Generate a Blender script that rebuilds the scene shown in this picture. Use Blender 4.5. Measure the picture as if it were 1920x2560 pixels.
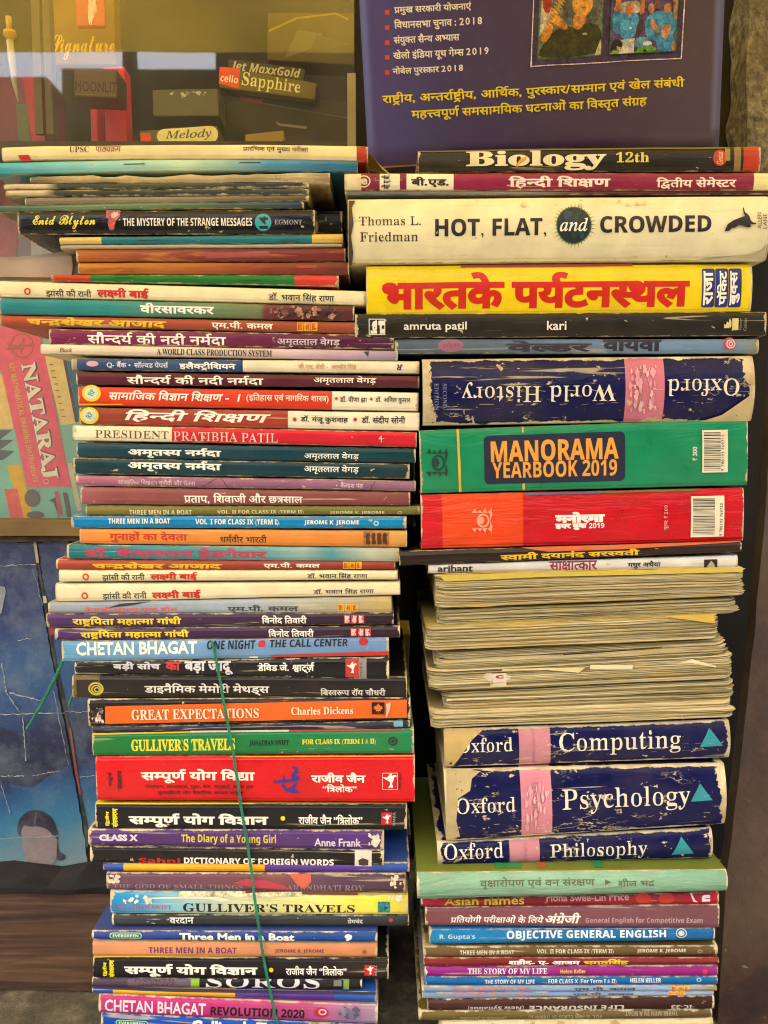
import bpy, bmesh, math, random
import numpy as np
from mathutils import Vector, Matrix, noise
from mathutils.geometry import delaunay_2d_cdt

for o in list(bpy.data.objects):
    bpy.data.objects.remove(o)
scene = bpy.context.scene
COL = scene.collection
rnd = random.Random(11)

# ------------------------------------------------------------------ camera
FPX = 2080.0                       # focal length in photograph pixels (1920 x 2560)
PITCH = math.radians(5.0)
CAM = Vector((0.0, -0.52, 0.40))
cam_data = bpy.data.cameras.new('camera')
cam = bpy.data.objects.new('camera', cam_data)
COL.objects.link(cam)
cam.location = CAM
cam.rotation_euler = (math.radians(90) - PITCH, 0, 0)
cam_data.sensor_fit = 'VERTICAL'
cam_data.sensor_height = 32.0
cam_data.lens = 32.0 * FPX / 2560.0
cam_data.clip_start = 0.01
cam_data.clip_end = 200
scene.camera = cam
# ------------------------------------------------------------------ light
SUN_EL, SUN_AZ = math.radians(62), math.radians(200)
world = bpy.data.worlds.new('World')
scene.world = world
world.use_nodes = True
wn = world.node_tree
sky = wn.nodes.new('ShaderNodeTexSky')
sky.sky_type = 'NISHITA'
sky.sun_disc = False
sky.sun_elevation = SUN_EL
sky.sun_rotation = SUN_AZ
sky.dust_density = 5.0
sky.ozone_density = 0.3
bg = wn.nodes['Background']
wn.links.new(sky.outputs[0], bg.inputs[0])
bg.inputs[1].default_value = 0.15
sun_data = bpy.data.lights.new('sun', 'SUN')
sun_data.energy = 5.0
sun_data.angle = math.radians(0.5)
sun_data.color = (1.0, 0.93, 0.82)
sun = bpy.data.objects.new('sun', sun_data)
COL.objects.link(sun)
sdir = Vector((math.sin(SUN_AZ) * math.cos(SUN_EL), math.cos(SUN_AZ) * math.cos(SUN_EL), math.sin(SUN_EL)))   # towards the sun: behind the camera
sun.rotation_euler = sdir.to_track_quat('Z', 'Y').to_euler()
sun.location = (0, -6, 8)
scene.view_settings.view_transform = 'Standard'
scene.view_settings.look = 'None'
scene.view_settings.gamma = 1
scene.view_settings.exposure = 2.7
scene.view_settings.use_curve_mapping = False
scene.render.engine = 'CYCLES'
scene.cycles.use_denoising = True
scene.cycles.max_bounces = 8
scene.cycles.diffuse_bounces = 4
scene.cycles.transparent_max_bounces = 12
scene.cycles.caustics_reflective = False
scene.cycles.caustics_refractive = False
scene.cycles.filter_width = 1.15

# ---- zoomed views of the photograph the measurements were read from: origin x, origin y, scale ----
Z1 = (0, 0, .5787); Z2 = (0, 350, .5787); Z3 = (0, 680, .639); Z4 = (0, 1040, .639); Z5 = (0, 1380, .639)
Z6 = (0, 1720, .639); Z7 = (0, 2060, .639); Z8 = (0, 2260, .639)
Y1 = (860, 0, .639); Y2 = (860, 350, .639); Y3 = (860, 640, .639); Y4 = (860, 1020, .639)
X1 = (960, 1380, .5787); X2 = (960, 1780, .5787); X3 = (960, 2140, .5787)
BOOKS = []
def B(view, quad, label, bands, marks=(), **o):
    BOOKS.append((view, quad, label, bands, marks, o))
T, A, S, P = 'title_lettering', 'author_lettering', 'subtitle_lettering', 'publisher_lettering'
W, CR, BK, YE = 'f4efdf', 'ecdfae', '1d1815', 'f2d21c'

# ================= left stack, from the top down =================
B(Z2, (8, 30, 90, 1590, 25, 92), 'cream booklet with a red right end, topmost book of the left stack', [(0, 'e6d49a'), (1535, 'a8381c')],
  [(T, 'S', 'UPSC', 300, 385, 27, 54, '3a3030'), (S, 'D', 'पाठ्यक्रम', 412, 522, 27, 52, '8c4a3a'), (S, 'D', 'प्रारंभिक एवं मुख्य परीक्षा', 1050, 1332, 24, 56, '2a2420'),
   ('poly', 'red_mark', [(78, 67), (125, 65), (136, 91), (92, 91)], 'b82c1c'), ('loose', 'loose_page')], group='L', top='e0cf98', sag=.0012, wear=.35, depth=.15)
B(Z2, (-30, 99, 152, 1545, 87, 138), 'glossy pale teal and blue magazine below the topmost cream booklet', [(0, '2f9fb0'), (420, '8ccac0'), (800, 'bcd6b0'), (1150, '4f8fa8'), (1545, '2c6a8c')],
  [('staple', 580, 104), ('staple', 1080, 97)], group='L', grad=1, gloss=.25, sag=.0015, wear=.3, depth=.15)
B(Z2, (130, 163, 186, 1425, 142, 190), 'ragged grey brown old booklet with torn curling pages', [(0, '6b5c44'), (300, 'a89468'), (900, 'b5a274'), (1425, '94825c')], [], group='L', grad=1, wear=1, torn=1, depth=.13, wob=.0012)
B(Z2, (15, 189, 213, 1335, 174, 205), 'thin stapled dark grey booklet with cream left end, upper of two', [(0, 'd8c8a0'), (190, 'd8c8a0'), (240, '3e463c'), (700, '4c5440'), (1330, '363e44')],
  [('staple', 460, 188), ('staple', 1060, 183)], group='L', grad=1, wear=.9, depth=.14, wob=.0005)
B(Z2, (25, 218, 246, 1335, 207, 238), 'thin stapled dark grey booklet with cream left end, lower of two', [(0, 'd8c8a0'), (190, 'd2c49c'), (240, '39423a'), (1330, '3a4146')],
  [('staple', 470, 216), ('staple', 1040, 214)], group='L', grad=1, wear=.9, depth=.14, wob=.0005)
B(Z2, (108, 248, 282, 1335, 238, 262), 'grey plain thin booklet below the two stapled ones', [(0, '7a7262'), (700, '8a8068'), (1335, '5a5448')], [], group='L', grad=1, wear=.5, depth=.14)
B(Z2, (-8, 284, 312, 1312, 264, 296), 'thin greenish blue booklet lying on the black mystery book', [(0, '44685c'), (380, '6c8a64'), (760, '5d7a58'), (1312, '22384e')],
  [('staple', 985, 270)], group='L', grad=1, wear=.5, depth=.145, sag=.0006)
B(Z2, (78, 308, 405, 1360, 300, 408), 'black paperback with yellow script and white title in the upper left stack', [(0, '15141a')],
  [(A, 'C', 'Enid Blyton', 142, 412, 325, 385, 'e8d838', {'bold': 8}), ('poly', 'cover_picture', [(458, 304), (520, 302), (518, 330), (500, 352), (492, 388), (474, 390), (466, 360), (470, 340), (458, 334)], 'a85048'),
   ('poly', 'cover_picture', [(478, 318), (506, 308), (512, 322), (494, 338), (482, 336)], 'c8b0a0'),
   (T, 'B', 'THE MYSTERY OF THE STRANGE MESSAGES', 532, 1090, 337, 372, 'e8e4d0'), ('disc', 'round_emblem', 1137, 356, 36, 38, '3aa0a8'),
   ('text', 'N', '14', 1120, 1158, 330, 384, '10202a', {'rot': 90, 'bold': 40}), (P, 'R', 'EGMONT', 1186, 1305, 345, 366, 'a8a8b0')], group='L', gloss=.3, wear=.45, depth=.13)
B(Z2, (1362, 305, 402, 1478, 305, 404), 'dark book end with green marks beside the black mystery book', [(0, '1a1c14')],
  [('poly', 'green_mark', [(1378, 350), (1400, 345), (1396, 352), (1380, 358)], '6a8020'), ('poly', 'green_mark', [(1405, 335), (1412, 330), (1410, 352), (1404, 352)], '7a9028'), ('poly', 'green_mark', [(1425, 360), (1440, 358), (1436, 366), (1424, 368)], '6a8020')], group='L', Y=.022, depth=.1)
B(Z2, (258, 420, 452, 1482, 404, 446), 'thin teal magazine with cream ends and staples', [(0, 'd8bc70'), (438, '15707c'), (1348, 'd8b858')],
  [('staple', 640, 432), ('staple', 1250, 438)], group='L', wear=.4, depth=.15)
B(Z2, (262, 455, 472, 1478, 448, 462), 'bundle of grey white pages under the teal magazine', [(0, 'a8a090')], [], group='L', wear=.6, depth=.15)
B(Z2, (330, 472, 526, 1492, 464, 523), 'rust orange brown book with faint pink print, upper of two', [(0, 'a85f26'), (600, '8f4a2c'), (900, '7c3430'), (1490, '702c28')],
  [('poly', 'pink_print', [(875, 490), (1160, 478), (1170, 500), (890, 512)], '9a4a4a')], group='L', grad=1, wear=.2, depth=.13, streak='c08038')
B(Z2, (340, 530, 580, 1508, 528, 582), 'orange brown book with a small red mark, lower of two', [(0, 'c07a28'), (700, 'b06a2c'), (1100, '8c4028'), (1508, '6a3028')],
  [('poly', 'red_mark', [(1280, 542), (1368, 540), (1366, 552), (1284, 554)], 'b03828')], group='L', grad=1, wear=.2, depth=.13, streak='7c3c1c')
B(Z2, (222, 582, 610, 1462, 583, 632), 'thin green booklet with red ends and two staples', [(0, 'c03828'), (388, '14702c'), (1272, 'd03c34')],
  [('staple', 538, 594), ('staple', 1075, 604)], group='L', wear=.6, depth=.14)
JH = lambda x, y0, y1, a0, a1, ay0, ay1, dy=0: [
    (S, 'D', 'झांसी की रानी', x, x + 178, y0 + 4, y1, '2c2622'), (T, 'D', 'लक्ष्मी बाई', x + 200, x + 402, y0, y1 + 2, 'c42a20', {'bold': 34}),
    (A, 'D', 'डॉ. भवान सिंह राणा', a0, a1, ay0, ay1, '2a2622')]
def jewel(x, y): return [('ring', 'red_emblem', x, y, 13, 14, .55, 'c84a24')]
B(Z3, (-3, 34, 98, 1432, 74, 131), 'cream spine with black and red Hindi title, largest and highest of three alike', [(0, 'e8dcae')],
  JH(180, 62, 106, 1050, 1308, 82, 118) + jewel(108, 76), group='L', wear=.5, depth=.14)
B(Z3, (-3, 101, 164, 1385, 133, 190), 'teal to green spine with white Hindi title and maroon picture end', [(0, '1a7f8a'), (450, '2f8a86'), (800, '64805a'), (1015, '6c7650'), (1030, '6c3a3a'), (1385, '5a2a2c')],
  [(T, 'D', 'वीरसावरकर', 548, 838, 122, 164, W, {'bold': 22}), ('blotch', 'crowd_picture', 1034, 1382, 134, 186, ['3c2020', '8a5a48', 'b08468', '4a2426'], 60)], group='L', grad=1, wear=.2, depth=.14)
RAJA = lambda x0, w, y0, y1, c, b: [(it) for k in range(3) for it in (('rect', 'publisher_box', x0 + k * w * 1.15, x0 + k * w * 1.15 + w, y0, y1, b), ('text', 'D', ['राजा', 'पॉकेट', 'बुक्स'][k], x0 + k * w * 1.15 + w * .14, x0 + k * w * 1.15 + w * .88, y0 + 2.5, y1 - 2.5, c, {'rot': 90, 'bold': 25}))]
B(Z3, (-3, 169, 208, 1390, 197, 241), 'rust spine with yellow Hindi title and yellow boxes, in the upper left stack', [(0, 'a84a2c'), (500, 'a04a34'), (1390, '98482c')],
  [(T, 'D', 'चन्द्रशेखर आजाद', 105, 652, 179, 226, 'e8b81c', {'bold': 26, 'slant': .08}), (A, 'D', 'एम.पी. कमल', 828, 1068, 192, 228, W, {'bold': 10})] + RAJA(1163, 24, 197, 231, 'b02818', 'f0b028'), group='L', grad=1, wear=.3, depth=.14)
B(Z3, (193, 222, 283, 1540, 246, 302), 'purple maroon spine with white Hindi title and torn ends, upper of two titles alike', [(0, '7a2450'), (600, '7c2a52'), (1300, '541c3c'), (1540, '4a1c3a')],
  [(T, 'D', 'सौन्दर्य की नदी नर्मदा', 342, 884, 238, 286, W, {'bold': 8}), (A, 'D', 'अमृतलाल वेगड़', 1084, 1330, 254, 294, 'd8c8d0')], group='L', grad=1, wear=.8, depth=.135)
B(Z3, (158, 281, 322, 1556, 309, 348), 'cream to lilac thin spine with small black serif capitals', [(0, 'e4d6b4'), (800, 'd8c4b0'), (1350, 'bca0b4'), (1556, '9a88a8')],
  [(S, 'I', 'Black', 232, 282, 296, 314, '6a5a44', {'bold': 10}), (T, 'S', 'A WORLD CLASS PRODUCTION SYSTEM', 614, 1064, 303, 328, '2c2630'), ('poly', 'small_logo', [(1422, 312), (1444, 310), (1440, 332)], '2a2438')], group='L', grad=1, wear=.5, depth=.14)
B(Z3, (282, 338, 384, 1640, 348, 398), 'spine half slate blue and half cream with faint lettering', [(0, 'a09a80'), (298, '33507a'), (700, '2c4a7c'), (930, '28447a'), (944, '1c3068'), (946, 'e4dab8'), (1640, 'dcd0a8')],
  [('disc', 'pink_emblem', 362, 359, 24, 11, 'e0a0a8'), (S, 'D', 'Q-बैंक • सॉल्वड पेपर्स', 418, 658, 350, 378, 'e0dcd8'), (T, 'D', 'इलैक्ट्रीशियन', 702, 922, 352, 386, W, {'bold': 18}), (A, 'D', 'जी.एस. सेठी - बलवीर सिंह', 1166, 1394, 358, 384, 'c49a68'),
   ('text', 'I', 'R', 1552, 1576, 362, 384, '1c2850', {'bold': 30, 'rot': 180})], group='L', wear=.5, depth=.14)
B(Z3, (298, 391, 440, 1640, 409, 453), 'dark maroon spine with white Hindi title, lower of two titles alike', [(0, '5c1f30'), (800, '521a2a'), (1640, '58202c')],
  [(T, 'D', 'सौन्दर्य की नदी नर्मदा', 496, 1030, 404, 448, W, {'bold': 10}), (A, 'D', 'अमृतलाल वेगड़', 1228, 1472, 406, 442, W)], group='L', grad=1, wear=.2, depth=.14)
ROUND = lambda x, y: [('disc', 'round_emblem', x, y, 37, 33, 'e8c828'), ('disc', 'round_emblem', x, y, 27, 25, 'c4d8b8'), ('text', 'I', 'RP', x - 15, x + 14, y - 15, y + 14, '3a6a70', {'bold': 14, 'rot': 70})]
B(Z3, (306, 448, 522, 1636, 472, 545), 'red orange spine with white Hindi title, round yellow emblem and cream end', [(0, 'd8401c'), (700, 'd23a22'), (1294, 'd02c28'), (1296, 'ece4c8')],
  ROUND(358, 474) + [(T, 'D', 'सामाजिक विज्ञान शिक्षण - I', 428, 942, 464, 506, W, {'slant': .18, 'bold': 10}), (S, 'D', '(इतिहास एवं नागरिक शास्त्र)', 964, 1286, 474, 512, 'f0dcc0', {'bold': 4}),
   (A, 'D', 'डॉ. वीणा झा', 1330, 1436, 484, 512, '2a2624'), (A, 'D', 'डॉ. अनिल कुमार', 1468, 1606, 486, 516, '2a2624'), ('star', 'red_star', 1316, 495, 8, 'c83424'), ('star', 'red_star', 1452, 497, 8, 'c83424'),
   ('poly', 'orange_line', [(308, 515), (480, 515), (480, 520), (308, 522)], 'eca028')], group='L', wear=.25, depth=.14)
B(Z3, (312, 530, 596, 1640, 550, 622), 'brown red spine with large white Hindi title, round yellow emblem and cream end', [(0, '8c3a28'), (500, 'a03c2c'), (1124, '8c2a24'), (1126, 'e8dfc2')],
  ROUND(350, 562) + [(T, 'D', 'हिन्दी शिक्षण', 488, 1060, 538, 592, W, {'slant': .22, 'bold': 14}), (A, 'D', 'डॉ. मंजू कुशवाह', 1176, 1362, 562, 594, '2a2624', {'bold': 8}), (A, 'D', 'डॉ. संदीप सोनी', 1414, 1586, 562, 594, '2a2624', {'bold': 8}),
   ('star', 'red_star', 1153, 577, 10, 'c02c24'), ('star', 'red_star', 1390, 577, 10, 'c02c24')], group='L', wear=.35, depth=.14)
B(Z4, (284, 35, 96, 1630, 63, 122), 'spine half cream and half red with thin serif capitals', [(0, 'ece2bc'), (672, 'ece2bc'), (673, 'cc2030'), (1630, 'b41c2c')],
  [(T, 'R', 'PRESIDENT', 372, 660, 57, 88, '5a4c38'), (T, 'R', 'PRATIBHA PATIL', 678, 1088, 64, 100, 'f0c8b8'), ('poly', 'small_emblem', [(1480, 90), (1488, 80), (1494, 76), (1494, 88), (1506, 88), (1494, 92), (1494, 104), (1490, 104), (1490, 92)], 'f0b0a0')], group='L', wear=.6, depth=.13)
AM = lambda y0, y1, b0, b1: [(T, 'D', 'अमृतस्य नर्मदा', 500, 866, y0, y1, W, {'bold': 24}), (A, 'D', 'अमृतलाल वेगड़', 1190, 1404, b0, b1, W)]
B(Z4, (300, 104, 161, 1626, 128, 184), 'dark teal spine with white Hindi title, upper of two alike', [(0, '0f3e4c'), (700, '0c3c4e'), (1626, '063c42')], AM(124, 168, 140, 180), group='L', grad=1, wear=.2, depth=.14)
B(Z4, (286, 164, 226, 1602, 188, 246), 'dark teal spine with white Hindi title and scuffed right end, lower of two alike', [(0, '16383e'), (700, '0e3a48'), (1602, '0a3238')], AM(172, 218, 190, 228), group='L', grad=1, wear=.6, depth=.14)
B(Z4, (298, 232, 272, 1626, 254, 294), 'mauve pink cracked spine with faint white lettering', [(0, 'a8667c'), (700, '94607a'), (1626, '8a627e')],
  [(T, 'D', 'सांस्कृतिक विखंडन चुनौती और चेतना', 462, 764, 248, 278, 'd8b8c0'), (A, 'D', '• कैलाश पंत', 1314, 1420, 258, 282, 'e0c8cc'), ('crease', 'dark_crack', 0, 0, '4a2838')], group='L', grad=1, wear=.6, depth=.135)
B(Z4, (316, 278, 346, 1604, 298, 350), 'plain dusty rose brown spine with one white Hindi title in its middle', [(0, '9a5858'), (500, '8c4c4c'), (1604, '7c4444')],
  [(T, 'D', 'प्रताप, शिवाजी और छत्रसाल', 720, 1184, 302, 346, W, {'bold': 6})], group='L', grad=1, wear=.3, depth=.14)
B(Z4, (336, 350, 388, 1642, 353, 386), 'olive green thin spine with cream capitals above the bright blue one', [(0, '7a7434'), (1000, '6c6a2c'), (1642, '707030')],
  [(T, 'B', 'THREE MEN IN A BOAT', 506, 750, 367, 387, 'd8d4a8'), (S, 'B', 'VOL. II FOR CLASS IX (TERM II)', 850, 1188, 368, 388, 'd8d4a8'), (A, 'B', 'JEROME K. JEROME', 1290, 1504, 372, 386, 'd8d4a8'), ('ring', 'small_emblem', 1564, 378, 9, 7, .5, 'a8a470')], group='L', grad=1, wear=.4, depth=.14, Y=.003)
B(Z4, (280, 391, 438, 1590, 393, 440), 'bright sky blue spine with white capitals', [(0, '0c7fb8'), (1590, '0a84bc')],
  [(T, 'B', 'THREE MEN IN A BOAT', 424, 666, 401, 421, W), (S, 'B', 'VOL. I FOR CLASS IX (TERM I)', 765, 1090, 404, 430, W), (A, 'B', 'JEROME K. JEROME', 1190, 1405, 408, 428, W), ('ring', 'small_emblem', 1472, 420, 11, 10, .5, 'a8d0e0')], group='L', grad=1, gloss=.3, wear=.5, depth=.14)
B(Z4, (312, 441, 499, 1592, 450, 514), 'orange spine with red Hindi title and small brown picture', [(0, 'd88850'), (400, 'e08a3c'), (1400, 'd8883c'), (1592, 'cc9a50')],
  [(T, 'D', 'गुनाहों का देवता', 428, 734, 451, 496, 'c0301c', {'bold': 12}), (A, 'D', 'धर्मवीर भारती', 862, 1044, 464, 496, '3a2418'), ('rect', 'picture_panel', 1422, 1522, 452, 508, 'a86a28')] +
  [('poly', 'picture_figure', [(1432 + 22 * k, 462), (1440 + 22 * k, 456), (1448 + 22 * k, 462), (1446 + 22 * k, 478), (1450 + 22 * k, 502), (1432 + 22 * k, 502)], '4a2c18') for k in range(4)], group='L', grad=1, wear=.35, depth=.14)
B(Z4, (262, 503, 558, 1560, 517, 571), 'teal spine with blurred pink red Hindi title', [(0, '1a6a74'), (500, '2a7c88'), (1050, '5a9aa0'), (1180, '8aa8a0'), (1300, '4a9098'), (1450, 'a8b098'), (1560, '9a9a84')],
  [(T, 'D', 'डॉ. केशवराव हेडगेवार', 328, 1046, 516, 566, 'b0405c', {'bold': 30})], group='L', grad=1, wear=.5, depth=.14)
B(Z5, (220, 29, 68, 1546, 36, 68), 'rust spine with yellow Hindi title and yellow boxes, in the middle of the left stack', [(0, 'a4442c'), (700, '9c4030'), (1546, '8e3426')],
  [(T, 'D', 'चन्द्रशेखर आजाद', 362, 870, 40, 72, 'e8b41c', {'bold': 30, 'slant': .08}), (A, 'D', 'एम.पी. कमल', 1032, 1252, 40, 66, W, {'bold': 10})] + RAJA(1342, 22, 38, 66, 'b02818', 'f0b028'), group='L', grad=1, wear=.3, depth=.14)
B(Z5, (233, 70, 117, 1556, 72, 108), 'cream spine with black and red Hindi title, between the rust spine and its twin', [(0, 'e4d8ae')],
  [(S, 'D', 'झांसी की रानी', 400, 566, 82, 114, '2c2622'), (T, 'D', 'लक्ष्मी बाई', 588, 772, 78, 118, 'c42a20', {'bold': 34}), (A, 'D', 'डॉ. भवान सिंह राणा', 1202, 1438, 80, 106, '2a2622')] + jewel(336, 97), group='L', wear=.5, depth=.14)
B(Z5, (219, 124, 196, 1566, 117, 168), 'cream spine with black and red Hindi title, lowest of three alike', [(0, 'e6dab2'), (1000, 'e2d4ac'), (1566, 'd0c098')],
  [(S, 'D', 'झांसी की रानी', 402, 574, 154, 188, '2c2622'), (T, 'D', 'लक्ष्मी बाई', 594, 786, 148, 190, 'c42a20', {'bold': 34}), (A, 'D', 'डॉ. भवान सिंह राणा', 1226, 1463, 142, 166, '2a2622')] + jewel(332, 171), group='L', wear=.5, depth=.14, top='e0d4a8')
NETA = lambda x0, x1, y0, y1, a0, a1, b0, b1: [(T, 'D', 'नेताजी सुभाष चन्द्र बोस', x0, x1, y0, y1, 'd86058', {'bold': 8}), (A, 'D', 'एम.पी. कमल', a0, a1, b0, b1, '3a4048', {'bold': 18})]
B(Z5, (190, 198, 240, 1532, 174, 238), 'pale blue grey spine with faded red title beneath the cream spines', [(0, '9aa0aa'), (500, '8f9cae'), (1000, 'a0aab0'), (1350, 'a8a488'), (1532, 'c0a860')],
  NETA(330, 695, 214, 238, 890, 1168, 206, 238) + [('poly', 'pen_print', [(420, 219), (470, 202), (560, 196), (590, 193), (520, 208)], '2c2c30')] + RAJA(1322, 24, 204, 232, 'c03028', 'e8b838'), group='L', grad=1, wear=.4, depth=.14)
GAN = lambda x0, x1, y0, y1, a0, a1, b0, b1: [(T, 'D', 'राष्ट्रपिता महात्मा गांधी', x0, x1, y0, y1, 'ecd020', {'bold': 22}), (A, 'D', 'विनोद तिवारी', a0, a1, b0, b1, W, {'bold': 12})]
B(Z5, (182, 243, 296, 1540, 237, 284), 'purple spine with yellow Hindi title, upper of two alike', [(0, '4a2c5c'), (800, '3c2444'), (1540, '2c1c28')], GAN(284, 710, 252, 294, 1024, 1200, 248, 282) + RAJA(1346, 24, 246, 280, 'f0d8d0', 'b83848'), group='L', grad=1, wear=.5, depth=.14)
B(Z5, (215, 299, 346, 1565, 289, 334), 'purple spine with yellow Hindi title, lower of two alike', [(0, '4c2c60'), (800, '3c2446'), (1565, '2a1a26')], GAN(316, 740, 304, 344, 1050, 1228, 300, 334) + RAJA(1372, 24, 298, 330, 'f0d8d0', 'b83848'), group='L', grad=1, wear=.5, depth=.14)
B(Z5, (245, 349, 430, 1522, 333, 406), 'pale sky blue spine with big white capitals and black handwritten title', [(0, '5c9ac0'), (600, '6f9cc0'), (1522, '6a8cb8')],
  [(A, 'N', 'CHETAN BHAGAT', 298, 772, 348, 402, W, {'bold': 26}), (T, 'B', 'ONE NIGHT', 810, 1000, 340, 380, '1a1c20', {'slant': .12}), (T, 'N', '@', 1010, 1040, 343, 372, 'c82828', {'bold': 30}), (T, 'B', 'THE CALL CENTER', 1056, 1360, 334, 370, '1a1c20', {'slant': .12}),
   ('disc', 'red_swirl', 1422, 350, 18, 15, 'b02830'), ('poly', 'red_band', [(1060, 404), (1520, 388), (1520, 405), (1060, 411)], 'cc2c24'), ('rect', 'white_patch', 975, 1010, 409, 414, 'f0f0ea')], group='L', grad=1, wear=.6, depth=.13)
B(Z5, (292, 430, 479, 1522, 411, 500), 'black spine with grey Hindi title and one red word', [(0, '18181c'), (1350, '15151a')],
  [(T, 'D', 'बड़ी सोच', 442, 628, 426, 464, 'c8c8cc', {'bold': 26}), (T, 'D', 'का', 648, 706, 430, 462, 'c83434', {'bold': 34}), (T, 'D', 'बड़ा जादू', 722, 912, 426, 480, 'd4d4d8', {'bold': 26}), (A, 'D', 'डेविड जे. श्वार्ट्ज़', 1008, 1230, 432, 474, W, {'bold': 14}),
   ('rect', 'red_label', 1352, 1404, 418, 490, 'c03830'), ('rect', 'grey_label', 1404, 1434, 416, 496, '8a8680'), ('text', 'N', 'MANJUL', 1408, 1420, 428, 490, '4a4644', {'rot': 90}), ('bird', 'white_bird', 1378, 452, 24, W)], group='L', wear=.75, depth=.14)
B(Z5, (285, 484, 570, 1592, 490, 574), 'matt black spine with grey Hindi title and gold rings emblem', [(0, '6a5a30'), (388, '211c1c'), (1592, '1e1a1a')],
  [(T, 'D', 'डाइनैमिक मेमोरी मेथड्स', 566, 1054, 514, 562, 'e0dcd4', {'bold': 8}), (A, 'D', 'बिस्वरूप रॉय चौधरी', 1254, 1508, 532, 562, 'd8d4cc', {'bold': 4}), ('rect', 'dark_ground', 300, 386, 500, 569, '211c1c'),
   ('ring', 'gold_rings', 376, 535, 30, 26, .78, 'c8b440'), ('ring', 'gold_rings', 378, 537, 21, 18, .74, 'c8b440'), ('ring', 'gold_rings', 380, 538, 12, 10, .6, 'c8b440')], group='L', wear=.3, depth=.14)
B(Z6, (346, 44, 152, 1606, 38, 124), 'black paperback with a broad orange panel and white serif title', [(0, '1a1618'), (1606, '1c181a')],
  [('poly', 'orange_panel', [(412, 72), (1592, 46), (1592, 116), (412, 141)], 'e2641c'), ('blotch', 'portrait_photo', 356, 410, 76, 138, ['2a2020', '8a7468', 'c8b0a0', '584840', 'e0d0c0'], 26),
   (T, 'S', 'GREAT EXPECTATIONS', 516, 1014, 80, 120, 'f4e0c0'), (A, 'S', 'Charles Dickens', 1140, 1382, 72, 102, 'f4e0c0'), ('rect', 'black_square', 1455, 1504, 54, 100, '15100c'), ('leaf', 'orange_leaf', 1480, 77, 20, 'e87028'),
   ('poly', 'torn_patch', [(1510, 60), (1530, 52), (1526, 80), (1514, 112), (1508, 116), (1512, 90)], 'd8b89a')], group='L', wear=.5, depth=.145, Y=-.002)
B(Z6, (362, 154, 176, 1604, 128, 158), 'thin navy book with a small pale blue sticker', [(0, '1c1c3c'), (900, '201e3a'), (1604, '2a2430')], [('rect', 'blue_sticker', 1540, 1576, 129, 151, '6aa4b4')], group='L', grad=1, wear=.5, depth=.14)
B(Z6, (364, 178, 266, 1620, 161, 258), 'green spine with yellow title beneath the thin navy book', [(0, '1a7438'), (1620, '1a7c48')],
  [(T, 'S', "GULLIVER'S TRAVELS", 514, 920, 199, 246, 'ecd838', {'bold': 14}), (A, 'S', 'JONATHAN SWIFT', 976, 1130, 204, 227, '0a2010', {'bold': 10}), (S, 'S', 'FOR CLASS IX (TERM I & II)', 1182, 1470, 199, 224, 'ecd838', {'bold': 8}), ('ring', 'round_emblem', 1537, 208, 19, 17, .6, '12301c'), ('disc', 'round_emblem', 1537, 208, 8, 7, '12301c'),
   ('poly', 'yellow_line', [(364, 178), (740, 170), (740, 175), (364, 184)], 'd8c020'), ('poly', 'comic_strip', [(742, 168), (1130, 164), (1130, 171), (742, 175)], 'd0c8b0'), ('poly', 'comic_strip', [(1130, 164), (1570, 160), (1570, 166), (1130, 171)], 'b04a4a')], group='L', grad=1, wear=.5, depth=.145)
B(Z6, (378, 270, 440, 1622, 266, 447), 'thick bright red spine with white Hindi title and blue yoga figures', [(0, 'cc141e'), (1622, 'd01820')],
  [(T, 'D', 'सम्पूर्ण योग विद्या', 552, 998, 316, 372, W, {'bold': 22}), (S, 'D', 'योगासन, प्राणायाम, मुद्रा, बंध, षट्कर्म, ध्यान एवं', 566, 990, 376, 396, '5c0c10', {'bold': 14}), (S, 'D', 'कुण्डलिनी योग वैज्ञानिक आधार सहित', 618, 950, 400, 420, '5c0c10', {'bold': 14}),
   (A, 'D', 'राजीव जैन', 1218, 1430, 330, 370, W, {'bold': 20}), (A, 'D', '“त्रिलोक”', 1262, 1396, 376, 408, W, {'bold': 10}), ('text', 'D', 'चतुर्थ', 422, 442, 328, 384, '4a0c10', {'rot': 90, 'bold': 20}), ('text', 'D', 'संस्करण', 456, 480, 322, 396, '4a0c10', {'rot': 90, 'bold': 20}),
   ('poly', 'yoga_figures', [(1072, 362), (1106, 358), (1108, 336), (1118, 358), (1140, 356), (1142, 334), (1158, 320), (1140, 308), (1160, 306), (1170, 330), (1154, 340), (1170, 346), (1168, 362), (1140, 368), (1072, 370)], '2c2c8c'),
   ('poly', 'yoga_figures', [(1100, 378), (1112, 374), (1122, 394), (1144, 384), (1160, 366), (1164, 378), (1150, 396), (1172, 406), (1170, 412), (1120, 406)], '2c2c8c'),
   ('frame', 'white_frame', 1496, 1556, 331, 397, 2, 'f0d0c8'), ('bird', 'white_bird', 1528, 362, 32, W), ('text', 'N', 'MANJUL', 1558, 1574, 328, 394, '6a1c1c', {'rot': 90, 'bold': 10}),
   ('poly', 'yellow_line', [(900, 267), (1620, 263.5), (1620, 268), (900, 271)], 'e0a818')], group='L', gloss=.32, wear=.18, depth=.15, Y=-.003)
YOG = lambda x, y0, y1, dx, dy, a0, a1, ay0, ay1: [(T, 'D', 'सम्पूर्ण योग विज्ञान', x, x + 546, y0, y1, W, {'bold': 30}), ('disc', 'yellow_dot', dx, dy, 9, 9, 'f0d820'), (A, 'D', 'राजीव जैन “त्रिलोक”', a0, a1, ay0, ay1, W, {'bold': 10})]
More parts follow.
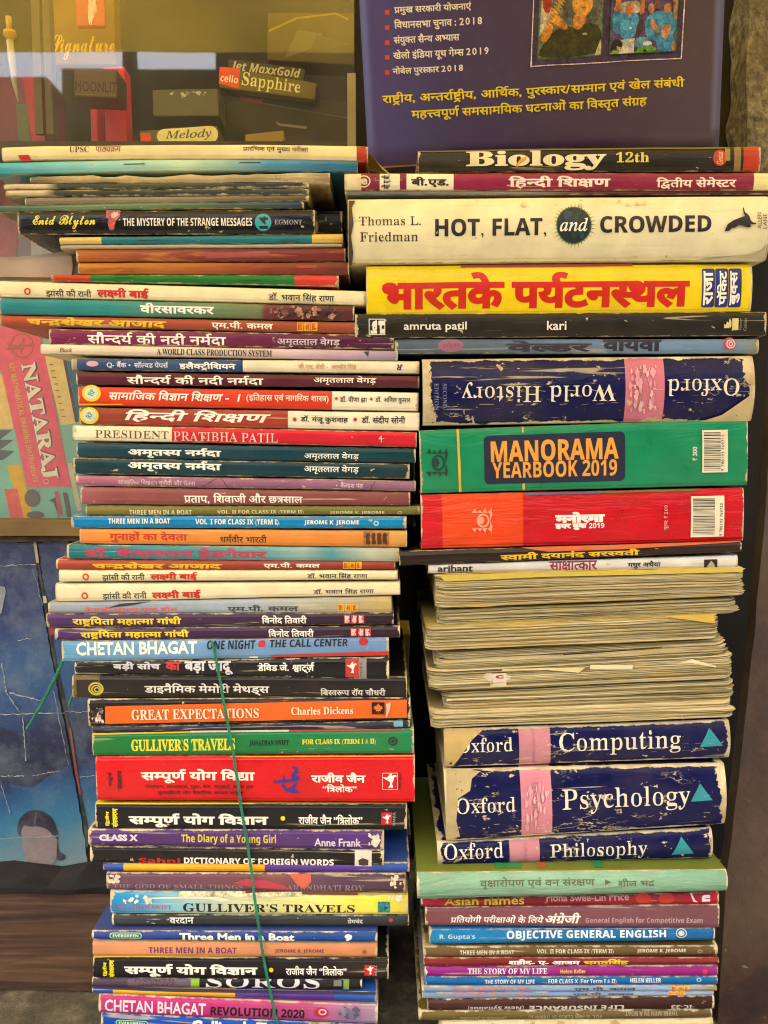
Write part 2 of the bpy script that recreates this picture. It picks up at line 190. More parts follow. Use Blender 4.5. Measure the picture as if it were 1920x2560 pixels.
B(Z6, (374, 453, 549, 1592, 456, 556), 'black spine with white Hindi title, beneath the thick red spine', [(0, '17161a')],
  YOG(504, 490, 546, 1107, 509, 1168, 1418, 494, 534) + [('text', 'D', 'द्वितीय', 412, 430, 482, 540, 'e8d820', {'rot': 90, 'bold': 34}), ('text', 'D', 'संस्करण', 436, 462, 470, 550, 'e8d820', {'rot': 90, 'bold': 34}),
   ('rect', 'red_square', 1492, 1533, 486, 534, 'c41c2c'), ('bird', 'white_bird', 1514, 511, 20, W), ('text', 'N', 'MANJUL', 1536, 1550, 484, 536, 'b0a8a0', {'rot': 90}), ('poly', 'yellow_line', [(374, 449), (996, 450), (996, 454), (374, 455)], 'e8c820')], group='L', wear=.35, depth=.14, top='e0c020')
B(Z7, (346, 22, 84, 1502, 26, 102), 'purple spine with yellow title and torn right end', [(0, '54346c'), (600, '4c2c66'), (1502, '503070')],
  [(S, 'N', 'CLASS X', 388, 540, 40, 66, 'd8d0dc', {'bold': 50}), (T, 'B', 'The Diary of a Young Girl', 710, 1080, 40, 82, 'd8c438'), (A, 'N', 'Anne Frank', 1230, 1412, 56, 88, 'd8ccd8', {'bold': 14}), ('blotch', 'torn_paper', 1440, 1490, 34, 92, ['e8e0c8', 'dcd0b4', 'f0e8d0'], 18)], group='L', grad=1, wear=.75, depth=.14)
B(Z7, (352, 88, 152, 1502, 102, 167), 'black spine with red and white bold capitals and white sticker', [(0, '141214'), (1502, '151315')],
  [(A, 'B', 'Sahni', 542, 706, 132, 158, 'b41c20', {'bold': 20}), (T, 'B', 'DICTIONARY OF FOREIGN WORDS', 720, 1306, 134, 160, W, {'bold': 14}), ('rect', 'white_sticker', 1388, 1454, 104, 166, 'd8ccc0'), ('poly', 'sticker_mark', [(1402, 140), (1420, 132), (1442, 140), (1440, 162), (1420, 164), (1404, 160)], '3a342e')], group='L', wear=.5, depth=.13)
B(Z7, (405, 155, 184, 1602, 152, 190), 'thin yellow, purple and blue striped spine, upper of two alike', [(0, '2c4a98'), (482, 'e8a818'), (1034, '54348c'), (1450, '2c4e9c')], [], group='L', wear=.45, depth=.145)
B(Z7, (418, 192, 256, 1586, 195, 268), 'mauve brown spine with orange flower picture and faded serif capitals', [(0, '6c4c5c'), (520, '644458'), (800, '6a4450'), (1100, '7a4a4a'), (1250, '5c4058'), (1586, '4a3444')],
  [(T, 'R', 'THE GOD OF SMALL THINGS', 442, 950, 236, 254, '98848c'), (A, 'R', 'ARUNDHATI ROY', 1122, 1424, 238, 262, '98848c'), ('poly', 'flower_print', [(915, 230), (960, 214), (1040, 220), (1110, 240), (1140, 258), (1000, 250)], 'c03c54'),
   ('poly', 'flower_print', [(1130, 196), (1216, 196), (1218, 226), (1190, 256), (1160, 234)], 'c8644c'), ('blotch', 'torn_paper', 1524, 1574, 200, 252, ['e4d8bc', 'd8ccb0'], 14), ('blotch', 'torn_paper', 420, 474, 196, 230, ['e4d8bc', 'd8ccb0'], 12)], group='L', grad=1, wear=.8, depth=.13)
B(Z7, (432, 262, 352, 1596, 280, 355), 'blue to yellow spine with black serif title and flaking paper', [(0, '1c84b8'), (560, '3a9cc8'), (700, '84bcc4'), (900, 'c8d0a8'), (1200, 'e0dc80'), (1450, 'ecd848'), (1596, 'dccc50')],
  [(A, 'S', 'JONATHAN SWIFT', 444, 672, 317, 336, 'b05070'), (T, 'S', "GULLIVER'S TRAVELS", 716, 1388, 312, 346, '181820'), ('rect', 'small_picture', 1478, 1526, 303, 346, '2c8a84'), ('poly', 'small_picture', [(1502, 318), (1524, 326), (1504, 338)], '16484c'),
   ('poly', 'paper_flake', [(560, 288), (700, 284), (860, 286), (900, 296), (870, 304), (820, 292), (700, 291), (560, 293)], 'ece0bc'), ('blotch', 'paper_flake', 436, 620, 276, 312, ['f0e8d0', 'e8dcc0'], 16), ('poly', 'picture_strip', [(700, 262), (1180, 262), (1180, 282), (700, 282)], 'd8d0a8'),
   ('rect', 'dark_strip', 960, 1400, 262, 274, '6c3c28'), ('blotch', 'paper_flake', 1500, 1594, 274, 300, ['e8dcc0'], 14)], group='L', grad=1, wear=1, depth=.14)
B(Z7, (438, 356, 400, 1600, 359, 401), 'dark slate spine with two small white words', [(0, '34383c'), (700, '262c2e'), (1600, '2c3032')],
  [(T, 'D', 'वरदान', 664, 758, 366, 392, 'dcdcd4', {'bold': 10}), (A, 'D', 'प्रेमचंद', 1360, 1420, 368, 390, 'c8c8c0', {'bold': 8}), ('leaf', 'red_leaf', 1529, 376, 10, 'c03830')], group='L', grad=1, wear=.35, depth=.14)
EV = lambda x, y: [('pill', 'green_badge', x, y, 63, 11, 'c8e0c8'), ('pill', 'green_badge', x, y, 60, 9, '14703c'), (P, 'B', 'EVERGREEN', x - 50, x + 50, y - 5.5, y + 5.5, 'd0e8d0')]
B(Z7, (360, 419, 452, 1476, 424, 463), 'royal blue spine with large white title and a green badge', [(0, '24408c'), (1000, '1c4084'), (1476, '1c4a8c')],
  EV(492, 436) + [(T, 'N', 'Three Men in a Boat', 702, 1152, 427, 455, W, {'bold': 30}), (S, 'N', '9', 1348, 1378, 431, 458, W, {'bold': 60})], group='L', grad=1, wear=.5, depth=.16, top='3a4a84', Y=-.005)
B(Z7, (364, 458, 518, 1476, 468, 523), 'peach spine with purple capitals', [(0, 'd08c60'), (600, 'd89060'), (1476, 'c88458')],
  [(T, 'B', 'THREE MEN IN A BOAT', 582, 926, 482, 506, '6c2c5c'), (A, 'B', 'JEROME K. JEROME', 1075, 1268, 489, 506, '6c3844'), ('disc', 'small_emblem', 1426, 499, 10, 9, 'a05838')], group='L', grad=1, wear=.4, depth=.14, top='e0c060', Y=-.003)
B(Z7, (366, 522, 602, 1520, 527, 610), 'black spine with white Hindi title, above the grey and black spine', [(0, '181518')],
  [(T, 'D', 'सम्पूर्ण योग विज्ञान', 486, 1008, 548, 600, W, {'bold': 30}), ('disc', 'yellow_dot', 1061, 570, 9, 9, 'f0d820'), (A, 'D', 'राजीव जैन “त्रिलोक”', 1118, 1356, 554, 592, W, {'bold': 10}),
   ('text', 'D', 'द्वितीय', 402, 420, 540, 596, 'e8d820', {'rot': 90, 'bold': 34}), ('text', 'D', 'संस्करण', 424, 448, 532, 600, 'e8d820', {'rot': 90, 'bold': 34}), ('rect', 'red_square', 1426, 1466, 550, 592, 'c41c2c'), ('bird', 'white_bird', 1448, 571, 18, W),
   ('text', 'N', 'MANJUL', 1466, 1478, 550, 592, 'b0a8a0', {'rot': 90}), ('poly', 'yellow_line', [(366, 516), (1000, 520), (1000, 523), (366, 522)], 'd8b830')], group='L', wear=.4, depth=.14, Y=-.004)
B(Z8, (360, 292, 324, 1416, 292, 336), 'spine half grey mauve and half black with huge spaced capitals', [(0, '4c3c4c'), (500, '685664'), (745, '6c5a64'), (746, '8cb43c'), (780, '16141a')],
  [(S, 'R', 'FINANCIAL', 524, 692, 294, 306, '3c303c', {'clip': 1}), (S, 'R', 'MARKETS', 540, 680, 310, 321, '3c303c'), (T, 'R', 'SOROS', 806, 1250, 280, 328, 'd8d8d8', {'bold': 6, 'clip': 1}), ('rect', 'small_label', 1306, 1336, 298, 320, '788070'), ('rect', 'small_label', 1344, 1366, 294, 334, '7c9a4c')], group='L', wear=.4, depth=.14)
B(Z8, (360, 328, 350, 1472, 348, 384), 'thin yellow, purple and blue striped spine, lower of two alike', [(0, '2c4a98'), (440, 'e0a41c'), (920, '54348c'), (1305, '2458a8')],
  [('poly', 'dark_print', [(362, 320), (700, 332), (1470, 346), (1470, 356), (700, 344), (362, 332)], '2c2a44')], group='L', wear=.5, depth=.145)
B(Z8, (386, 354, 426, 1476, 398, 470), 'bright pink spine with white and black capitals near the bottom', [(0, 'c03878'), (800, 'b83472'), (1200, 'b84c7c'), (1380, 'a8789a'), (1476, '9a8a9a')],
  [(A, 'N', 'CHETAN BHAGAT', 410, 806, 380, 428, 'f4dce4', {'bold': 14}), (T, 'B', 'REVOLUTION 2020', 824, 1192, 406, 440, '1c1820', {'bold': 10}), ('disc', 'red_swirl', 1257, 424, 28, 20, 'c02c44'), ('ring', 'red_swirl', 1262, 422, 16, 12, .6, 'e8c0cc'),
   ('blotch', 'line_print', 1300, 1440, 402, 452, ['5a5470', '746c84', '8c8498'], 16)], group='L', grad=1, wear=.5, depth=.13)
B(Z8, (394, 430, 500, 1472, 476, 545), 'deep blue spine with a green badge, lowest book of the left stack', [(0, '1448a0'), (1472, '1450a8')],
  EV(516, 466) + [(T, 'N', "Gulliver's Travels", 748, 1190, 460, 512, W, {'bold': 30})], group='L', grad=1, wear=.5, depth=.14)

# ends of larger books lying behind the left stack, seen in the gap
BACKROW = (0, 0, 1)
for _q, _l, _c in (((850, 1578, 1690, 1020, 1584, 1700), 'plain mustard yellow book end behind the left stack, in the dark gap', 'b8981c'),
                   ((850, 1702, 1738, 1024, 1704, 1742), 'black book end under the mustard yellow one in the gap', '2a241e'),
                   ((850, 2078, 2196, 1022, 2086, 2200), 'grey brown book end in the gap beside the purple and black spines', '5a4c48'),
                   ((850, 2318, 2392, 971, 2322, 2398), 'dark maroon book end in the gap beside the royal blue spine', '54202c'),
                   ((850, 2484, 2590, 970, 2488, 2590), 'bright red book end in the gap beside the pink spine', 'b02026')):
    B(BACKROW, _q, _l, [(0, _c)], [], group='L', wear=.4, depth=.05, Y=.155)

# ================= right stack, from the top down =================
B(Y2, (290, 42, 126, 1628, 24, 121), 'dark brown spine with huge cream serif title, topmost book of the right stack', [(0, '2a2416'), (900, '241e14'), (1518, '241e14'), (1522, '8c7440'), (1545, '2a2018'), (1556, 'b43c20')],
  [(T, 'S', 'Biology', 478, 1026, 38, 120, 'e4d8a8', {'bold': 18}), (S, 'S', '12th', 1064, 1194, 46, 88, 'd8c83c'), ('poly', 'yellow_leaf', [(672, 98), (690, 74), (716, 64), (708, 84), (690, 92), (676, 108)], 'd8a020'), ('disc', 'red_badge', 1470, 70, 27, 32, 'b83c20'),
   ('text', 'I', 'Genius', 1458, 1482, 46, 96, 'e0b078', {'rot': 90, 'bold': 20}), ('rect', 'gold_tab', 1490, 1510, 32, 82, '9a7c38'), ('poly', 'yellow_edge', [(300, 42), (760, 34), (1500, 27), (1500, 34), (760, 40), (300, 46)], '6c6420')], group='R', wear=.35, depth=.095)
B(Y2, (2, 130, 196, 1680, 128, 196), 'maroon spine with white panels and cream worn ends', [(0, 'd8cca0'), (62, '7c1c3c'), (135, 'e4dcb8'), (212, '7c1c3c'), (243, 'ece4c0'), (426, '8c2044'), (1000, '84203c'), (1596, 'e0d898')],
  [('text', 'D', 'बी.ए.बी.', 146, 186, 134, 192, '2a2420', {'rot': 90, 'bold': 14}), (S, 'D', 'बी.एड.', 262, 410, 144, 186, '2a241c', {'bold': 24}), (T, 'D', 'हिन्दी शिक्षण', 644, 1042, 140, 190, 'f0dcc8', {'bold': 22}), (S, 'D', 'द्वितीय सेमेस्टर', 1222, 1534, 146, 192, 'f0dcc8', {'bold': 16}),
   ('ring', 'round_emblem', 78, 162, 26, 24, .8, 'e0c8a0'), ('text', 'N', 'e', 66, 92, 150, 176, 'e0c8a0', {'bold': 30})], group='R', wear=.45, depth=.2, Y=-.004)
B(Y2, (4, 199, 215, 1690, 198, 212), 'thin grey blue book between the maroon and the thick cream books', [(0, '6a7474'), (700, '8a8c80'), (960, '5c3038'), (1690, '401c24')], [], group='R', grad=1, wear=.4, depth=.19)
B(Y2, (18, 231, 484, 1652, 218, 470), 'thick cream hardcover with large black capitals and a dark globe', [(0, 'e6dcb0'), (900, 'e4dcb4'), (1652, 'd8cc98')],
  [(A, 'R', 'Thomas L.', 58, 300, 300, 336, '2c2620'), (A, 'R', 'Friedman', 62, 290, 362, 398, '2c2620'), (T, 'B', 'HOT, FLAT,', 356, 790, 308, 385, '1e1818', {'bold': 6}), (T, 'B', 'CROWDED', 1000, 1434, 297, 364, '1e1818', {'bold': 6}),
   ('spikes', 'green_spikes', 898, 333, 80, 86, '46702c'), ('disc', 'dark_globe', 898, 333, 66, 70, '12242c'), ('blotch', 'globe_land', 856, 940, 276, 390, ['1c3c34', '1c2c4c', '243c58'], 14), (T, 'I', 'and', 842, 952, 306, 360, 'f0ecd8', {'bold': 8}),
   ('poly', 'dark_edge', [(18, 231), (44, 231), (30, 262), (38, 330), (28, 380), (36, 440), (30, 484), (18, 484)], '3a3024'), ('poly', 'torn_jacket', [(1652, 400), (1640, 430), (1600, 446), (1520, 452), (1400, 462), (1400, 470), (1652, 468)], 'b8ac88'), ('blotch', 'brown_stain', 440, 1400, 224, 262, ['d8cca0', 'c8bc90'], 8), ('pelican', 'black_pelican', 1484, 1606, 262, 362, '1c1815'), ('text', 'N', 'ALLEN', 1612, 1628, 286, 350, '4a4434', {'rot': 90}), ('text', 'N', 'LANE', 1634, 1650, 290, 350, '4a4434', {'rot': 90})], group='R', hard=1, bulge=.006, wear=.55, depth=.16, Y=-.006, gloss=.42)
B(Y3, (88, 38, 236, 1592, 30, 219), 'thick bright yellow spine with huge red Hindi title', [(0, 'e8cc14'), (1592, 'e6cc10')],
  [(T, 'D', 'भारतके पर्यटनस्थल', 148, 1352, 62, 208, 'c8200c', {'bold': 36}), ('poly', 'red_strip', [(458, 33), (1130, 27), (1130, 38), (458, 44)], '9a2420')] +
  [it for k in range(3) for it in (('pill2', 'publisher_box', 1425 + 52 * k, 124, 25, 76, 8, '20286c'), ('text', 'D', ['राजा', 'पॉकेट', 'बुक्स'][k], 1406 + 52 * k, 1444 + 52 * k, 58, 192, W, {'rot': 90, 'bold': 22}))], group='R', bulge=.002, wear=.35, depth=.14, gloss=.35)
B(Y3, (44, 226, 321, 1650, 218, 311), 'long matt black spine with small white sans lettering', [(0, '221e16'), (1650, '24201a')],
  [(A, 'N', 'amruta patil', 234, 480, 258, 298, 'e8e4d4', {'bold': 6}), (T, 'N', 'kari', 794, 870, 254, 290, 'e8e4d4', {'bold': 6}), ('frame', 'white_logo', 97, 161, 246, 309, 3, 'e4e0d0'), ('text', 'N', 'ka', 104, 130, 252, 304, 'e4e0d0', {'rot': 90, 'bold': 60}), ('text', 'N', 'ri', 134, 158, 252, 304, 'e4e0d0', {'rot': 90, 'bold': 60}),
   ('flame', 'publisher_emblem', 1486, 1542, 244, 292, 'd8c888'), ('text', 'R', 'Harper', 1546, 1556, 244, 290, '9a9484', {'rot': 90}), ('text', 'R', 'Collins', 1562, 1574, 244, 292, '9a9484', {'rot': 90})], group='R', wear=.5, depth=.17, Y=-.003)
B(Y3, (198, 324, 382, 1622, 324, 381), 'grey blue spine with thick dark Hindi letters', [(0, '52626c'), (600, '5a6a78'), (1100, '6a84a4'), (1500, '6c8cac'), (1622, '7a8468')],
  [(T, 'D', 'वेल्डर', 634, 968, 330, 376, '34303c', {'bold': 36}), (T, 'D', 'वायवा', 1012, 1242, 326, 372, '22222c', {'bold': 36}), ('disc', 'pink_emblem', 418, 350, 50, 26, '9a6478'), ('text', 'I', 'photo', 384, 454, 336, 362, '7a5068', {'bold': 10}), ('disc', 'round_emblem', 1508, 344, 26, 26, 'b04858'), ('ring', 'round_emblem', 1512, 344, 18, 18, .75, 'd8c8c8'), ('ring', 'round_emblem', 1512, 344, 8, 10, .6, 'd8c8c8')], group='R', grad=1, wear=.45, depth=.14, Y=.002)
PINKB = lambda x0, x1, col='cc7c8c': [(x0, col), (x1, '12164c')]
B(Y3, (308, 404, 664, 1594, 390, 645), 'thick worn navy dictionary lying upside down with pale frayed edges', [(0, '0a0e42'), (1090, 'c87484'), (1240, '0a0e42')],
  [(T, 'R', 'Oxford', 1264, 1544, 480, 548, 'e4dcc0', {'rot': 180}), (T, 'R', 'World History', 460, 1064, 490, 572, 'e4dcc0', {'rot': 180}), (S, 'R', 'SECOND', 386, 402, 500, 594, '7a84a8', {'rot': -90}), (S, 'R', 'EDITION', 354, 370, 498, 604, '7a84a8', {'rot': -90}),
   ('text', 'R', 'DICTIONARY OF', 1150, 1168, 440, 600, 'b08478', {'rot': -90}), ('blotch', 'pale_blots', 1110, 1226, 420, 620, ['dca0a8', 'd48c98', 'e0b4b4'], 40), ('poly', 'torn_corner', [(1592, 540), (1592, 645), (1400, 648), (1480, 622), (1550, 570)], 'c4b080'),
   ('crease', 'white_crease', 1, 0, 'cfc6a8')], group='R', bulge=.005, wear=2.2, chips=1, depth=.13, Y=.0)
B(Y4, (300, 88, 334, 1578, 42, 302), 'thick green yearbook with a navy panel and orange title', [(0, '128458'), (1578, '0e8058')],
  [('pill2', 'navy_panel', 824, 196, 276, 96, 20, '1c2038'), (T, 'B', 'MANORAMA', 574, 1074, 122, 206, 'e49c3c', {'bold': 8}), (T, 'B', 'YEARBOOK 2019', 580, 1068, 206, 270, 'e49c3c'), ('poly', 'yellow_stripe', [(440, 82), (450, 81.6), (460, 328), (450, 328)], 'c8b038'),
   ('poly', 'yellow_stripe', [(696, 73), (704, 72.6), (704, 95), (696, 96)], 'c8b038'), ('poly', 'yellow_stripe', [(698, 296), (708, 295), (708, 321), (699, 322)], 'c8b038'), ('crest', 'dark_crest', 364, 214, 42, 58, '0c3c30'),
   ('text', 'B', '₹ 300', 1362, 1380, 152, 206, 'd8dcd0', {'rot': 90}), ('barcode', 'barcode', 1400, 1500, 86, 252), ('text', 'N', '9 788193 769713', 1474, 1486, 104, 246, '2a2a28', {'rot': 90})], group='R', bulge=.001, wear=.25, depth=.15, crease=.2, gloss=.38, Y=-.004)
B(Y4, (303, 340, 552, 1562, 312, 520), 'thick red yearbook with an orange block and white title', [(0, 'c41420'), (382, 'e04418'), (698, 'c00e1e'), (1562, 'bc0c1c')],
  [(T, 'D', 'मनोरमा', 826, 1020, 406, 450, 'f0e4dc', {'bold': 60}), (S, 'D', 'इयर बुक', 826, 950, 452, 478, 'f0e4dc', {'bold': 50}), (S, 'B', '2019', 958, 1018, 450, 470, 'f0e4dc'), ('crest', 'pale_crest', 540, 440, 40, 50, 'e8a080'), ('text', 'D', 'मूल्य: ₹ 200', 1250, 1270, 380, 476, 'e0a8a0', {'rot': 90}),
   ('barcode', 'barcode', 1356, 1486, 344, 504), ('text', 'N', '9 788193 769720', 1468, 1480, 372, 500, '2a2a28', {'rot': 90}), ('poly', 'blue_edge', [(712, 334), (1000, 327), (1000, 334), (712, 342)], '4c6490'), ('poly', 'green_edge', [(1000, 327), (1380, 318), (1380, 324), (1000, 333)], '5c7838')], group='R', bulge=.001, wear=.25, depth=.15, crease=.7, gloss=.36, Y=-.003)
B(Y4, (217, 560, 617, 1556, 524, 562), 'long dark brown spine with yellow Hindi title', [(0, '241814'), (700, '2c1c18'), (1556, '2c1c16')],
  [(T, 'D', 'स्वामी दयानंद सरस्वती', 612, 1156, 558, 592, 'e0b828', {'bold': 26}), ('poly', 'orange_edge', [(690, 546), (1100, 534), (1550, 519), (1550, 524), (1100, 552), (800, 562)], 'c8642c')], group='R', grad=1, wear=.3, depth=.14, Y=-.006)
B(Y4, (330, 612, 648, 1540, 576, 630), 'white spine with purple Hindi title and small black emblem', [(0, 'd8d4c8'), (1540, 'd0c8ac')],
  [(P, 'N', 'arihant', 366, 504, 614, 640, '2a2622', {'bold': 20}), (P, 'N', 'Inspiring Minds', 408, 504, 640, 647, '2a2622', {'bold': 20}), (T, 'D', 'साक्षात्कार', 804, 990, 596, 638, '8c2440', {'bold': 8}), (A, 'D', 'मधुर अथैया', 1110, 1238, 598, 628, '2a2622', {'bold': 12}), ('rect', 'black_emblem', 1408, 1460, 592, 628, '25201a'), ('poly', 'seated_figure', [(1418, 624), (1424, 612), (1430, 604), (1436, 597), (1442, 604), (1448, 612), (1454, 624)], 'b0a68c')], group='R', wear=.35, depth=.14)
# books lying with their page edges to the front
PG = [(0, 'ab9560')]
B(X1, (232, 96, 244, 1558, 66, 188), 'page edge book with a yellow cover, highest of the page edge books', PG, [('flap', 'yellow_cover_edge', [(236, 98), (1545, 66), (1545, 84), (1100, 96), (700, 106), (262, 126)], 'c4b048')], group='R', fore=1, depth=.13, Y=-.004, top='c8a838')
B(X1, (244, 252, 320, 1526, 196, 264), 'old page edge book beneath the highest one, thinner than it', PG, [], group='R', fore=1, depth=.13, Y=.002)
B(X1, (184, 326, 426, 1446, 270, 374), 'old page edge book with a folded yellow flap at its right', PG, [('flap', 'folded_flap', [(1200, 276), (1424, 264), (1424, 306), (1390, 302)], 'c8a848')], group='R', fore=1, depth=.13, Y=-.006, top='b09c50')
B(X1, (230, 432, 506, 1484, 372, 440), 'old page edge book with a dark split between its pages', PG, [('poly', 'dark_split', [(240, 456), (600, 448), (900, 432), (1200, 410), (1200, 413), (900, 437), (600, 455), (240, 462)], '2a2014')], group='R', fore=1, depth=.13, Y=.002)
B(X1, (198, 512, 602, 1516, 442, 545), 'old page edge book with torn paper scraps stuck along it', PG, [('blotch', 'paper_scrap', 400, 560, 520, 590, ['d0c4ac', 'd8ccb0', 'c8bca0'], 14), ('rect', 'white_scrap', 470, 528, 524, 586, 'd8cdb4'), ('text', 'N', 'c', 480, 516, 530, 546, 'a83040', {'bold': 30}),
   ('poly', 'white_scrap', [(890, 488), (1074, 486), (1072, 506), (890, 506)], 'dccfa4'), ('poly', 'white_scrap', [(1262, 482), (1330, 462), (1432, 490), (1432, 498), (1330, 480)], 'dccfa4'), ('poly', 'white_scrap', [(510, 505), (700, 500), (870, 498), (840, 520), (790, 516), (700, 508), (510, 515)], 'd8c890')], group='R', fore=1, depth=.13, Y=-.004)
B(X1, (262, 606, 682, 1516, 548, 632), 'old page edge book with one bright white page', PG, [('poly', 'white_page', [(270, 634), (700, 620), (1500, 588), (1500, 591), (700, 625), (270, 642)], 'dccfa8')], group='R', fore=1, depth=.13, Y=.003)
B(X1, (205, 686, 760, 1512, 636, 712), 'old page edge book lying on the worn navy computing dictionary', PG, [('blotch', 'torn_paper', 1220, 1330, 704, 720, ['d8c890', 'ccb878'], 10)], group='R', fore=1, depth=.13, Y=-.005)
def TRI(x, y, w): return [('poly', 'teal_triangle', [(x - w, y + w * .7), (x + w * 1.0, y + w * .55), (x - w * .12, y - w * .95)], '2a8c94')]
B(X2, (262, 76, 240, 1490, 34, 198), 'worn navy dictionary on Computing with torn left corner', [(0, '0b0e42'), (581, 'c08088'), (713, '0b0e42')],
  [(T, 'R', 'Oxford', 318, 556, 112, 172, 'e4dcc0'), (T, 'R', 'Computing', 756, 1282, 84, 184, 'e4dcc0')] + TRI(1412, 116, 50) + [('poly', 'torn_corner', [(263, 76), (440, 72), (380, 120), (338, 180), (300, 238), (263, 240)], 'bba064'), ('text', 'R', 'DICTIONARY OF', 640, 652, 70, 220, 'a87078', {'rot': 90}), ('crease', 'white_crease', 0, 0, 'c4bca4')], group='R', bulge=.003, wear=1.6, chips=1, depth=.13, Y=-.002)
B(X2, (270, 250, 560, 1472, 222, 484), 'worn navy dictionary on Psychology with torn left edge, thickest of the navy dictionaries', [(0, '0b0e42'), (592, 'd08490'), (722, '0b0e42')],
  [(T, 'R', 'Oxford', 312, 568, 368, 434, 'e4dcc0'), (T, 'R', 'Psychology', 768, 1322, 324, 432, 'e4dcc0')] + TRI(1370, 352, 47) + [('poly', 'torn_corner', [(270, 250), (420, 262), (380, 292), (372, 340), (320, 372), (312, 470), (330, 545), (270, 560)], 'b7a474'), ('text', 'R', 'DICTIONARY', 642, 664, 300, 466, 'a87078', {'rot': 90}), ('text', 'R', 'OF', 676, 694, 350, 392, 'a87078', {'rot': 90}), ('blotch', 'pale_blots', 604, 716, 290, 520, ['e0a4ac', 'd894a0', 'dcb0b0'], 36), ('crease', 'white_crease', 0, 0, 'c4bca4')], group='R', bulge=.004, wear=1.7, chips=1, depth=.13, Y=-.007)
B(X2, (232, 562, 666, 1416, 500, 630), 'worn navy dictionary on Philosophy, lowest of the navy dictionaries', [(0, '0b0e42'), (540, 'c08088'), (668, '0b0e42')],
  [(T, 'R', 'Oxford', 260, 516, 570, 634, 'e4dcc0'), (T, 'R', 'Philosophy', 716, 1136, 562, 640, 'e4dcc0')] + TRI(1290, 584, 48) + [('text', 'R', 'DICTIONARY OF', 604, 618, 560, 650, 'a87078', {'rot': 90})], group='R', bulge=.003, wear=1.3, chips=1, depth=.13)
B(X3, (144, 72, 186, 1478, 60, 152), 'large pale green book with loose bulging spine and grey Hindi title', [(0, '7ca888'), (700, '8cb496'), (1478, '78a488')],
  [(T, 'D', 'वृक्षारोपण एवं वन संरक्षण', 414, 910, 92, 138, '5c6444', {'bold': 4}), ('poly', 'grey_arrow', [(954, 100), (980, 111), (954, 122)], '5c6444'), (A, 'D', 'शील भद्र', 1010, 1168, 96, 130, '5c6444', {'bold': 2})], group='R', grad=1, wear=.4, bulge=.003, depth=.15, Y=-.012, top='6c7830', crease=.8, strokes=1)
B(X3, (160, 187, 220, 1447, 160, 208), 'red spine with yellow and white names cut off at the top', [(0, 'a8182c'), (600, '7c1420'), (1447, 'a8182c')],
  [(T, 'N', 'Asian names', 258, 606, 176, 212, 'c8b038', {'bold': 10, 'clip': 1}), (A, 'N', 'Fiona Swee-Lin Price', 702, 1058, 164, 194, 'c89090', {'bold': 14, 'clip': 1}), ('disc', 'red_knots', 1120, 182, 34, 22, 'c02828'), ('disc', 'red_knots', 1220, 184, 36, 20, 'c02828'), ('text', 'N', 'n', 1372, 1408, 168, 196, 'e0d8d0', {'rot': 90, 'bold': 60}), ('poly', 'white_swoosh', [(1322, 162), (1330, 162), (1342, 188), (1356, 200), (1336, 196)], 'e0d8d0')], group='R', grad=1, wear=.4, depth=.14)
B(X3, (178, 225, 300, 1446, 212, 312), 'mauve brown spine with italic white Hindi and English title', [(0, '784448'), (700, '804a50'), (1446, '70444c')],
  [(T, 'D', 'प्रतियोगी परीक्षाओं के लिये', 288, 690, 254, 290, W, {'slant': .15, 'bold': 4}), (T, 'D', 'अंग्रेजी', 696, 850, 244, 292, W, {'slant': .2, 'bold': 16}), (S, 'B', 'General English for Competitive Exam', 870, 1376, 264, 294, 'b89ca0')], group='R', grad=1, wear=.4, depth=.14)
B(X3, (196, 320, 382, 1430, 314, 364), 'bright blue spine with a large white bold title and globe emblem', [(0, '1c7ca0'), (300, '147cb4'), (1430, '0c5c94')],
  [(A, 'B', "R. Gupta's", 240, 394, 338, 362, 'b0d4d8'), (T, 'B', 'OBJECTIVE GENERAL ENGLISH', 530, 1218, 320, 362, 'e8e8e0', {'bold': 6}), ('ring', 'globe_emblem', 1284, 333, 24, 20, .8, 'b8c8b8'), ('disc', 'globe_emblem', 1284, 333, 13, 11, 'c8d0c0')], group='R', grad=1, gloss=.3, wear=.3, depth=.14)
B(X3, (170, 393, 437, 1442, 390, 428), 'olive brown spine with small white capitals, upright lettering', [(0, '6a5430'), (1442, '5c4a28')],
  [(T, 'B', 'THREE MEN IN A BOAT', 328, 562, 407, 426, 'd8d0b0'), (S, 'B', 'VOL. II FOR CLASS IX (TERM II)', 660, 992, 402, 424, 'd8d0b0'), (A, 'B', 'JEROME K. JEROME', 1092, 1304, 401, 419, 'd8d0b0'), ('ring', 'small_emblem', 1364, 411, 11, 8, .5, '98906c')], group='R', grad=1, wear=.6, depth=.145)
B(X3, (172, 441, 478, 1446, 442, 468), 'dark red spine with white and yellow Hindi title', [(0, '7c2020'), (700, '742020'), (1446, '7a2420')],
  [(T, 'D', 'शहीद-ए-आजम', 538, 846, 446, 474, W, {'bold': 26}), (T, 'D', 'भगतसिंह', 862, 1056, 444, 474, 'e0b41c', {'bold': 30})], group='R', grad=1, wear=.3, depth=.14)
B(X3, (176, 480, 520, 1440, 474, 520), 'vivid magenta spine with white serif capitals', [(0, '8c2078'), (1440, '901c74')],
  [(T, 'S', 'THE STORY OF MY LIFE', 362, 706, 486, 510, 'e8d8e0'), (A, 'B', 'Helen Keller', 762, 872, 489, 506, 'd0c838'), ('disc', 'red_emblem', 1386, 498, 11, 12, 'c83050')], group='R', grad=1, wear=.4, depth=.14)
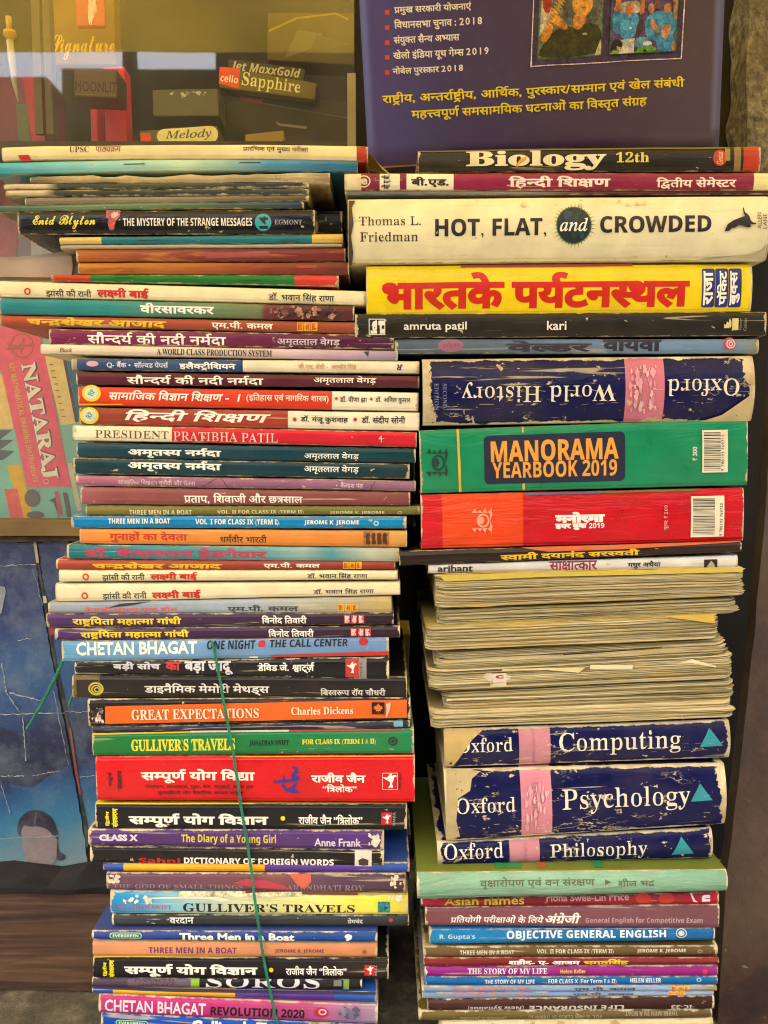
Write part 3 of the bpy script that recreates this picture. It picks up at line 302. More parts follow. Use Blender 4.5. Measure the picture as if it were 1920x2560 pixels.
B(X3, (180, 524, 560, 1440, 522, 558), 'medium blue spine with small white capitals under the magenta one', [(0, '0c5c98'), (1440, '0c6098')],
  [(T, 'B', 'THE STORY OF MY LIFE', 436, 650, 534, 551, 'd8e0e4'), (S, 'B', 'FOR CLASS X (For Term I & II)', 710, 1004, 531, 554, 'd8e0e4'), (A, 'B', 'HELEN KELLER', 1064, 1196, 528, 546, 'd8e0e4'), ('ring', 'small_emblem', 1360, 534, 11, 9, .5, '8cb0c8')], group='R', grad=1, wear=.5, depth=.14)
B(X3, (164, 564, 589, 1436, 560, 583), 'pale blue spine with faded red title, upper of two at the bottom right', [(0, '7c94ac'), (700, '7c98b8'), (1300, '8ca4bc'), (1436, '8c7840')], NETA(292, 634, 566, 582, 822, 1088, 565, 584) + RAJA(1240, 24, 562, 580, 'c03028', 'd8a838'), group='R', grad=1, wear=.4, depth=.14)
B(X3, (165, 590, 616, 1426, 585, 601), 'pale blue spine with faded red title, lower of two at the bottom right', [(0, '7890ac'), (700, '7894b4'), (1426, '8ca0b8')], NETA(290, 630, 589, 604, 816, 1080, 584, 603) + RAJA(1228, 22, 584, 598, 'c03028', 'd8a838'), group='R', grad=1, wear=.4, depth=.14)
B(X3, (188, 622, 668, 1425, 604, 662), 'brown spine with white capitals standing on their heads', [(0, '442420'), (700, '402420'), (1425, '38201c')],
  [(T, 'B', 'LIFE INSURANCE', 628, 1036, 645, 666, 'd0c8b8', {'rot': 180, 'bold': 10}), (S, 'B', '(New Syllabus)', 362, 604, 645, 668, 'c8c0b0', {'rot': 180}), (S, 'B', 'IC-33', 1240, 1330, 642, 660, 'c8c0b0', {'rot': 180})], group='R', grad=1, wear=.6, depth=.14)
B(X3, (150, 670, 712, 1418, 666, 702), 'olive brown spine with small upside down capitals', [(0, '6c5c28'), (700, '64562c'), (1418, '5c4c28')],
  [(T, 'B', 'THREE MEN IN A BOAT', 1042, 1270, 671, 690, '9c9070', {'rot': 180}), (S, 'B', 'VOL. II FOR CLASS IX (TERM II)', 624, 944, 682, 702, '9c9070', {'rot': 180}), (A, 'B', 'JEROME K. JEROME', 328, 528, 690, 708, '9c9070', {'rot': 180})], group='R', grad=1, wear=.7, depth=.14)
B(X3, (240, 714, 780, 1420, 704, 772), 'cream worn book with flaking cover, lowest of the right stack', [(0, 'd0c08c'), (1420, 'ccb880')], [('blotch', 'brown_stain', 300, 1300, 706, 770, ['b8a068', 'dcd0a4'], 30)], group='R', wear=1, depth=.14)
# strings that the rest of the scene uses
EXTRA = [('D', s) for s in ('प्रमुख सरकारी योजनाएं', 'विधानसभा चुनाव : 2018', 'संयुक्त सैन्य अभ्यास', 'खेलो इंडिया यूथ गेम्स 2019', 'नोबेल पुरस्कार 2018', 'राष्ट्रीय, अन्तर्राष्ट्रीय, आर्थिक, पुरस्कार/सम्मान एवं खेल संबंधी', 'महत्त्वपूर्ण समसामयिक घटनाओं का विस्तृत संग्रह')] + \
        [('S', 'NATARAJ'), ('B', '621 MATHEMATICAL DRAWING INSTRUMENTS'), ('N', 'R'), ('C', 'Signature'), ('N', 'MOONLIT'), ('J', 'Jet MaxxGold'), ('B', 'cello'), ('R', 'Sapphire'), ('I', 'Melody'), ('N', 'TM')]

JOINED = [
[[369,322,1,400,322,0,450,327,0,478,332,1,486,260,1,461,255,0,409,251,0,380,251,1,338,251,0,245,266,0,212,277,1,192,264,0,167,253,1,208,201,0,319,91,0,380,42,1,326,-12,1,270,37,0,171,137,0,95,225,0,73,256,1,51,287,0,40,323,0,40,340,1,40,359,0,70,393,0,104,393,1,129,393,0,166,370,0,181,350,1,202,369,0,217,428,0,217,458,1,217,488,0,208,536,0,201,551,1,0,551,1,0,622,1,403,622,1,403,551,1,281,551,1,288,534,0,298,488,0,298,458,1,298,416,0,279,354,0,262,333,1,314,322,0]],
[[127,65,1,80,132,1,326,281,1,284,335,0,223,380,0,181,380,1,153,380,0,96,364,0,55,343,1,27,417,1,61,433,0,135,456,0,179,456,1,219,456,0,283,431,0,345,374,0,382,326,1,382,551,1,0,551,1,0,622,1,566,622,1,566,551,1,463,551,1,463,0,1,382,0,1,382,234,1]],
[[-179,615,1,-206,655,0,-251,692,0,-294,703,0,-320,703,1,-340,703,0,-382,691,0,-402,682,1,-428,751,1,-405,761,0,-355,773,0,-326,773,1,-281,773,0,-211,730,0,-187,692,1,-183,694,1,-203,746,0,-241,803,0,-285,827,0,-316,827,1,-340,827,0,-372,819,0,-386,813,1,-409,882,1,-370,896,0,-318,896,1,-264,896,0,-185,845,0,-122,722,0,-94,615,1],[-113,816,1,-113,840,0,-80,874,0,-58,874,1,-35,874,0,-2,840,0,-2,816,1,-2,792,0,-35,758,0,-58,758,1,-80,758,0,-113,792,0]],
[[0,622,1,515,622,1,515,551,1,0,551,1],[537,349,1,517,356,0,494,356,1,470,356,0,420,332,0,374,269,0,356,208,1,279,232,1,291,278,0,311,313,1,288,331,0,239,353,0,209,353,1,169,353,0,126,307,0,126,271,1,126,233,0,169,164,0,251,89,0,309,40,1,255,-12,1,197,38,0,101,129,0,45,222,0,45,275,1,45,328,0,94,395,0,167,426,0,204,426,1,248,426,0,321,397,0,354,370,1,413,426,0,500,426,1,514,426,0,545,422,0,556,417,1]],
[[-190,615,1,-211,650,0,-240,726,0,-240,762,1,-240,829,0,-151,896,0,-85,896,1,-53,896,0,1,883,0,21,872,1,-1,806,1,-18,815,0,-56,827,0,-78,827,1,-118,827,0,-160,782,0,-160,747,1,-160,714,0,-133,651,0,-108,615,1]],
[[172,-24,1,125,43,1,393,205,1,393,551,1,208,551,1,208,234,1,208,208,0,183,178,0,160,178,1,134,178,0,79,220,0,41,280,0,41,308,1,41,331,0,68,359,0,102,359,1,127,359,1,127,551,1,0,551,1,0,622,1,578,622,1,578,551,1,474,551,1,474,0,1,393,0,1,393,122,1]],
[[618,551,1,452,551,1,452,334,1,474,349,0,528,368,0,567,368,1,631,368,1,631,297,1,580,297,1,534,297,0,482,277,0,452,253,1,452,0,1,371,0,1,371,174,1,347,154,0,276,118,0,226,118,1,179,118,0,96,156,0,46,233,0,46,290,1,46,370,0,156,464,0,244,464,1,267,464,0,324,457,0,339,454,1,333,381,1,317,385,0,268,391,0,249,391,1,191,391,0,127,339,0,127,292,1,127,239,0,188,188,0,228,188,1,272,188,0,341,230,0,371,260,1,371,551,1,0,551,1,0,622,1,618,622,1]],
[[519,551,1,371,551,1,371,349,1,316,349,1,268,349,0,204,333,0,181,318,1,126,280,0,126,215,1,126,167,0,170,104,0,241,74,0,283,74,1,337,74,0,413,99,0,455,121,1,482,47,1,438,27,0,339,0,0,286,0,1,217,0,0,108,52,0,46,150,0,46,220,1,46,285,0,114,374,0,225,420,0,288,420,1,290,420,1,290,551,1,0,551,1,0,622,1,519,622,1],[31,-165,1,279,-12,1,319,-12,1,465,-192,1,406,-230,1,289,-85,1,78,-230,1]],
[[251,146,1,158,146,0,114,205,1,97,228,0,79,298,0,79,352,1,79,551,1,0,551,1,0,622,1,481,622,1,481,551,1,420,551,1,420,321,1,420,279,0,403,221,0,385,198,1,364,173,0,298,146,0],[249,217,1,301,217,0,321,249,1,332,266,0,339,310,0,339,353,1,339,551,1,160,551,1,160,353,1,160,314,0,168,268,0,178,251,1,189,235,0,222,217,0]],
[[268,224,1,268,271,0,183,345,0,87,374,1,111,441,1,471,441,1,471,551,1,0,551,1,0,622,1,656,622,1,656,551,1,552,551,1,552,0,1,471,0,1,471,370,1,326,370,1,292,370,0,246,373,0,233,375,1,293,344,0,347,266,0,347,218,1,347,167,0,290,101,0,245,88,1,273,72,0,347,41,0,381,31,1,348,-39,1,298,-19,0,200,41,0,159,73,1,105,75,0,35,101,0,35,136,1,35,159,0,62,188,0,88,188,1,109,188,0,152,168,0,183,142,1,223,147,0,268,193,0]],
[[207,321,1,428,321,1,428,250,1,207,250,1,207,213,1,207,180,0,178,151,0,159,151,1,140,151,0,98,176,0,62,215,0,39,259,0,39,278,1,39,296,0,66,321,0,100,321,1,126,321,1,126,551,1,0,551,1,0,622,1,364,622,1,364,551,1,207,551,1]],
[[170,551,1,170,0,1,89,0,1,89,551,1,0,551,1,0,622,1,273,622,1,273,551,1],[90,615,1,69,694,0,28,785,0,-22,823,0,-56,823,1,-78,823,0,-112,814,0,-126,809,1,-150,882,1,-111,896,0,-59,896,1,-5,896,0,74,845,0,137,722,0,165,615,1],[146,821,1,146,845,0,179,879,0,201,879,1,224,879,0,257,845,0,257,821,1,257,797,0,224,763,0,201,763,1,179,763,0,146,797,0]],
[[0,622,1,373,622,1,373,551,1,0,551,1],[204,298,1,204,244,1,204,216,0,176,188,0,153,188,1,129,188,0,75,230,0,37,290,0,37,318,1,37,341,0,64,369,0,98,369,1,385,369,1,385,298,1]],
[[42,4,1,213,81,1,169,90,0,93,135,0,46,213,0,46,272,1,46,316,0,77,379,0,102,401,1,135,430,0,231,456,0,290,456,1,295,456,1,295,551,1,0,551,1,0,622,1,534,622,1,534,551,1,376,551,1,376,385,1,327,385,1,269,385,0,198,371,0,173,355,1,151,340,0,126,294,0,126,262,1,126,209,0,205,140,0,287,140,1,293,140,0,305,140,0,312,141,1,306,161,0,306,176,1,306,211,0,348,240,0,373,240,1,416,240,0,461,191,0,461,162,1,461,130,0,432,95,0,410,86,1,422,62,0,455,11,0,480,-24,1,413,-58,1,392,-24,0,354,46,0,342,73,1,82,-66,1]],
[[607,551,1,607,-137,1,526,-137,1,526,-61,1,502,-75,0,436,-95,0,395,-95,1,346,-95,0,269,-56,0,225,14,0,225,61,1,225,133,0,324,214,0,405,214,1,423,214,0,480,209,0,494,204,1,488,135,1,472,139,0,433,146,0,414,146,1,363,146,0,305,101,0,305,57,1,305,14,0,363,-26,0,407,-26,1,444,-26,0,504,2,0,526,21,1,526,248,1,456,253,0,312,290,0,257,314,1,214,286,0,123,229,0,76,202,1,28,270,1,69,290,0,146,333,0,183,354,1,130,392,0,89,464,0,89,503,1,89,556,0,174,632,0,247,632,1,313,632,0,399,559,0,399,500,1,399,457,0,354,388,0,319,361,1,402,329,0,526,321,1,526,551,1,462,551,1,462,622,1,710,622,1,710,551,1],[248,393,1,281,415,0,318,469,0,318,500,1,318,534,0,278,566,0,244,566,1,215,566,0,168,532,0,168,497,1,168,473,0,202,419,0]],
[[227,-125,1,171,-125,0,87,-84,0,40,-13,0,40,33,1,40,92,0,106,171,0,163,187,1,146,224,0,146,272,1,146,316,0,177,379,0,202,401,1,236,430,0,331,456,0,390,456,1,395,456,1,395,551,1,0,551,1,0,622,1,634,622,1,634,551,1,476,551,1,476,385,1,427,385,1,369,385,0,298,371,0,273,355,1,227,324,0,227,262,1,227,209,0,306,140,0,390,140,1,394,140,0,404,140,0,411,141,1,406,161,0,406,176,1,406,211,0,448,240,0,473,240,1,516,240,0,561,191,0,561,162,1,561,130,0,527,93,0,501,83,1,585,-138,1,516,-166,1,459,-6,1,417,-54,0,308,-125,0],[119,34,1,119,-15,0,186,-56,0,229,-56,1,273,-56,0,345,-18,0,404,40,0,428,72,1,418,71,0,400,70,0,394,70,1,346,70,0,247,96,0,210,127,1,171,118,0,119,70,0]],
[[1039,551,1,1039,0,1,958,0,1,958,95,1,929,78,0,862,58,0,821,58,1,748,58,0,631,155,0,610,254,1,668,261,0,733,300,0,733,333,1,733,356,0,720,368,1,708,379,0,670,386,0,632,386,1,493,386,1,475,386,0,440,387,0,425,388,1,479,355,0,539,257,0,539,198,1,539,128,0,473,41,0,363,0,0,297,0,1,184,0,0,46,113,0,46,216,1,46,283,0,114,374,0,225,420,0,287,420,1,290,420,1,290,551,1,0,551,1,0,622,1,1143,622,1,1143,551,1],[826,129,1,867,129,0,933,161,0,958,182,1,958,551,1,371,551,1,371,457,1,641,457,1,694,457,0,755,436,0,774,419,1,795,401,0,813,354,0,813,331,1,813,282,0,765,222,0,709,202,1,733,160,0,791,129,0],[293,72,1,364,72,0,458,133,0,458,200,1,458,248,0,400,325,0,343,349,1,308,349,1,234,349,0,187,321,1,159,304,0,126,249,0,126,210,1,126,140,0,221,72,0]],
[[46,53,1,174,127,1,120,139,0,46,220,0,46,290,1,46,370,0,156,464,0,244,464,1,267,464,0,324,457,0,339,454,1,333,381,1,317,385,0,268,391,0,249,391,1,191,391,0,127,339,0,127,292,1,127,239,0,188,188,0,228,188,1,272,188,0,341,230,0,371,260,1,371,551,1,0,551,1,0,622,1,777,622,1,777,551,1,452,551,1,452,350,1,477,373,0,534,399,0,569,399,1,634,399,0,716,316,0,716,239,1,716,193,0,686,89,0,651,39,1,579,80,1,604,112,0,636,196,0,636,237,1,636,284,0,597,330,0,562,330,1,535,330,0,480,293,0,452,258,1,452,0,1,371,0,1,371,173,1,363,167,0,343,153,0,331,146,1,93,-12,1]],
[[45,53,1,214,153,1,160,162,0,128,194,1,103,221,0,79,294,0,79,358,1,79,551,1,0,551,1,0,622,1,583,622,1,583,551,1,479,551,1,479,0,1,398,0,1,398,193,1,92,-13,1],[398,551,1,160,551,1,160,369,1,160,328,0,166,280,0,179,251,0,190,240,1,213,217,0,262,217,1,301,217,0,373,255,0,398,280,1]],
[[623,551,1,623,0,1,542,0,1,542,325,1,511,310,0,440,293,0,390,293,1,340,293,0,257,313,0,225,326,1,178,297,0,128,244,0,128,208,1,128,188,0,148,147,0,200,120,0,247,120,1,258,120,0,269,121,1,263,139,0,263,157,1,263,189,0,303,216,0,328,216,1,369,216,0,413,164,0,413,136,1,413,108,0,388,76,0,365,66,1,383,43,0,421,2,0,448,-24,1,390,-65,1,363,-34,0,314,27,0,298,53,1,286,51,0,258,50,0,245,50,1,186,50,0,96,91,0,46,162,0,46,205,1,46,260,0,115,333,0,164,361,1,120,390,0,74,461,0,74,507,1,74,560,0,155,632,0,231,632,1,293,632,0,382,574,0,382,515,1,382,467,0,336,401,0,295,373,1,314,368,0,357,364,0,379,364,1,425,364,0,504,385,0,542,411,1,542,551,1,453,551,1,453,622,1,727,622,1,727,551,1],[153,502,1,153,469,0,195,416,0,228,399,1,303,448,0,303,506,1,303,530,0,269,566,0,229,566,1,195,566,0,153,532,0]],
[[700,74,1,659,49,0,561,7,0,488,7,1,380,7,0,183,114,0,85,239,1,57,274,0,40,319,0,40,338,1,40,359,0,70,393,0,104,393,1,129,393,0,166,370,0,181,350,1,202,369,0,217,428,0,217,458,1,217,510,0,201,551,1,0,551,1,0,622,1,663,622,1,663,551,1,282,551,1,289,533,0,298,487,0,298,458,1,298,376,0,228,280,0,166,253,1,236,169,0,391,79,0,490,79,1,541,79,0,629,107,0,676,140,1],[673,215,1,645,193,0,567,164,0,521,164,1,474,164,0,399,203,0,356,273,0,356,319,1,356,392,0,452,473,0,531,473,1,548,473,0,602,468,0,616,463,1,610,394,1,595,398,0,558,404,0,540,404,1,492,404,0,437,360,0,437,316,1,437,273,0,492,232,0,534,232,1,569,232,0,627,261,0,648,280,1]],
[[472,-245,1,447,-255,0,390,-268,0,362,-268,1,287,-268,0,202,-189,0,202,-126,1,202,-69,0,294,11,0,373,11,1,375,11,0,377,11,1,367,28,0,349,59,0,342,73,1,330,71,0,302,68,0,287,68,1,245,68,0,160,89,0,89,136,0,46,215,0,46,272,1,46,316,0,77,379,0,102,401,1,135,430,0,231,456,0,290,456,1,295,456,1,295,551,1,0,551,1,0,622,1,534,622,1,534,551,1,376,551,1,376,385,1,327,385,1,269,385,0,198,371,0,173,355,1,151,340,0,126,294,0,126,262,1,126,209,0,205,140,0,287,140,1,293,140,0,305,140,0,312,141,1,306,161,0,306,176,1,306,211,0,348,240,0,373,240,1,416,240,0,461,191,0,461,162,1,461,130,0,432,95,0,410,86,1,420,66,0,446,24,0,464,-2,1,537,-24,0,640,-127,0,680,-189,1,618,-228,1,564,-145,0,452,-57,0,379,-57,1,328,-57,0,276,-96,0,276,-128,1,276,-166,0,326,-196,0,357,-196,1,384,-196,0,426,-185,0,447,-175,1]],
[[498,159,1,438,159,0,358,237,0,358,300,1,358,303,0,358,304,1,343,312,0,306,324,0,284,326,1,262,303,0,202,268,0,167,254,1,212,202,0,331,91,0,395,42,1,341,-12,1,282,37,0,178,137,0,98,225,0,75,256,1,53,287,0,40,323,0,40,340,1,40,359,0,70,393,0,104,393,1,129,393,0,166,370,0,181,349,1,220,369,0,256,429,0,256,468,1,256,491,0,246,536,0,239,551,1,0,551,1,0,622,1,801,622,1,801,551,1,320,551,1,336,516,0,336,458,1,336,421,0,325,390,1,353,384,0,378,373,1,396,401,0,461,437,0,510,437,1,571,437,0,664,382,0,736,289,0,764,232,1,701,198,1,655,284,0,567,369,0,512,369,1,469,369,0,429,326,0,429,298,1,429,261,0,471,230,0,500,230,1,515,230,0,544,235,0,561,242,1,585,175,1,560,165,0,516,159,0]],
[[380,42,1,326,-12,1,270,37,0,171,137,0,95,225,0,73,256,1,51,287,0,40,323,0,40,340,1,40,359,0,70,393,0,104,393,1,129,393,0,166,370,0,181,350,1,202,369,0,217,428,0,217,458,1,217,488,0,208,536,0,201,551,1,0,551,1,0,622,1,494,622,1,520,632,0,552,632,1,593,632,0,668,597,0,716,525,0,716,469,1,716,395,0,636,303,0,562,274,1,585,238,0,643,203,0,694,203,1,746,203,0,820,243,0,852,275,1,852,551,1,770,551,1,770,622,1,1036,622,1,1036,551,1,933,551,1,933,0,1,852,0,1,852,180,1,823,161,0,743,132,0,688,132,1,619,132,0,513,197,0,484,259,1,436,251,0,380,251,1,338,251,0,245,266,0,212,277,1,192,264,0,167,253,1,208,201,0,319,91,0],[369,322,1,410,322,0,479,328,0,519,337,1,582,358,0,635,422,0,635,467,1,635,517,0,588,568,0,551,568,1,526,568,0,494,544,0,494,521,1,494,470,0,575,461,1,567,391,1,502,400,0,426,461,0,426,519,1,426,536,0,430,551,1,281,551,1,288,534,0,298,488,0,298,458,1,298,416,0,279,354,0,262,333,1,314,322,0]],
[[0,622,1,495,622,1,495,551,1,0,551,1],[511,399,1,511,328,1,395,328,1,346,328,0,293,316,0,274,299,1,251,279,0,251,237,1,251,188,0,325,97,0,395,40,1,341,-12,1,295,28,0,217,108,0,170,194,0,170,242,1,170,270,0,194,315,0,210,329,1,38,327,1,38,399,1]],
[[482,178,1,445,147,0,354,103,0,283,103,1,206,103,0,111,184,0,111,251,1,111,278,0,129,328,0,148,348,1,101,366,0,42,437,0,42,493,1,42,553,0,124,632,0,187,632,1,240,632,0,311,576,0,311,531,1,311,484,0,271,443,1,210,482,1,221,492,0,230,515,0,230,526,1,230,541,0,210,568,0,184,568,1,156,568,0,116,524,0,116,489,1,116,457,0,147,418,0,196,400,0,223,397,1,253,405,0,288,405,1,299,405,0,326,403,0,333,402,1,326,332,1,320,333,0,303,333,0,298,333,1,248,333,0,191,292,0,191,254,1,191,213,0,248,173,0,292,173,1,345,173,0,419,217,0,445,245,1]],
[[316,0,1,250,0,0,144,35,0,82,112,0,82,175,1,82,244,0,143,286,1,117,309,0,84,373,0,84,420,1,84,551,1,0,551,1,0,622,1,599,622,1,599,551,1,495,551,1,495,334,1,430,272,1,376,272,1,316,272,0,240,262,0,212,248,1,162,225,0,162,171,1,162,133,0,204,91,0,273,75,0,313,75,1,365,75,0,452,102,0,491,123,1,518,47,1,477,28,0,369,0,0],[414,356,1,414,551,1,219,551,1],[164,438,1,164,391,0,187,336,0,214,319,1,270,336,0,346,337,1,164,521,1],[67,-165,1,315,-12,1,355,-12,1,501,-192,1,442,-230,1,325,-85,1,114,-230,1]],
[[0,622,1,363,622,1,363,551,1,0,551,1],[45,242,1,45,277,0,72,333,0,93,351,1,122,376,0,204,399,0,272,399,1,380,399,1,380,328,1,291,328,1,230,328,0,169,316,0,150,299,1,126,280,0,126,237,1,126,188,0,200,97,0,271,40,1,217,-12,1,171,28,0,92,108,0,45,194,0]],
[[513,313,1,491,305,0,433,293,0,390,293,1,340,293,0,257,313,0,225,326,1,178,297,0,128,244,0,128,208,1,128,188,0,148,147,0,200,120,0,247,120,1,258,120,0,269,121,1,263,139,0,263,157,1,263,189,0,303,216,0,328,216,1,369,216,0,413,164,0,413,136,1,413,108,0,388,76,0,365,66,1,383,43,0,421,2,0,448,-24,1,390,-65,1,363,-34,0,314,27,0,298,53,1,286,51,0,258,50,0,245,50,1,186,50,0,96,91,0,46,162,0,46,205,1,46,260,0,115,333,0,164,361,1,120,390,0,74,461,0,74,507,1,74,560,0,155,632,0,231,632,1,293,632,0,382,574,0,382,515,1,382,467,0,336,401,0,295,373,1,315,368,0,359,364,0,379,364,1,413,364,0,468,374,0,496,386,1],[153,502,1,153,469,0,195,416,0,228,399,1,303,448,0,303,506,1,303,530,0,269,566,0,229,566,1,195,566,0,153,532,0]],
[[204,426,1,248,426,0,321,397,0,354,370,1,414,426,0,502,426,1,521,426,0,538,423,1,543,429,0,549,433,1,572,450,0,634,465,0,683,465,1,776,465,1,776,551,1,0,551,1,0,622,1,967,622,1,967,551,1,857,551,1,857,394,1,673,394,1,642,394,0,616,388,0,607,381,1,592,369,0,592,347,1,592,323,0,620,290,0,636,277,1,682,294,0,737,294,1,811,294,0,909,219,0,909,154,1,909,87,0,811,0,0,712,0,1,614,0,0,459,88,0,400,158,1,461,207,1,518,139,0,637,74,0,712,74,1,828,74,0,828,152,1,828,187,0,779,222,0,733,222,1,704,222,0,646,208,0,623,197,1,576,225,0,512,301,0,512,352,1,512,354,0,512,355,1,504,356,0,496,356,1,471,356,0,420,332,0,374,269,0,356,208,1,279,232,1,291,278,0,311,313,1,288,331,0,239,353,0,209,353,1,169,353,0,126,307,0,126,271,1,126,233,0,169,164,0,251,89,0,309,40,1,255,-12,1,197,38,0,101,129,0,45,222,0,45,275,1,45,328,0,94,395,0,167,426,0]],
[[332,250,1,332,213,1,332,180,0,303,151,0,283,151,1,264,151,0,222,176,0,186,215,0,164,259,0,164,278,1,164,296,0,191,321,0,224,321,1,253,321,1,253,426,1,253,473,0,243,523,0,232,538,1,212,568,0,169,568,1,142,568,0,114,542,0,114,521,1,114,493,0,161,463,0,218,460,1,210,389,1,135,395,0,46,456,0,46,520,1,46,579,0,122,632,0,174,632,1,211,632,0,269,611,0,291,586,1,309,567,0,332,499,0,332,437,1,332,321,1,533,321,1,533,250,1],[402,622,1,454,622,1,454,551,1,402,551,1]],
[[826,551,1,826,0,1,745,0,1,745,191,1,716,172,0,648,146,0,601,146,1,561,146,0,496,173,0,475,194,1,451,219,0,440,250,1,207,250,1,207,213,1,207,180,0,178,151,0,159,151,1,140,151,0,98,176,0,62,215,0,39,259,0,39,278,1,39,296,0,66,321,0,100,321,1,126,321,1,126,551,1,0,551,1,0,622,1,930,622,1,930,551,1],[207,321,1,427,321,1,426,338,0,426,358,1,426,551,1,207,551,1],[745,551,1,507,551,1,507,369,1,507,328,0,513,280,0,526,251,0,537,240,1,560,217,0,610,217,1,650,217,0,720,255,0,745,280,1]],
[[264,-11,1,179,-11,0,77,69,0,77,136,1,77,190,0,108,230,1,80,252,0,42,312,0,42,352,1,42,380,0,62,420,0,79,433,1,102,451,0,160,465,0,202,465,1,270,465,1,270,551,1,0,551,1,0,622,1,699,622,1,699,551,1,595,551,1,595,-12,1,514,-12,1,514,101,1,491,77,0,422,25,0,327,-11,0],[514,551,1,351,551,1,351,394,1,203,394,1,172,394,0,146,388,0,137,381,1,122,369,0,122,347,1,122,325,0,146,290,0,166,277,1,214,300,0,277,300,1,290,300,0,328,297,0,363,293,0,373,290,1,367,218,1,349,221,0,305,227,0,282,227,1,220,227,0,158,182,0,158,141,1,158,99,0,217,59,0,265,59,1,344,59,0,462,143,0,514,211,1]]]
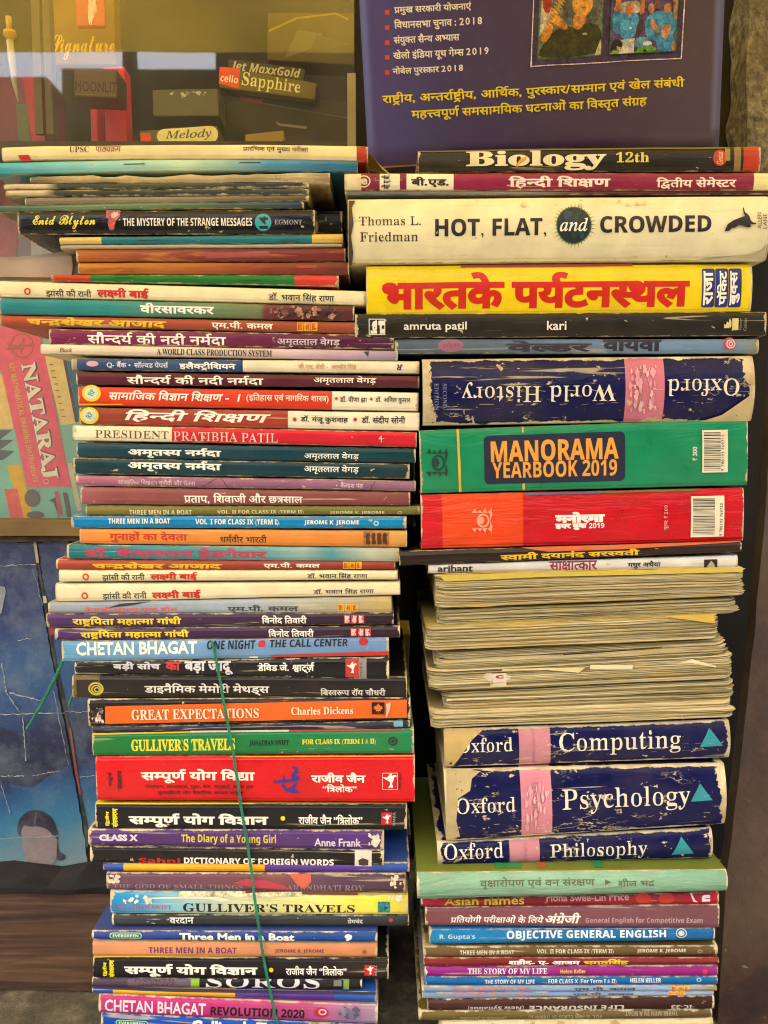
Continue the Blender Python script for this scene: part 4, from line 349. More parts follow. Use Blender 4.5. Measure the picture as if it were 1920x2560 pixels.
SETTING = {
'(इतिहास एवं नागरिक शास्त्र)': [40,0,0,2311,391,0,2367,882,0,2340,1141,0,2361,1711,0,2366,2242,0,2360,2501,0,32,3177,0,2319,3445,0,2357,3998,0,2306,4554,0,32,4554,0,2344,4823,0,2366,5378,0,2327,5637,0,2367,6200,0,2352,6459,0,2325,6868,0,32,7630,0,2358,7898,0,2366,8578,0,-1,8837,0,-2,9226,0,41,9778,0],
'Q-बैंक • सॉल्वड पेपर्स': [81,0,0,45,765,0,2348,1413,0,-3,1984,0,2325,1984,0,32,2746,0,8226,3015,0,32,3577,0,2360,3846,0,2377,4522,0,-4,4781,0,2357,5281,0,2337,5837,0,32,6414,0,2346,6682,0,2375,7250,0,2346,7250,0,2360,7818,0,-5,8494,0],
'अंग्रेजी': [2309,0,0,2306,764,0,-6,764,0,2375,1327,0,2332,1327,0,2368,2069,0],
'अमृतलाल वेगड़': [2309,0,0,2350,764,0,2371,1362,0,2340,1362,0,2354,1932,0,2366,2610,0,2354,2869,0,32,3547,0,2357,3816,0,2375,4372,0,2327,4372,0,2396,4935,0],
'अमृतस्य नर्मदा': [2309,0,0,2350,764,0,2371,1362,0,2340,1362,0,-1,1932,0,2351,2321,0,32,2901,0,2344,3170,0,2350,3725,0,-5,4323,0,2342,4323,0,2366,4843,0],
'इयर बुक': [2311,0,0,2351,491,0,2352,1071,0,32,1480,0,2348,1749,0,2369,2320,0,2325,2320,0],
'इलैक्ट्रीशियन': [2311,0,0,2354,491,0,2376,1169,0,-7,1169,0,-8,1772,0,2368,2276,0,2367,2535,0,2358,2794,0,2351,3474,0,2344,4054,0],
'एम.पी. कमल': [2319,0,0,2350,553,0,46,1151,0,2346,1420,0,2368,1988,0,46,2247,0,32,2515,0,2325,2784,0,2350,3546,0,2354,4144,0],
'का': [2325,0,0,2366,762,0],
'कुण्डलिनी योग वैज्ञानिक आधार सहित': [2325,0,0,2369,541,0,-9,762,0,2337,1229,0,2367,1806,0,2354,2065,0,2344,2743,0,2368,3298,0,32,3557,0,2351,3826,0,2379,4406,0,2327,4665,0,32,5228,0,2357,5496,0,2376,6052,0,-10,6052,0,2366,6693,0,2367,6952,0,2344,7211,0,2325,7766,0,32,8528,0,2310,8797,0,2343,9820,0,2366,10435,0,2352,10694,0,32,11103,0,2360,11371,0,2367,12047,0,2361,12306,0,2340,12837,0],
'खेलो इंडिया यूथ गेम्स 2019': [2326,0,0,2375,818,0,2354,818,0,2379,1496,0,32,1755,0,2311,2024,0,2306,2508,0,2367,2515,0,2337,2774,0,2351,3351,0,2366,3931,0,32,4190,0,2351,4458,0,2370,5038,0,2341,5038,0,32,5680,0,2327,5949,0,2375,6512,0,-11,6512,0,2360,6862,0,32,7538,0,50,7806,0,48,8455,0,49,9103,0,57,9752,0],
'गुनाहों का देवता': [2327,0,0,2369,563,0,2344,563,0,2366,1118,0,2361,1377,0,-12,1908,0,32,2167,0,2325,2436,0,2366,3198,0,32,3457,0,2342,3725,0,2375,4190,0,2357,4245,0,2340,4801,0,2366,5371,0],
'चतुर्थ': [2330,0,0,2340,634,0,2369,1204,0,2341,1204,0,-5,1846,0],
'चन्द्रशेखर आजाद': [2330,0,0,-13,634,0,-14,992,0,2358,1512,0,2375,2192,0,2326,2192,0,2352,3010,0,32,3419,0,2310,3688,0,2332,4711,0,2366,5453,0,2342,5712,0],
'जी.एस. सेठी - बलवीर सिंह': [2332,0,0,2368,742,0,46,1001,0,2319,1270,0,2360,1823,0,46,2499,0,32,2767,0,2360,3036,0,2375,3712,0,2336,3712,0,2368,4297,0,32,4556,0,45,4824,0,32,5473,0,2348,5741,0,2354,6312,0,2357,6990,0,2368,7546,0,2352,7805,0,32,8214,0,2367,8483,0,2360,8742,0,2306,9418,0,2361,9418,0],
'झांसी की रानी': [2333,0,0,2366,756,0,2306,1015,0,2360,1015,0,2368,1691,0,32,1950,0,2325,2219,0,2368,2981,0,32,3240,0,2352,3508,0,2366,3917,0,2344,4176,0,2368,4731,0],
'डाइनैमिक मेमोरी मेथड्स': [2337,0,0,2366,577,0,2311,836,0,2344,1327,0,2376,1882,0,2367,1882,0,2350,2141,0,2325,2739,0,32,3501,0,2350,3770,0,2375,4368,0,2350,4368,0,2379,4966,0,2352,5225,0,2368,5634,0,32,5893,0,2350,6161,0,2375,6759,0,2341,6759,0,2337,7401,0,2381,7901,0,2360,7978,0],
'डेविड जे. श्वार्ट्ज़': [2337,0,0,2375,571,0,2367,577,0,2357,836,0,2337,1392,0,32,1969,0,2332,2238,0,2375,2980,0,46,2980,0,32,3248,0,-15,3517,0,2366,4213,0,2335,4472,0,2381,4932,0,2395,4976,0,-5,5718,0],
'डॉ. अनिल कुमार': [2337,0,0,2377,577,0,46,836,0,32,1105,0,2309,1373,0,2367,2137,0,2344,2396,0,2354,2951,0,32,3629,0,2325,3898,0,2369,4439,0,2350,4660,0,2366,5258,0,2352,5517,0],
'डॉ. केशवराव हेडगेवार': [2337,0,0,2377,577,0,46,836,0,32,1105,0,2325,1373,0,2375,1914,0,2358,2135,0,2357,2815,0,2352,3371,0,2366,3780,0,2357,4039,0,32,4595,0,2361,4864,0,2375,5395,0,2337,5395,0,2327,5972,0,2375,6535,0,2357,6535,0,2366,7091,0,2352,7350,0],
'डॉ. भवान सिंह राणा': [2337,0,0,2377,577,0,46,836,0,32,1105,0,2349,1373,0,2357,2076,0,2366,2632,0,2344,2891,0,32,3446,0,2367,3715,0,2360,3974,0,2306,4650,0,2361,4650,0,32,5181,0,2352,5449,0,2366,5858,0,2339,6117,0,2366,6840,0],
'डॉ. मंजू कुशवाह': [2337,0,0,2377,577,0,46,836,0,32,1105,0,2350,1373,0,2306,1971,0,2332,1971,0,2370,2713,0,32,2713,0,2325,2982,0,2369,3523,0,2358,3744,0,2357,4424,0,2366,4980,0,2361,5239,0],
'डॉ. वीणा झा': [2337,0,0,2377,577,0,46,836,0,32,1105,0,2357,1373,0,2368,1929,0,2339,2188,0,2366,2911,0,32,3170,0,2333,3439,0,2366,4195,0],
'डॉ. संदीप सोनी': [2337,0,0,2377,577,0,46,836,0,32,1105,0,2360,1373,0,2306,2049,0,2342,2049,0,2368,2569,0,2346,2828,0,32,3396,0,2360,3665,0,2379,4341,0,2344,4600,0,2368,5155,0],
'द्वितीय': [2367,0,0,-16,259,0,2340,879,0,2368,1449,0,2351,1708,0],
'द्वितीय सेमेस्टर': [2367,0,0,-16,259,0,2340,879,0,2368,1449,0,2351,1708,0,32,2288,0,2360,2557,0,2375,3233,0,2350,3233,0,2375,3831,0,-1,3831,0,2335,4220,0,2352,4724,0],
'धर्मवीर भारती': [2343,0,0,2350,615,0,-5,1213,0,2357,1213,0,2368,1769,0,2352,2028,0,32,2437,0,2349,2706,0,2366,3409,0,2352,3668,0,2340,4077,0,2368,4647,0],
'नेताजी सुभाष चन्द्र बोस': [2344,0,0,2375,555,0,2340,555,0,2366,1125,0,2332,1384,0,2368,2126,0,32,2385,0,2360,2654,0,2369,3330,0,2349,3330,0,2366,4033,0,2359,4292,0,32,4870,0,2330,5138,0,-13,5772,0,-14,6130,0,32,6650,0,2348,6919,0,2379,7490,0,2360,7749,0],
'नोबेल पुरस्कार 2018': [2344,0,0,2379,555,0,2348,814,0,2375,1385,0,2354,1385,0,32,2063,0,2346,2332,0,2369,2900,0,2352,2900,0,-1,3309,0,2325,3698,0,2366,4460,0,2352,4719,0,32,5128,0,50,5396,0,48,6045,0,49,6693,0,56,7341,0],
'पाठ्यक्रम': [2346,0,0,2366,568,0,-17,827,0,-18,1955,0,2350,2717,0],
'पॉकेट': [2346,0,0,2377,568,0,2325,827,0,2375,1368,0,2335,1589,0],
'प्रताप, शिवाजी और छत्रसाल': [-19,0,0,2340,568,0,2366,1138,0,2346,1397,0,44,1965,0,32,2234,0,2367,2502,0,2358,2761,0,2357,3441,0,2366,3997,0,2332,4256,0,2368,4998,0,32,5257,0,2324,5526,0,2352,6549,0,32,6958,0,2331,7226,0,-2,7927,0,2360,8479,0,2366,9155,0,2354,9414,0],
'प्रतियोगी परीक्षाओं के लिये': [-19,0,0,2367,568,0,2340,827,0,2351,1397,0,2379,1977,0,2327,2236,0,2368,2799,0,32,3058,0,2346,3327,0,2352,3895,0,2368,4304,0,-20,4563,0,2366,5275,0,2323,5534,0,2306,6557,0,32,6557,0,2325,6825,0,2375,7366,0,32,7587,0,2367,7856,0,2354,8115,0,2351,8793,0,2375,9373,0],
'प्रमुख सरकारी योजनाएं': [-19,0,0,2350,568,0,2369,1166,0,2326,1166,0,32,1984,0,2360,2253,0,2352,2929,0,2325,3338,0,2366,4100,0,2352,4359,0,2368,4768,0,32,5027,0,2351,5295,0,2379,5875,0,2332,6134,0,2344,6876,0,2366,7431,0,2319,7690,0,2306,8255,0],
'प्रारंभिक एवं मुख्य परीक्षा': [-19,0,0,2366,568,0,2352,827,0,2306,1236,0,2367,1236,0,2349,1495,0,2325,2198,0,32,2960,0,2319,3229,0,2357,3782,0,2306,4338,0,32,4338,0,2350,4606,0,2369,5204,0,-21,5204,0,2351,5852,0,32,6432,0,2346,6701,0,2352,7269,0,2368,7678,0,-20,7937,0,2366,8649,0],
'प्रेमचंद': [-19,0,0,2375,568,0,2350,568,0,2330,1166,0,2306,1800,0,2342,1800,0],
'बड़ा जादू': [2348,0,0,2396,571,0,2366,1148,0,32,1407,0,2332,1676,0,2366,2418,0,-22,2677,0],
'बड़ी सोच': [2348,0,0,2396,571,0,2368,1148,0,32,1407,0,2360,1676,0,2379,2352,0,2330,2611,0],
'बिस्वरूप रॉय चौधरी': [2367,0,0,2348,259,0,-1,830,0,2357,1219,0,-23,1775,0,2346,2562,0,32,3130,0,2352,3399,0,2377,3808,0,2351,4067,0,32,4647,0,2330,4915,0,2380,5549,0,2343,5808,0,2352,6423,0,2368,6832,0],
'बी.ए.बी.': [2348,0,0,2368,571,0,46,830,0,2319,1099,0,46,1652,0,2348,1920,0,2368,2491,0,46,2750,0],
'बी.एड.': [2348,0,0,2368,571,0,46,830,0,2319,1099,0,2337,1652,0,46,2229,0],
'बुक्स': [2348,0,0,2369,571,0,-7,571,0,2360,1174,0],
'भगतसिंह': [2349,0,0,2327,703,0,2340,1266,0,2367,1836,0,2360,2095,0,2306,2771,0,2361,2771,0],
'भारतके पर्यटनस्थल': [2349,0,0,2366,703,0,2352,962,0,2340,1371,0,2325,1941,0,2375,2482,0,32,2703,0,2346,2972,0,2351,3540,0,-5,4120,0,2335,4120,0,2344,4624,0,-24,5179,0,2354,6201,0],
'मधुर अथैया': [2350,0,0,2343,598,0,2369,1213,0,2352,1213,0,32,1622,0,2309,1891,0,2341,2655,0,2376,3297,0,2351,3297,0,2366,3877,0],
'मनोरमा': [2350,0,0,2344,598,0,2379,1153,0,2352,1412,0,2350,1821,0,2366,2419,0],
'महत्त्वपूर्ण समसामयिक घटनाओं का विस्तृत संग्रह': [2350,0,0,2361,598,0,-25,1129,0,2357,1609,0,2346,2165,0,2370,2733,0,2339,2733,0,-5,3456,0,32,3456,0,2360,3725,0,2350,4401,0,2360,4999,0,2366,5675,0,2350,5934,0,2367,6532,0,2351,6791,0,2325,7371,0,32,8133,0,2328,8401,0,2335,8992,0,2344,9496,0,2366,10051,0,2323,10310,0,2306,11333,0,32,11333,0,2325,11602,0,2366,12364,0,32,12623,0,2367,12891,0,2357,13150,0,-1,13706,0,2340,14095,0,2371,14665,0,2340,14665,0,32,15235,0,2360,15504,0,2306,16180,0,-6,16180,0,2361,16743,0],
'मूल्य: ₹ 200': [2350,0,0,2370,598,0,-4,598,0,2351,1098,0,58,1678,0,32,1947,0,8377,2215,0,32,2757,0,50,3025,0,48,3674,0,48,4322,0],
'योगासन, प्राणायाम, मुद्रा, बंध, षट्कर्म, ध्यान एवं': [2351,0,0,2379,580,0,2327,839,0,2366,1402,0,2360,1661,0,2344,2337,0,44,2892,0,32,3161,0,-19,3429,0,2366,3997,0,2339,4256,0,2366,4979,0,2351,5238,0,2366,5818,0,2350,6077,0,44,6675,0,32,6944,0,2350,7212,0,2369,7810,0,-14,7810,0,2366,8330,0,44,8589,0,32,8858,0,2348,9126,0,2306,9697,0,2343,9697,0,44,10312,0,32,10581,0,2359,10849,0,2335,11427,0,2381,11887,0,2325,11931,0,2350,12693,0,-5,13291,0,44,13291,0,32,13560,0,-26,13829,0,2351,14191,0,2366,14771,0,2344,15030,0,32,15585,0,2319,15853,0,2357,16406,0,2306,16962,0],
'राजा': [2352,0,0,2366,409,0,2332,668,0,2366,1410,0],
'राजीव जैन': [2352,0,0,2366,409,0,2332,668,0,2368,1410,0,2357,1669,0,32,2225,0,2332,2494,0,2376,3236,0,2344,3236,0],
'राजीव जैन “त्रिलोक”': [2352,0,0,2366,409,0,2332,668,0,2368,1410,0,2357,1669,0,32,2225,0,2332,2494,0,2376,3236,0,2344,3236,0,32,3791,0,8220,4059,0,2367,4500,0,-2,4759,0,2354,5311,0,2379,5989,0,2325,6248,0,8221,7010,0],
'राष्ट्रपिता महात्मा गांधी': [2352,0,0,2366,409,0,-27,668,0,2367,1252,0,2346,1511,0,2340,2079,0,2366,2649,0,32,2908,0,2350,3177,0,2361,3775,0,2366,4306,0,-28,4565,0,2350,4914,0,2366,5512,0,32,5771,0,2327,6039,0,2366,6602,0,2306,6861,0,2343,6861,0,2368,7476,0],
'राष्ट्रीय, अन्तर्राष्ट्रीय, आर्थिक, पुरस्कार/सम्मान एवं खेल संबंधी': [2352,0,0,2366,409,0,-27,668,0,2368,1252,0,2351,1511,0,44,2091,0,32,2360,0,2309,2628,0,-13,3392,0,2340,3750,0,2352,4320,0,2366,4729,0,-5,4988,0,-27,4988,0,2368,5572,0,2351,5831,0,44,6411,0,32,6680,0,2310,6948,0,2367,7971,0,2341,8230,0,-5,8872,0,2325,8872,0,44,9634,0,32,9903,0,2346,10171,0,2369,10739,0,2352,10739,0,-1,11148,0,2325,11537,0,2366,12299,0,2352,12558,0,47,12967,0,2360,13328,0,-11,14004,0,2350,14354,0,2366,14952,0,2344,15211,0,32,15766,0,2319,16034,0,2357,16587,0,2306,17143,0,32,17143,0,2326,17412,0,2375,18230,0,2354,18230,0,32,18908,0,2360,19176,0,2306,19852,0,2348,19852,0,2306,20423,0,2343,20423,0,2368,21038,0],
'लक्ष्मी बाई': [2354,0,0,-29,678,0,2350,1138,0,2368,1736,0,32,1995,0,2348,2264,0,2366,2835,0,2312,3094,0],
'वरदान': [2357,0,0,2352,556,0,2342,965,0,2366,1485,0,2344,1744,0],
'वायवा': [2357,0,0,2366,556,0,2351,815,0,2357,1395,0,2366,1951,0],
'विधानसभा चुनाव : 2018': [2367,0,0,2357,259,0,2343,815,0,2366,1430,0,2344,1689,0,2360,2244,0,2349,2920,0,2366,3623,0,32,3882,0,2330,4151,0,2369,4785,0,2344,4785,0,2366,5340,0,2357,5599,0,32,6155,0,58,6423,0,32,6692,0,50,6960,0,48,7609,0,49,8257,0,56,8906,0],
'विनोद तिवारी': [2367,0,0,2357,259,0,2344,815,0,2379,1370,0,2342,1629,0,32,2149,0,2367,2418,0,2340,2677,0,2357,3247,0,2366,3803,0,2352,4062,0,2368,4471,0],
'वीरसावरकर': [2357,0,0,2368,556,0,2352,815,0,2360,1224,0,2366,1900,0,2357,2159,0,2352,2715,0,2325,3124,0,2352,3886,0],
'वृक्षारोपण एवं वन संरक्षण': [2357,0,0,2371,556,0,-20,556,0,2366,1268,0,2352,1527,0,2379,1936,0,2346,2195,0,2339,2763,0,32,3486,0,2319,3755,0,2357,4308,0,2306,4864,0,32,4864,0,2357,5132,0,2344,5688,0,32,6243,0,2360,6512,0,2306,7188,0,2352,7188,0,-20,7597,0,2339,8309,0],
'वेल्डर': [2357,0,0,2375,556,0,-30,556,0,2352,1508,0],
'शहीद-ए-आजम': [2358,0,0,2361,680,0,2368,1211,0,2342,1470,0,45,1990,0,2319,2638,0,45,3191,0,2310,3840,0,2332,4863,0,2350,5605,0],
'शील भद्र': [2358,0,0,2368,680,0,2354,939,0,32,1617,0,2349,1886,0,-14,2589,0],
'संयुक्त सैन्य अभ्यास': [2360,0,0,2306,676,0,2351,676,0,2369,1256,0,-7,1256,0,2340,1859,0,32,2429,0,2360,2698,0,2376,3374,0,-13,3374,0,2351,3732,0,32,4312,0,2309,4580,0,-31,5344,0,2351,5783,0,2366,6363,0,2360,6622,0],
'संस्करण': [2360,0,0,2306,676,0,-1,676,0,2325,1065,0,2352,1827,0,2339,2236,0],
'सम्पूर्ण योग विज्ञान': [2360,0,0,-32,676,0,2370,1591,0,2339,1591,0,-5,2314,0,32,2314,0,2351,2583,0,2379,3163,0,2327,3422,0,32,3985,0,2367,4253,0,2357,4512,0,-10,5068,0,2366,5709,0,2344,5968,0],
'सम्पूर्ण योग विद्या': [2360,0,0,-32,676,0,2370,1591,0,2339,1591,0,-5,2314,0,32,2314,0,2351,2583,0,2379,3163,0,2327,3422,0,32,3985,0,2367,4253,0,2357,4512,0,-33,5068,0,2366,5752,0],
'सांस्कृतिक विखंडन चुनौती और चेतना': [2360,0,0,2366,676,0,2306,935,0,-1,935,0,2325,1324,0,2371,1865,0,2367,2086,0,2340,2345,0,2325,2915,0,32,3677,0,2367,3946,0,2357,4205,0,2326,4761,0,2306,5579,0,2337,5579,0,2344,6156,0,32,6711,0,2330,6979,0,2369,7613,0,2344,7613,0,2380,8168,0,2340,8427,0,2368,8997,0,32,9256,0,2324,9525,0,2352,10548,0,32,10957,0,2330,11225,0,2375,11859,0,2340,11859,0,2344,12429,0,2366,12984,0],
'साक्षात्कार': [2360,0,0,2366,676,0,-20,935,0,2366,1647,0,-28,1906,0,2325,2255,0,2366,3017,0,2352,3276,0],
'सामाजिक विज्ञान शिक्षण - I': [2360,0,0,2366,676,0,2350,935,0,2366,1533,0,2367,1792,0,2332,2051,0,2325,2793,0,32,3555,0,2367,3824,0,2357,4083,0,-10,4639,0,2366,5280,0,2344,5539,0,32,6094,0,2367,6362,0,2358,6621,0,-20,7301,0,2339,8013,0,32,8736,0,45,9005,0,32,9653,0,73,9922,0],
'सौन्दर्य की नदी नर्मदा': [2360,0,0,2380,676,0,-13,935,0,2342,1293,0,2351,1813,0,-5,2393,0,32,2393,0,2325,2662,0,2368,3424,0,32,3683,0,2344,3951,0,2342,4506,0,2368,5026,0,32,5285,0,2344,5554,0,2350,6109,0,-5,6707,0,2342,6707,0,2366,7227,0],
'स्वामी दयानंद सरस्वती': [-1,0,0,2357,389,0,2366,945,0,2350,1204,0,2368,1802,0,32,2061,0,2342,2330,0,2351,2850,0,2366,3430,0,2344,3689,0,2306,4244,0,2342,4244,0,32,4764,0,2360,5032,0,2352,5708,0,-1,6117,0,2357,6506,0,2340,7062,0,2368,7632,0],
'हिन्दी शिक्षण': [2367,0,0,2361,259,0,-13,790,0,2342,1148,0,2368,1668,0,32,1927,0,2367,2196,0,2358,2455,0,-20,3135,0,2339,3847,0],
'“त्रिलोक”': [8220,0,0,2367,440,0,-2,699,0,2354,1251,0,2379,1929,0,2325,2188,0,8221,2950,0],
'• कैलाश पंत': [8226,0,0,32,562,0,2325,831,0,2376,1372,0,2354,1593,0,2366,2271,0,2358,2530,0,32,3210,0,2346,3479,0,2306,4047,0,2340,4047,0]}
LINES2 = ['राष्ट्रीय, अन्तर्राष्ट्रीय, आर्थिक, पुरस्कार/सम्मान एवं खेल संबंधी', 'महत्त्वपूर्ण समसामयिक घटनाओं का विस्तृत संग्रह']
# ------------------------------------------------------------------ lettering
# Letters come from Blender's built-in font. JOINED holds the joined Devanagari letters that font has no character for,
# as outlines (x, y, on-curve) in 1000 units per em; SETTING holds, for each Hindi line, letter, x, y in turn
# (a character code, or minus one minus the place in JOINED).
def flat(cont):
    pts, n = [], len(cont) // 3
    c = [(cont[3 * i], cont[3 * i + 1], cont[3 * i + 2]) for i in range(n)]
    for i in range(n):
        x, y, on = c[i]
        if on:
            pts.append((x, y)); continue
        px, py, po = c[i - 1]; qx, qy, qo = c[(i + 1) % n]
        a = (px, py) if po else ((px + x) / 2, (py + y) / 2)
        b = (qx, qy) if qo else ((qx + x) / 2, (qy + y) / 2)
        if not po: pts.append(a)
        for t in (.34, .67):
            pts.append(((1 - t) ** 2 * a[0] + 2 * t * (1 - t) * x + t * t * b[0], (1 - t) ** 2 * a[1] + 2 * t * (1 - t) * y + t * t * b[1]))
    out = []
    for p in pts:
        if not out or abs(p[0] - out[-1][0]) + abs(p[1] - out[-1][1]) > 1: out.append(p)
    if len(out) > 1 and abs(out[0][0] - out[-1][0]) + abs(out[0][1] - out[-1][1]) <= 1: out.pop()
    return out

def grow(pts, b):
    n, out = len(pts), []
    for i in range(n):
        a, p, q = pts[i - 1], pts[i], pts[(i + 1) % n]
        d1 = Vector((p[0] - a[0], p[1] - a[1])).normalized(); d2 = Vector((q[0] - p[0], q[1] - p[1])).normalized()
        nn = Vector((-d1.y - d2.y, d1.x + d2.x))
        if nn.length < .2: nn = Vector((-d1.y, d1.x))
        m = nn.normalized(); k = b / max(.6, m.dot(Vector((-d1.y, d1.x))))
        out.append((p[0] + m.x * k, p[1] + m.y * k))
    return out

def fill(loops):
    """Triangulate loops, keeping what has a non-zero winding number."""
    vs, es = [], []
    for l in loops:
        s = len(vs); vs += [Vector(p) for p in l]
        es += [(s + i, s + (i + 1) % len(l)) for i in range(len(l))]
    V, E, F, *_ = delaunay_2d_cdt(vs, es, [], 0, 1e-7)
    if not F: return [], []
    VV = np.array([(v.x, v.y) for v in V])
    F = [f for f in F if len(f) == 3]
    C = VV[np.array(F)].mean(axis=1)
    A0 = np.array([l[i - 1] for l in loops for i in range(len(l))]); A1 = np.array([l[i] for l in loops for i in range(len(l))])
    up = (A0[:, 1][None] <= C[:, 1:2]) != (A1[:, 1][None] <= C[:, 1:2])
    dy = A1[:, 1] - A0[:, 1]; dy[dy == 0] = 1e-12
    xs = A0[:, 0] + (C[:, 1:2] - A0[:, 1]) / dy * (A1[:, 0] - A0[:, 0])
    w = np.where(up & (xs > C[:, 0:1]), np.where(dy > 0, 1, -1), 0).sum(axis=1)
    tris = [tuple(f) for f, k in zip(F, w) if k]
    return [(v.x, v.y) for v in V], tris

_outlines = {}
def read_outlines(texts):
    """Closed outlines of each string in the built-in font, 1000 units per em; all the strings are evaluated together."""
    obs = []
    for txt in texts:
        c = bpy.data.curves.new('lettering_source', 'FONT')
        c.body = txt; c.fill_mode = 'NONE'; c.resolution_u = 2
        o = bpy.data.objects.new('lettering_source', c)
        COL.objects.link(o); obs.append((txt, o, c))
    dg = bpy.context.evaluated_depsgraph_get()
    for txt, o, c in obs:
        ev = o.evaluated_get(dg); me = ev.to_mesh()
        co = [tuple(x * 1000 for x in v.co[:2]) for v in me.vertices]
        ed = [tuple(e.vertices) for e in me.edges]
        loops, cur = [], []
        for k, (i, j) in enumerate(ed):
            cur.append(co[i])
            if k + 1 == len(ed) or ed[k + 1][0] != j or j < i:
                loops.append(cur); cur = []
        ev.to_mesh_clear()
        out = []
        for l in loops:
            q = []
            for p in l:
                if not q or abs(p[0] - q[-1][0]) + abs(p[1] - q[-1][1]) > 1: q.append(p)
            if len(q) > 1 and abs(q[0][0] - q[-1][0]) + abs(q[0][1] - q[-1][1]) <= 1: q.pop()
            if len(q) > 2: out.append(q)
        area = sum(l[i - 1][0] * l[i][1] - l[i][0] * l[i - 1][1] for l in out for i in range(len(l)))
        if area > 0: out = [l[::-1] for l in out]              # outer outlines run clockwise
        _outlines[txt] = out
    for txt, o, c in obs:
        bpy.data.objects.remove(o); bpy.data.curves.remove(c)
def outlines(txt): return _outlines[txt]
STYLE = {'S': (0x1d400, 0x1d7ce), 'R': (0x1d400, 0x1d7ce), 'I': (0x1d434, 0), 'C': (0x1d4d0, 0), 'B': (0x1d5d4, 0x1d7ec), 'J': (0x1d63c, 0x1d7ec)}
def styled(font, txt):
    """Serif, italic, script and bold letters are characters of their own in the built-in font."""
    if font not in STYLE: return txt
    a, d = STYLE[font]; out = ''
    for c in txt:
        k = ord(c)
        if font == 'I' and c == 'h': out += chr(0x210e)
        elif 65 <= k <= 90: out += chr(a + k - 65)
        elif 97 <= k <= 122: out += chr(a + 26 + k - 97)
        elif 48 <= k <= 57 and d: out += chr(d + k - 48)
        else: out += c
    return out
def slim(loops):
    """A lighter cut of the bold serif: upright stems narrowed, thin strokes kept."""
    segs = [(l[i - 1], l[i]) for l in loops for i in range(len(l))]
    out = []
    for l in loops:
        n, o = len(l), []
        for i, (x, y) in enumerate(l):
            d1 = Vector((x - l[i - 1][0], y - l[i - 1][1])).normalized(); d2 = Vector((l[(i + 1) % n][0] - x, l[(i + 1) % n][1] - y)).normalized()
            nn = Vector((-d1.y - d2.y, d1.x + d2.x))
            if abs(nn.x) < .3: o.append((x, y)); continue
            sg = 1 if nn.x > 0 else -1
            best = 1e9
            for yy in (y - 3.3, y + 3.3):
                for (x0, y0), (x1, y1) in segs:
                    if (y0 <= yy) != (y1 <= yy):
                        q = (x - (x0 + (yy - y0) / (y1 - y0) * (x1 - x0))) * sg
                        if 6 < q < best: best = q
            mv = min(26, max(0, (best - 62) / 2 * .8)) if best < 1e8 else 0
            o.append((x - nn.normalized().x * mv, y))
        out.append(o)
    return out
read_outlines(sorted({chr(c) for t in SETTING.values() for c in t[::3] if c > 32} |
                     {styled(f, t) for f, t in EXTRA + [(m[1], m[2]) for b in BOOKS for m in b[4] if m[0] in (T, A, S, P, 'text')] if f != 'D'}))
_gt = {}
def letters(font, txt, bold):
    """Triangulated letters of one line: list of (verts, tris, x, y)."""
    key = (font, txt, bold)
    if key in _gt: return _gt[key]
    res = []
    if font == 'D':
        seq = SETTING[txt]
        for k in range(0, len(seq), 3):
            code, x, y = seq[k:k + 3]
            kk = (code, bold)
            if kk not in _gt:
                loops = [flat(c) for c in JOINED[-1 - code]] if code < 0 else outlines(chr(code)) if code != 32 else []
                _gt[kk] = fill([grow(l, bold) if bold else l for l in loops]) if loops else ([], [])
            v, t = _gt[kk]
            if t: res.append((v, t, x, y))
    else:
        loops = outlines(styled(font, txt))
        if font == 'R': loops = slim(loops)
        v, t = fill([grow(l, bold) if bold else l for l in loops])
        res.append((v, t, 0, 0))
    _gt[key] = res
    return res

def run_mesh(font, text, bold=0, slant=0, rot=0):
    """The lettering of one line: list of (verts, tris) in em units, rotated, and its bounds."""
    cr, sr = math.cos(math.radians(rot)), math.sin(math.radians(rot))
    parts = []
    for v, t, x, y in letters(font, text, bold):
        vv = []
        for a, b in v:
            X, Y = a + x + slant * (b + y), b + y
            vv.append((X * cr - Y * sr, X * sr + Y * cr))
        parts.append((vv, t))
    used = [vv[i] for vv, t in parts for f in t for i in f]
    return parts, (min(p[0] for p in used), max(p[0] for p in used), min(p[1] for p in used), max(p[1] for p in used))

# ------------------------------------------------------------------ colour and materials
ALB = 0.80
TINT = (1.0, 1.0, 1.0)
def lin(h, k=None):
    k = ALB if k is None else k
    c = [int(h[i:i + 2], 16) / 255 for i in (0, 2, 4)]
    c = [x / 12.92 if x <= .04045 else ((x + .055) / 1.055) ** 2.4 for x in c]
    return tuple(min(.9, c[i] * k * TINT[i]) for i in range(3)) + (1,)

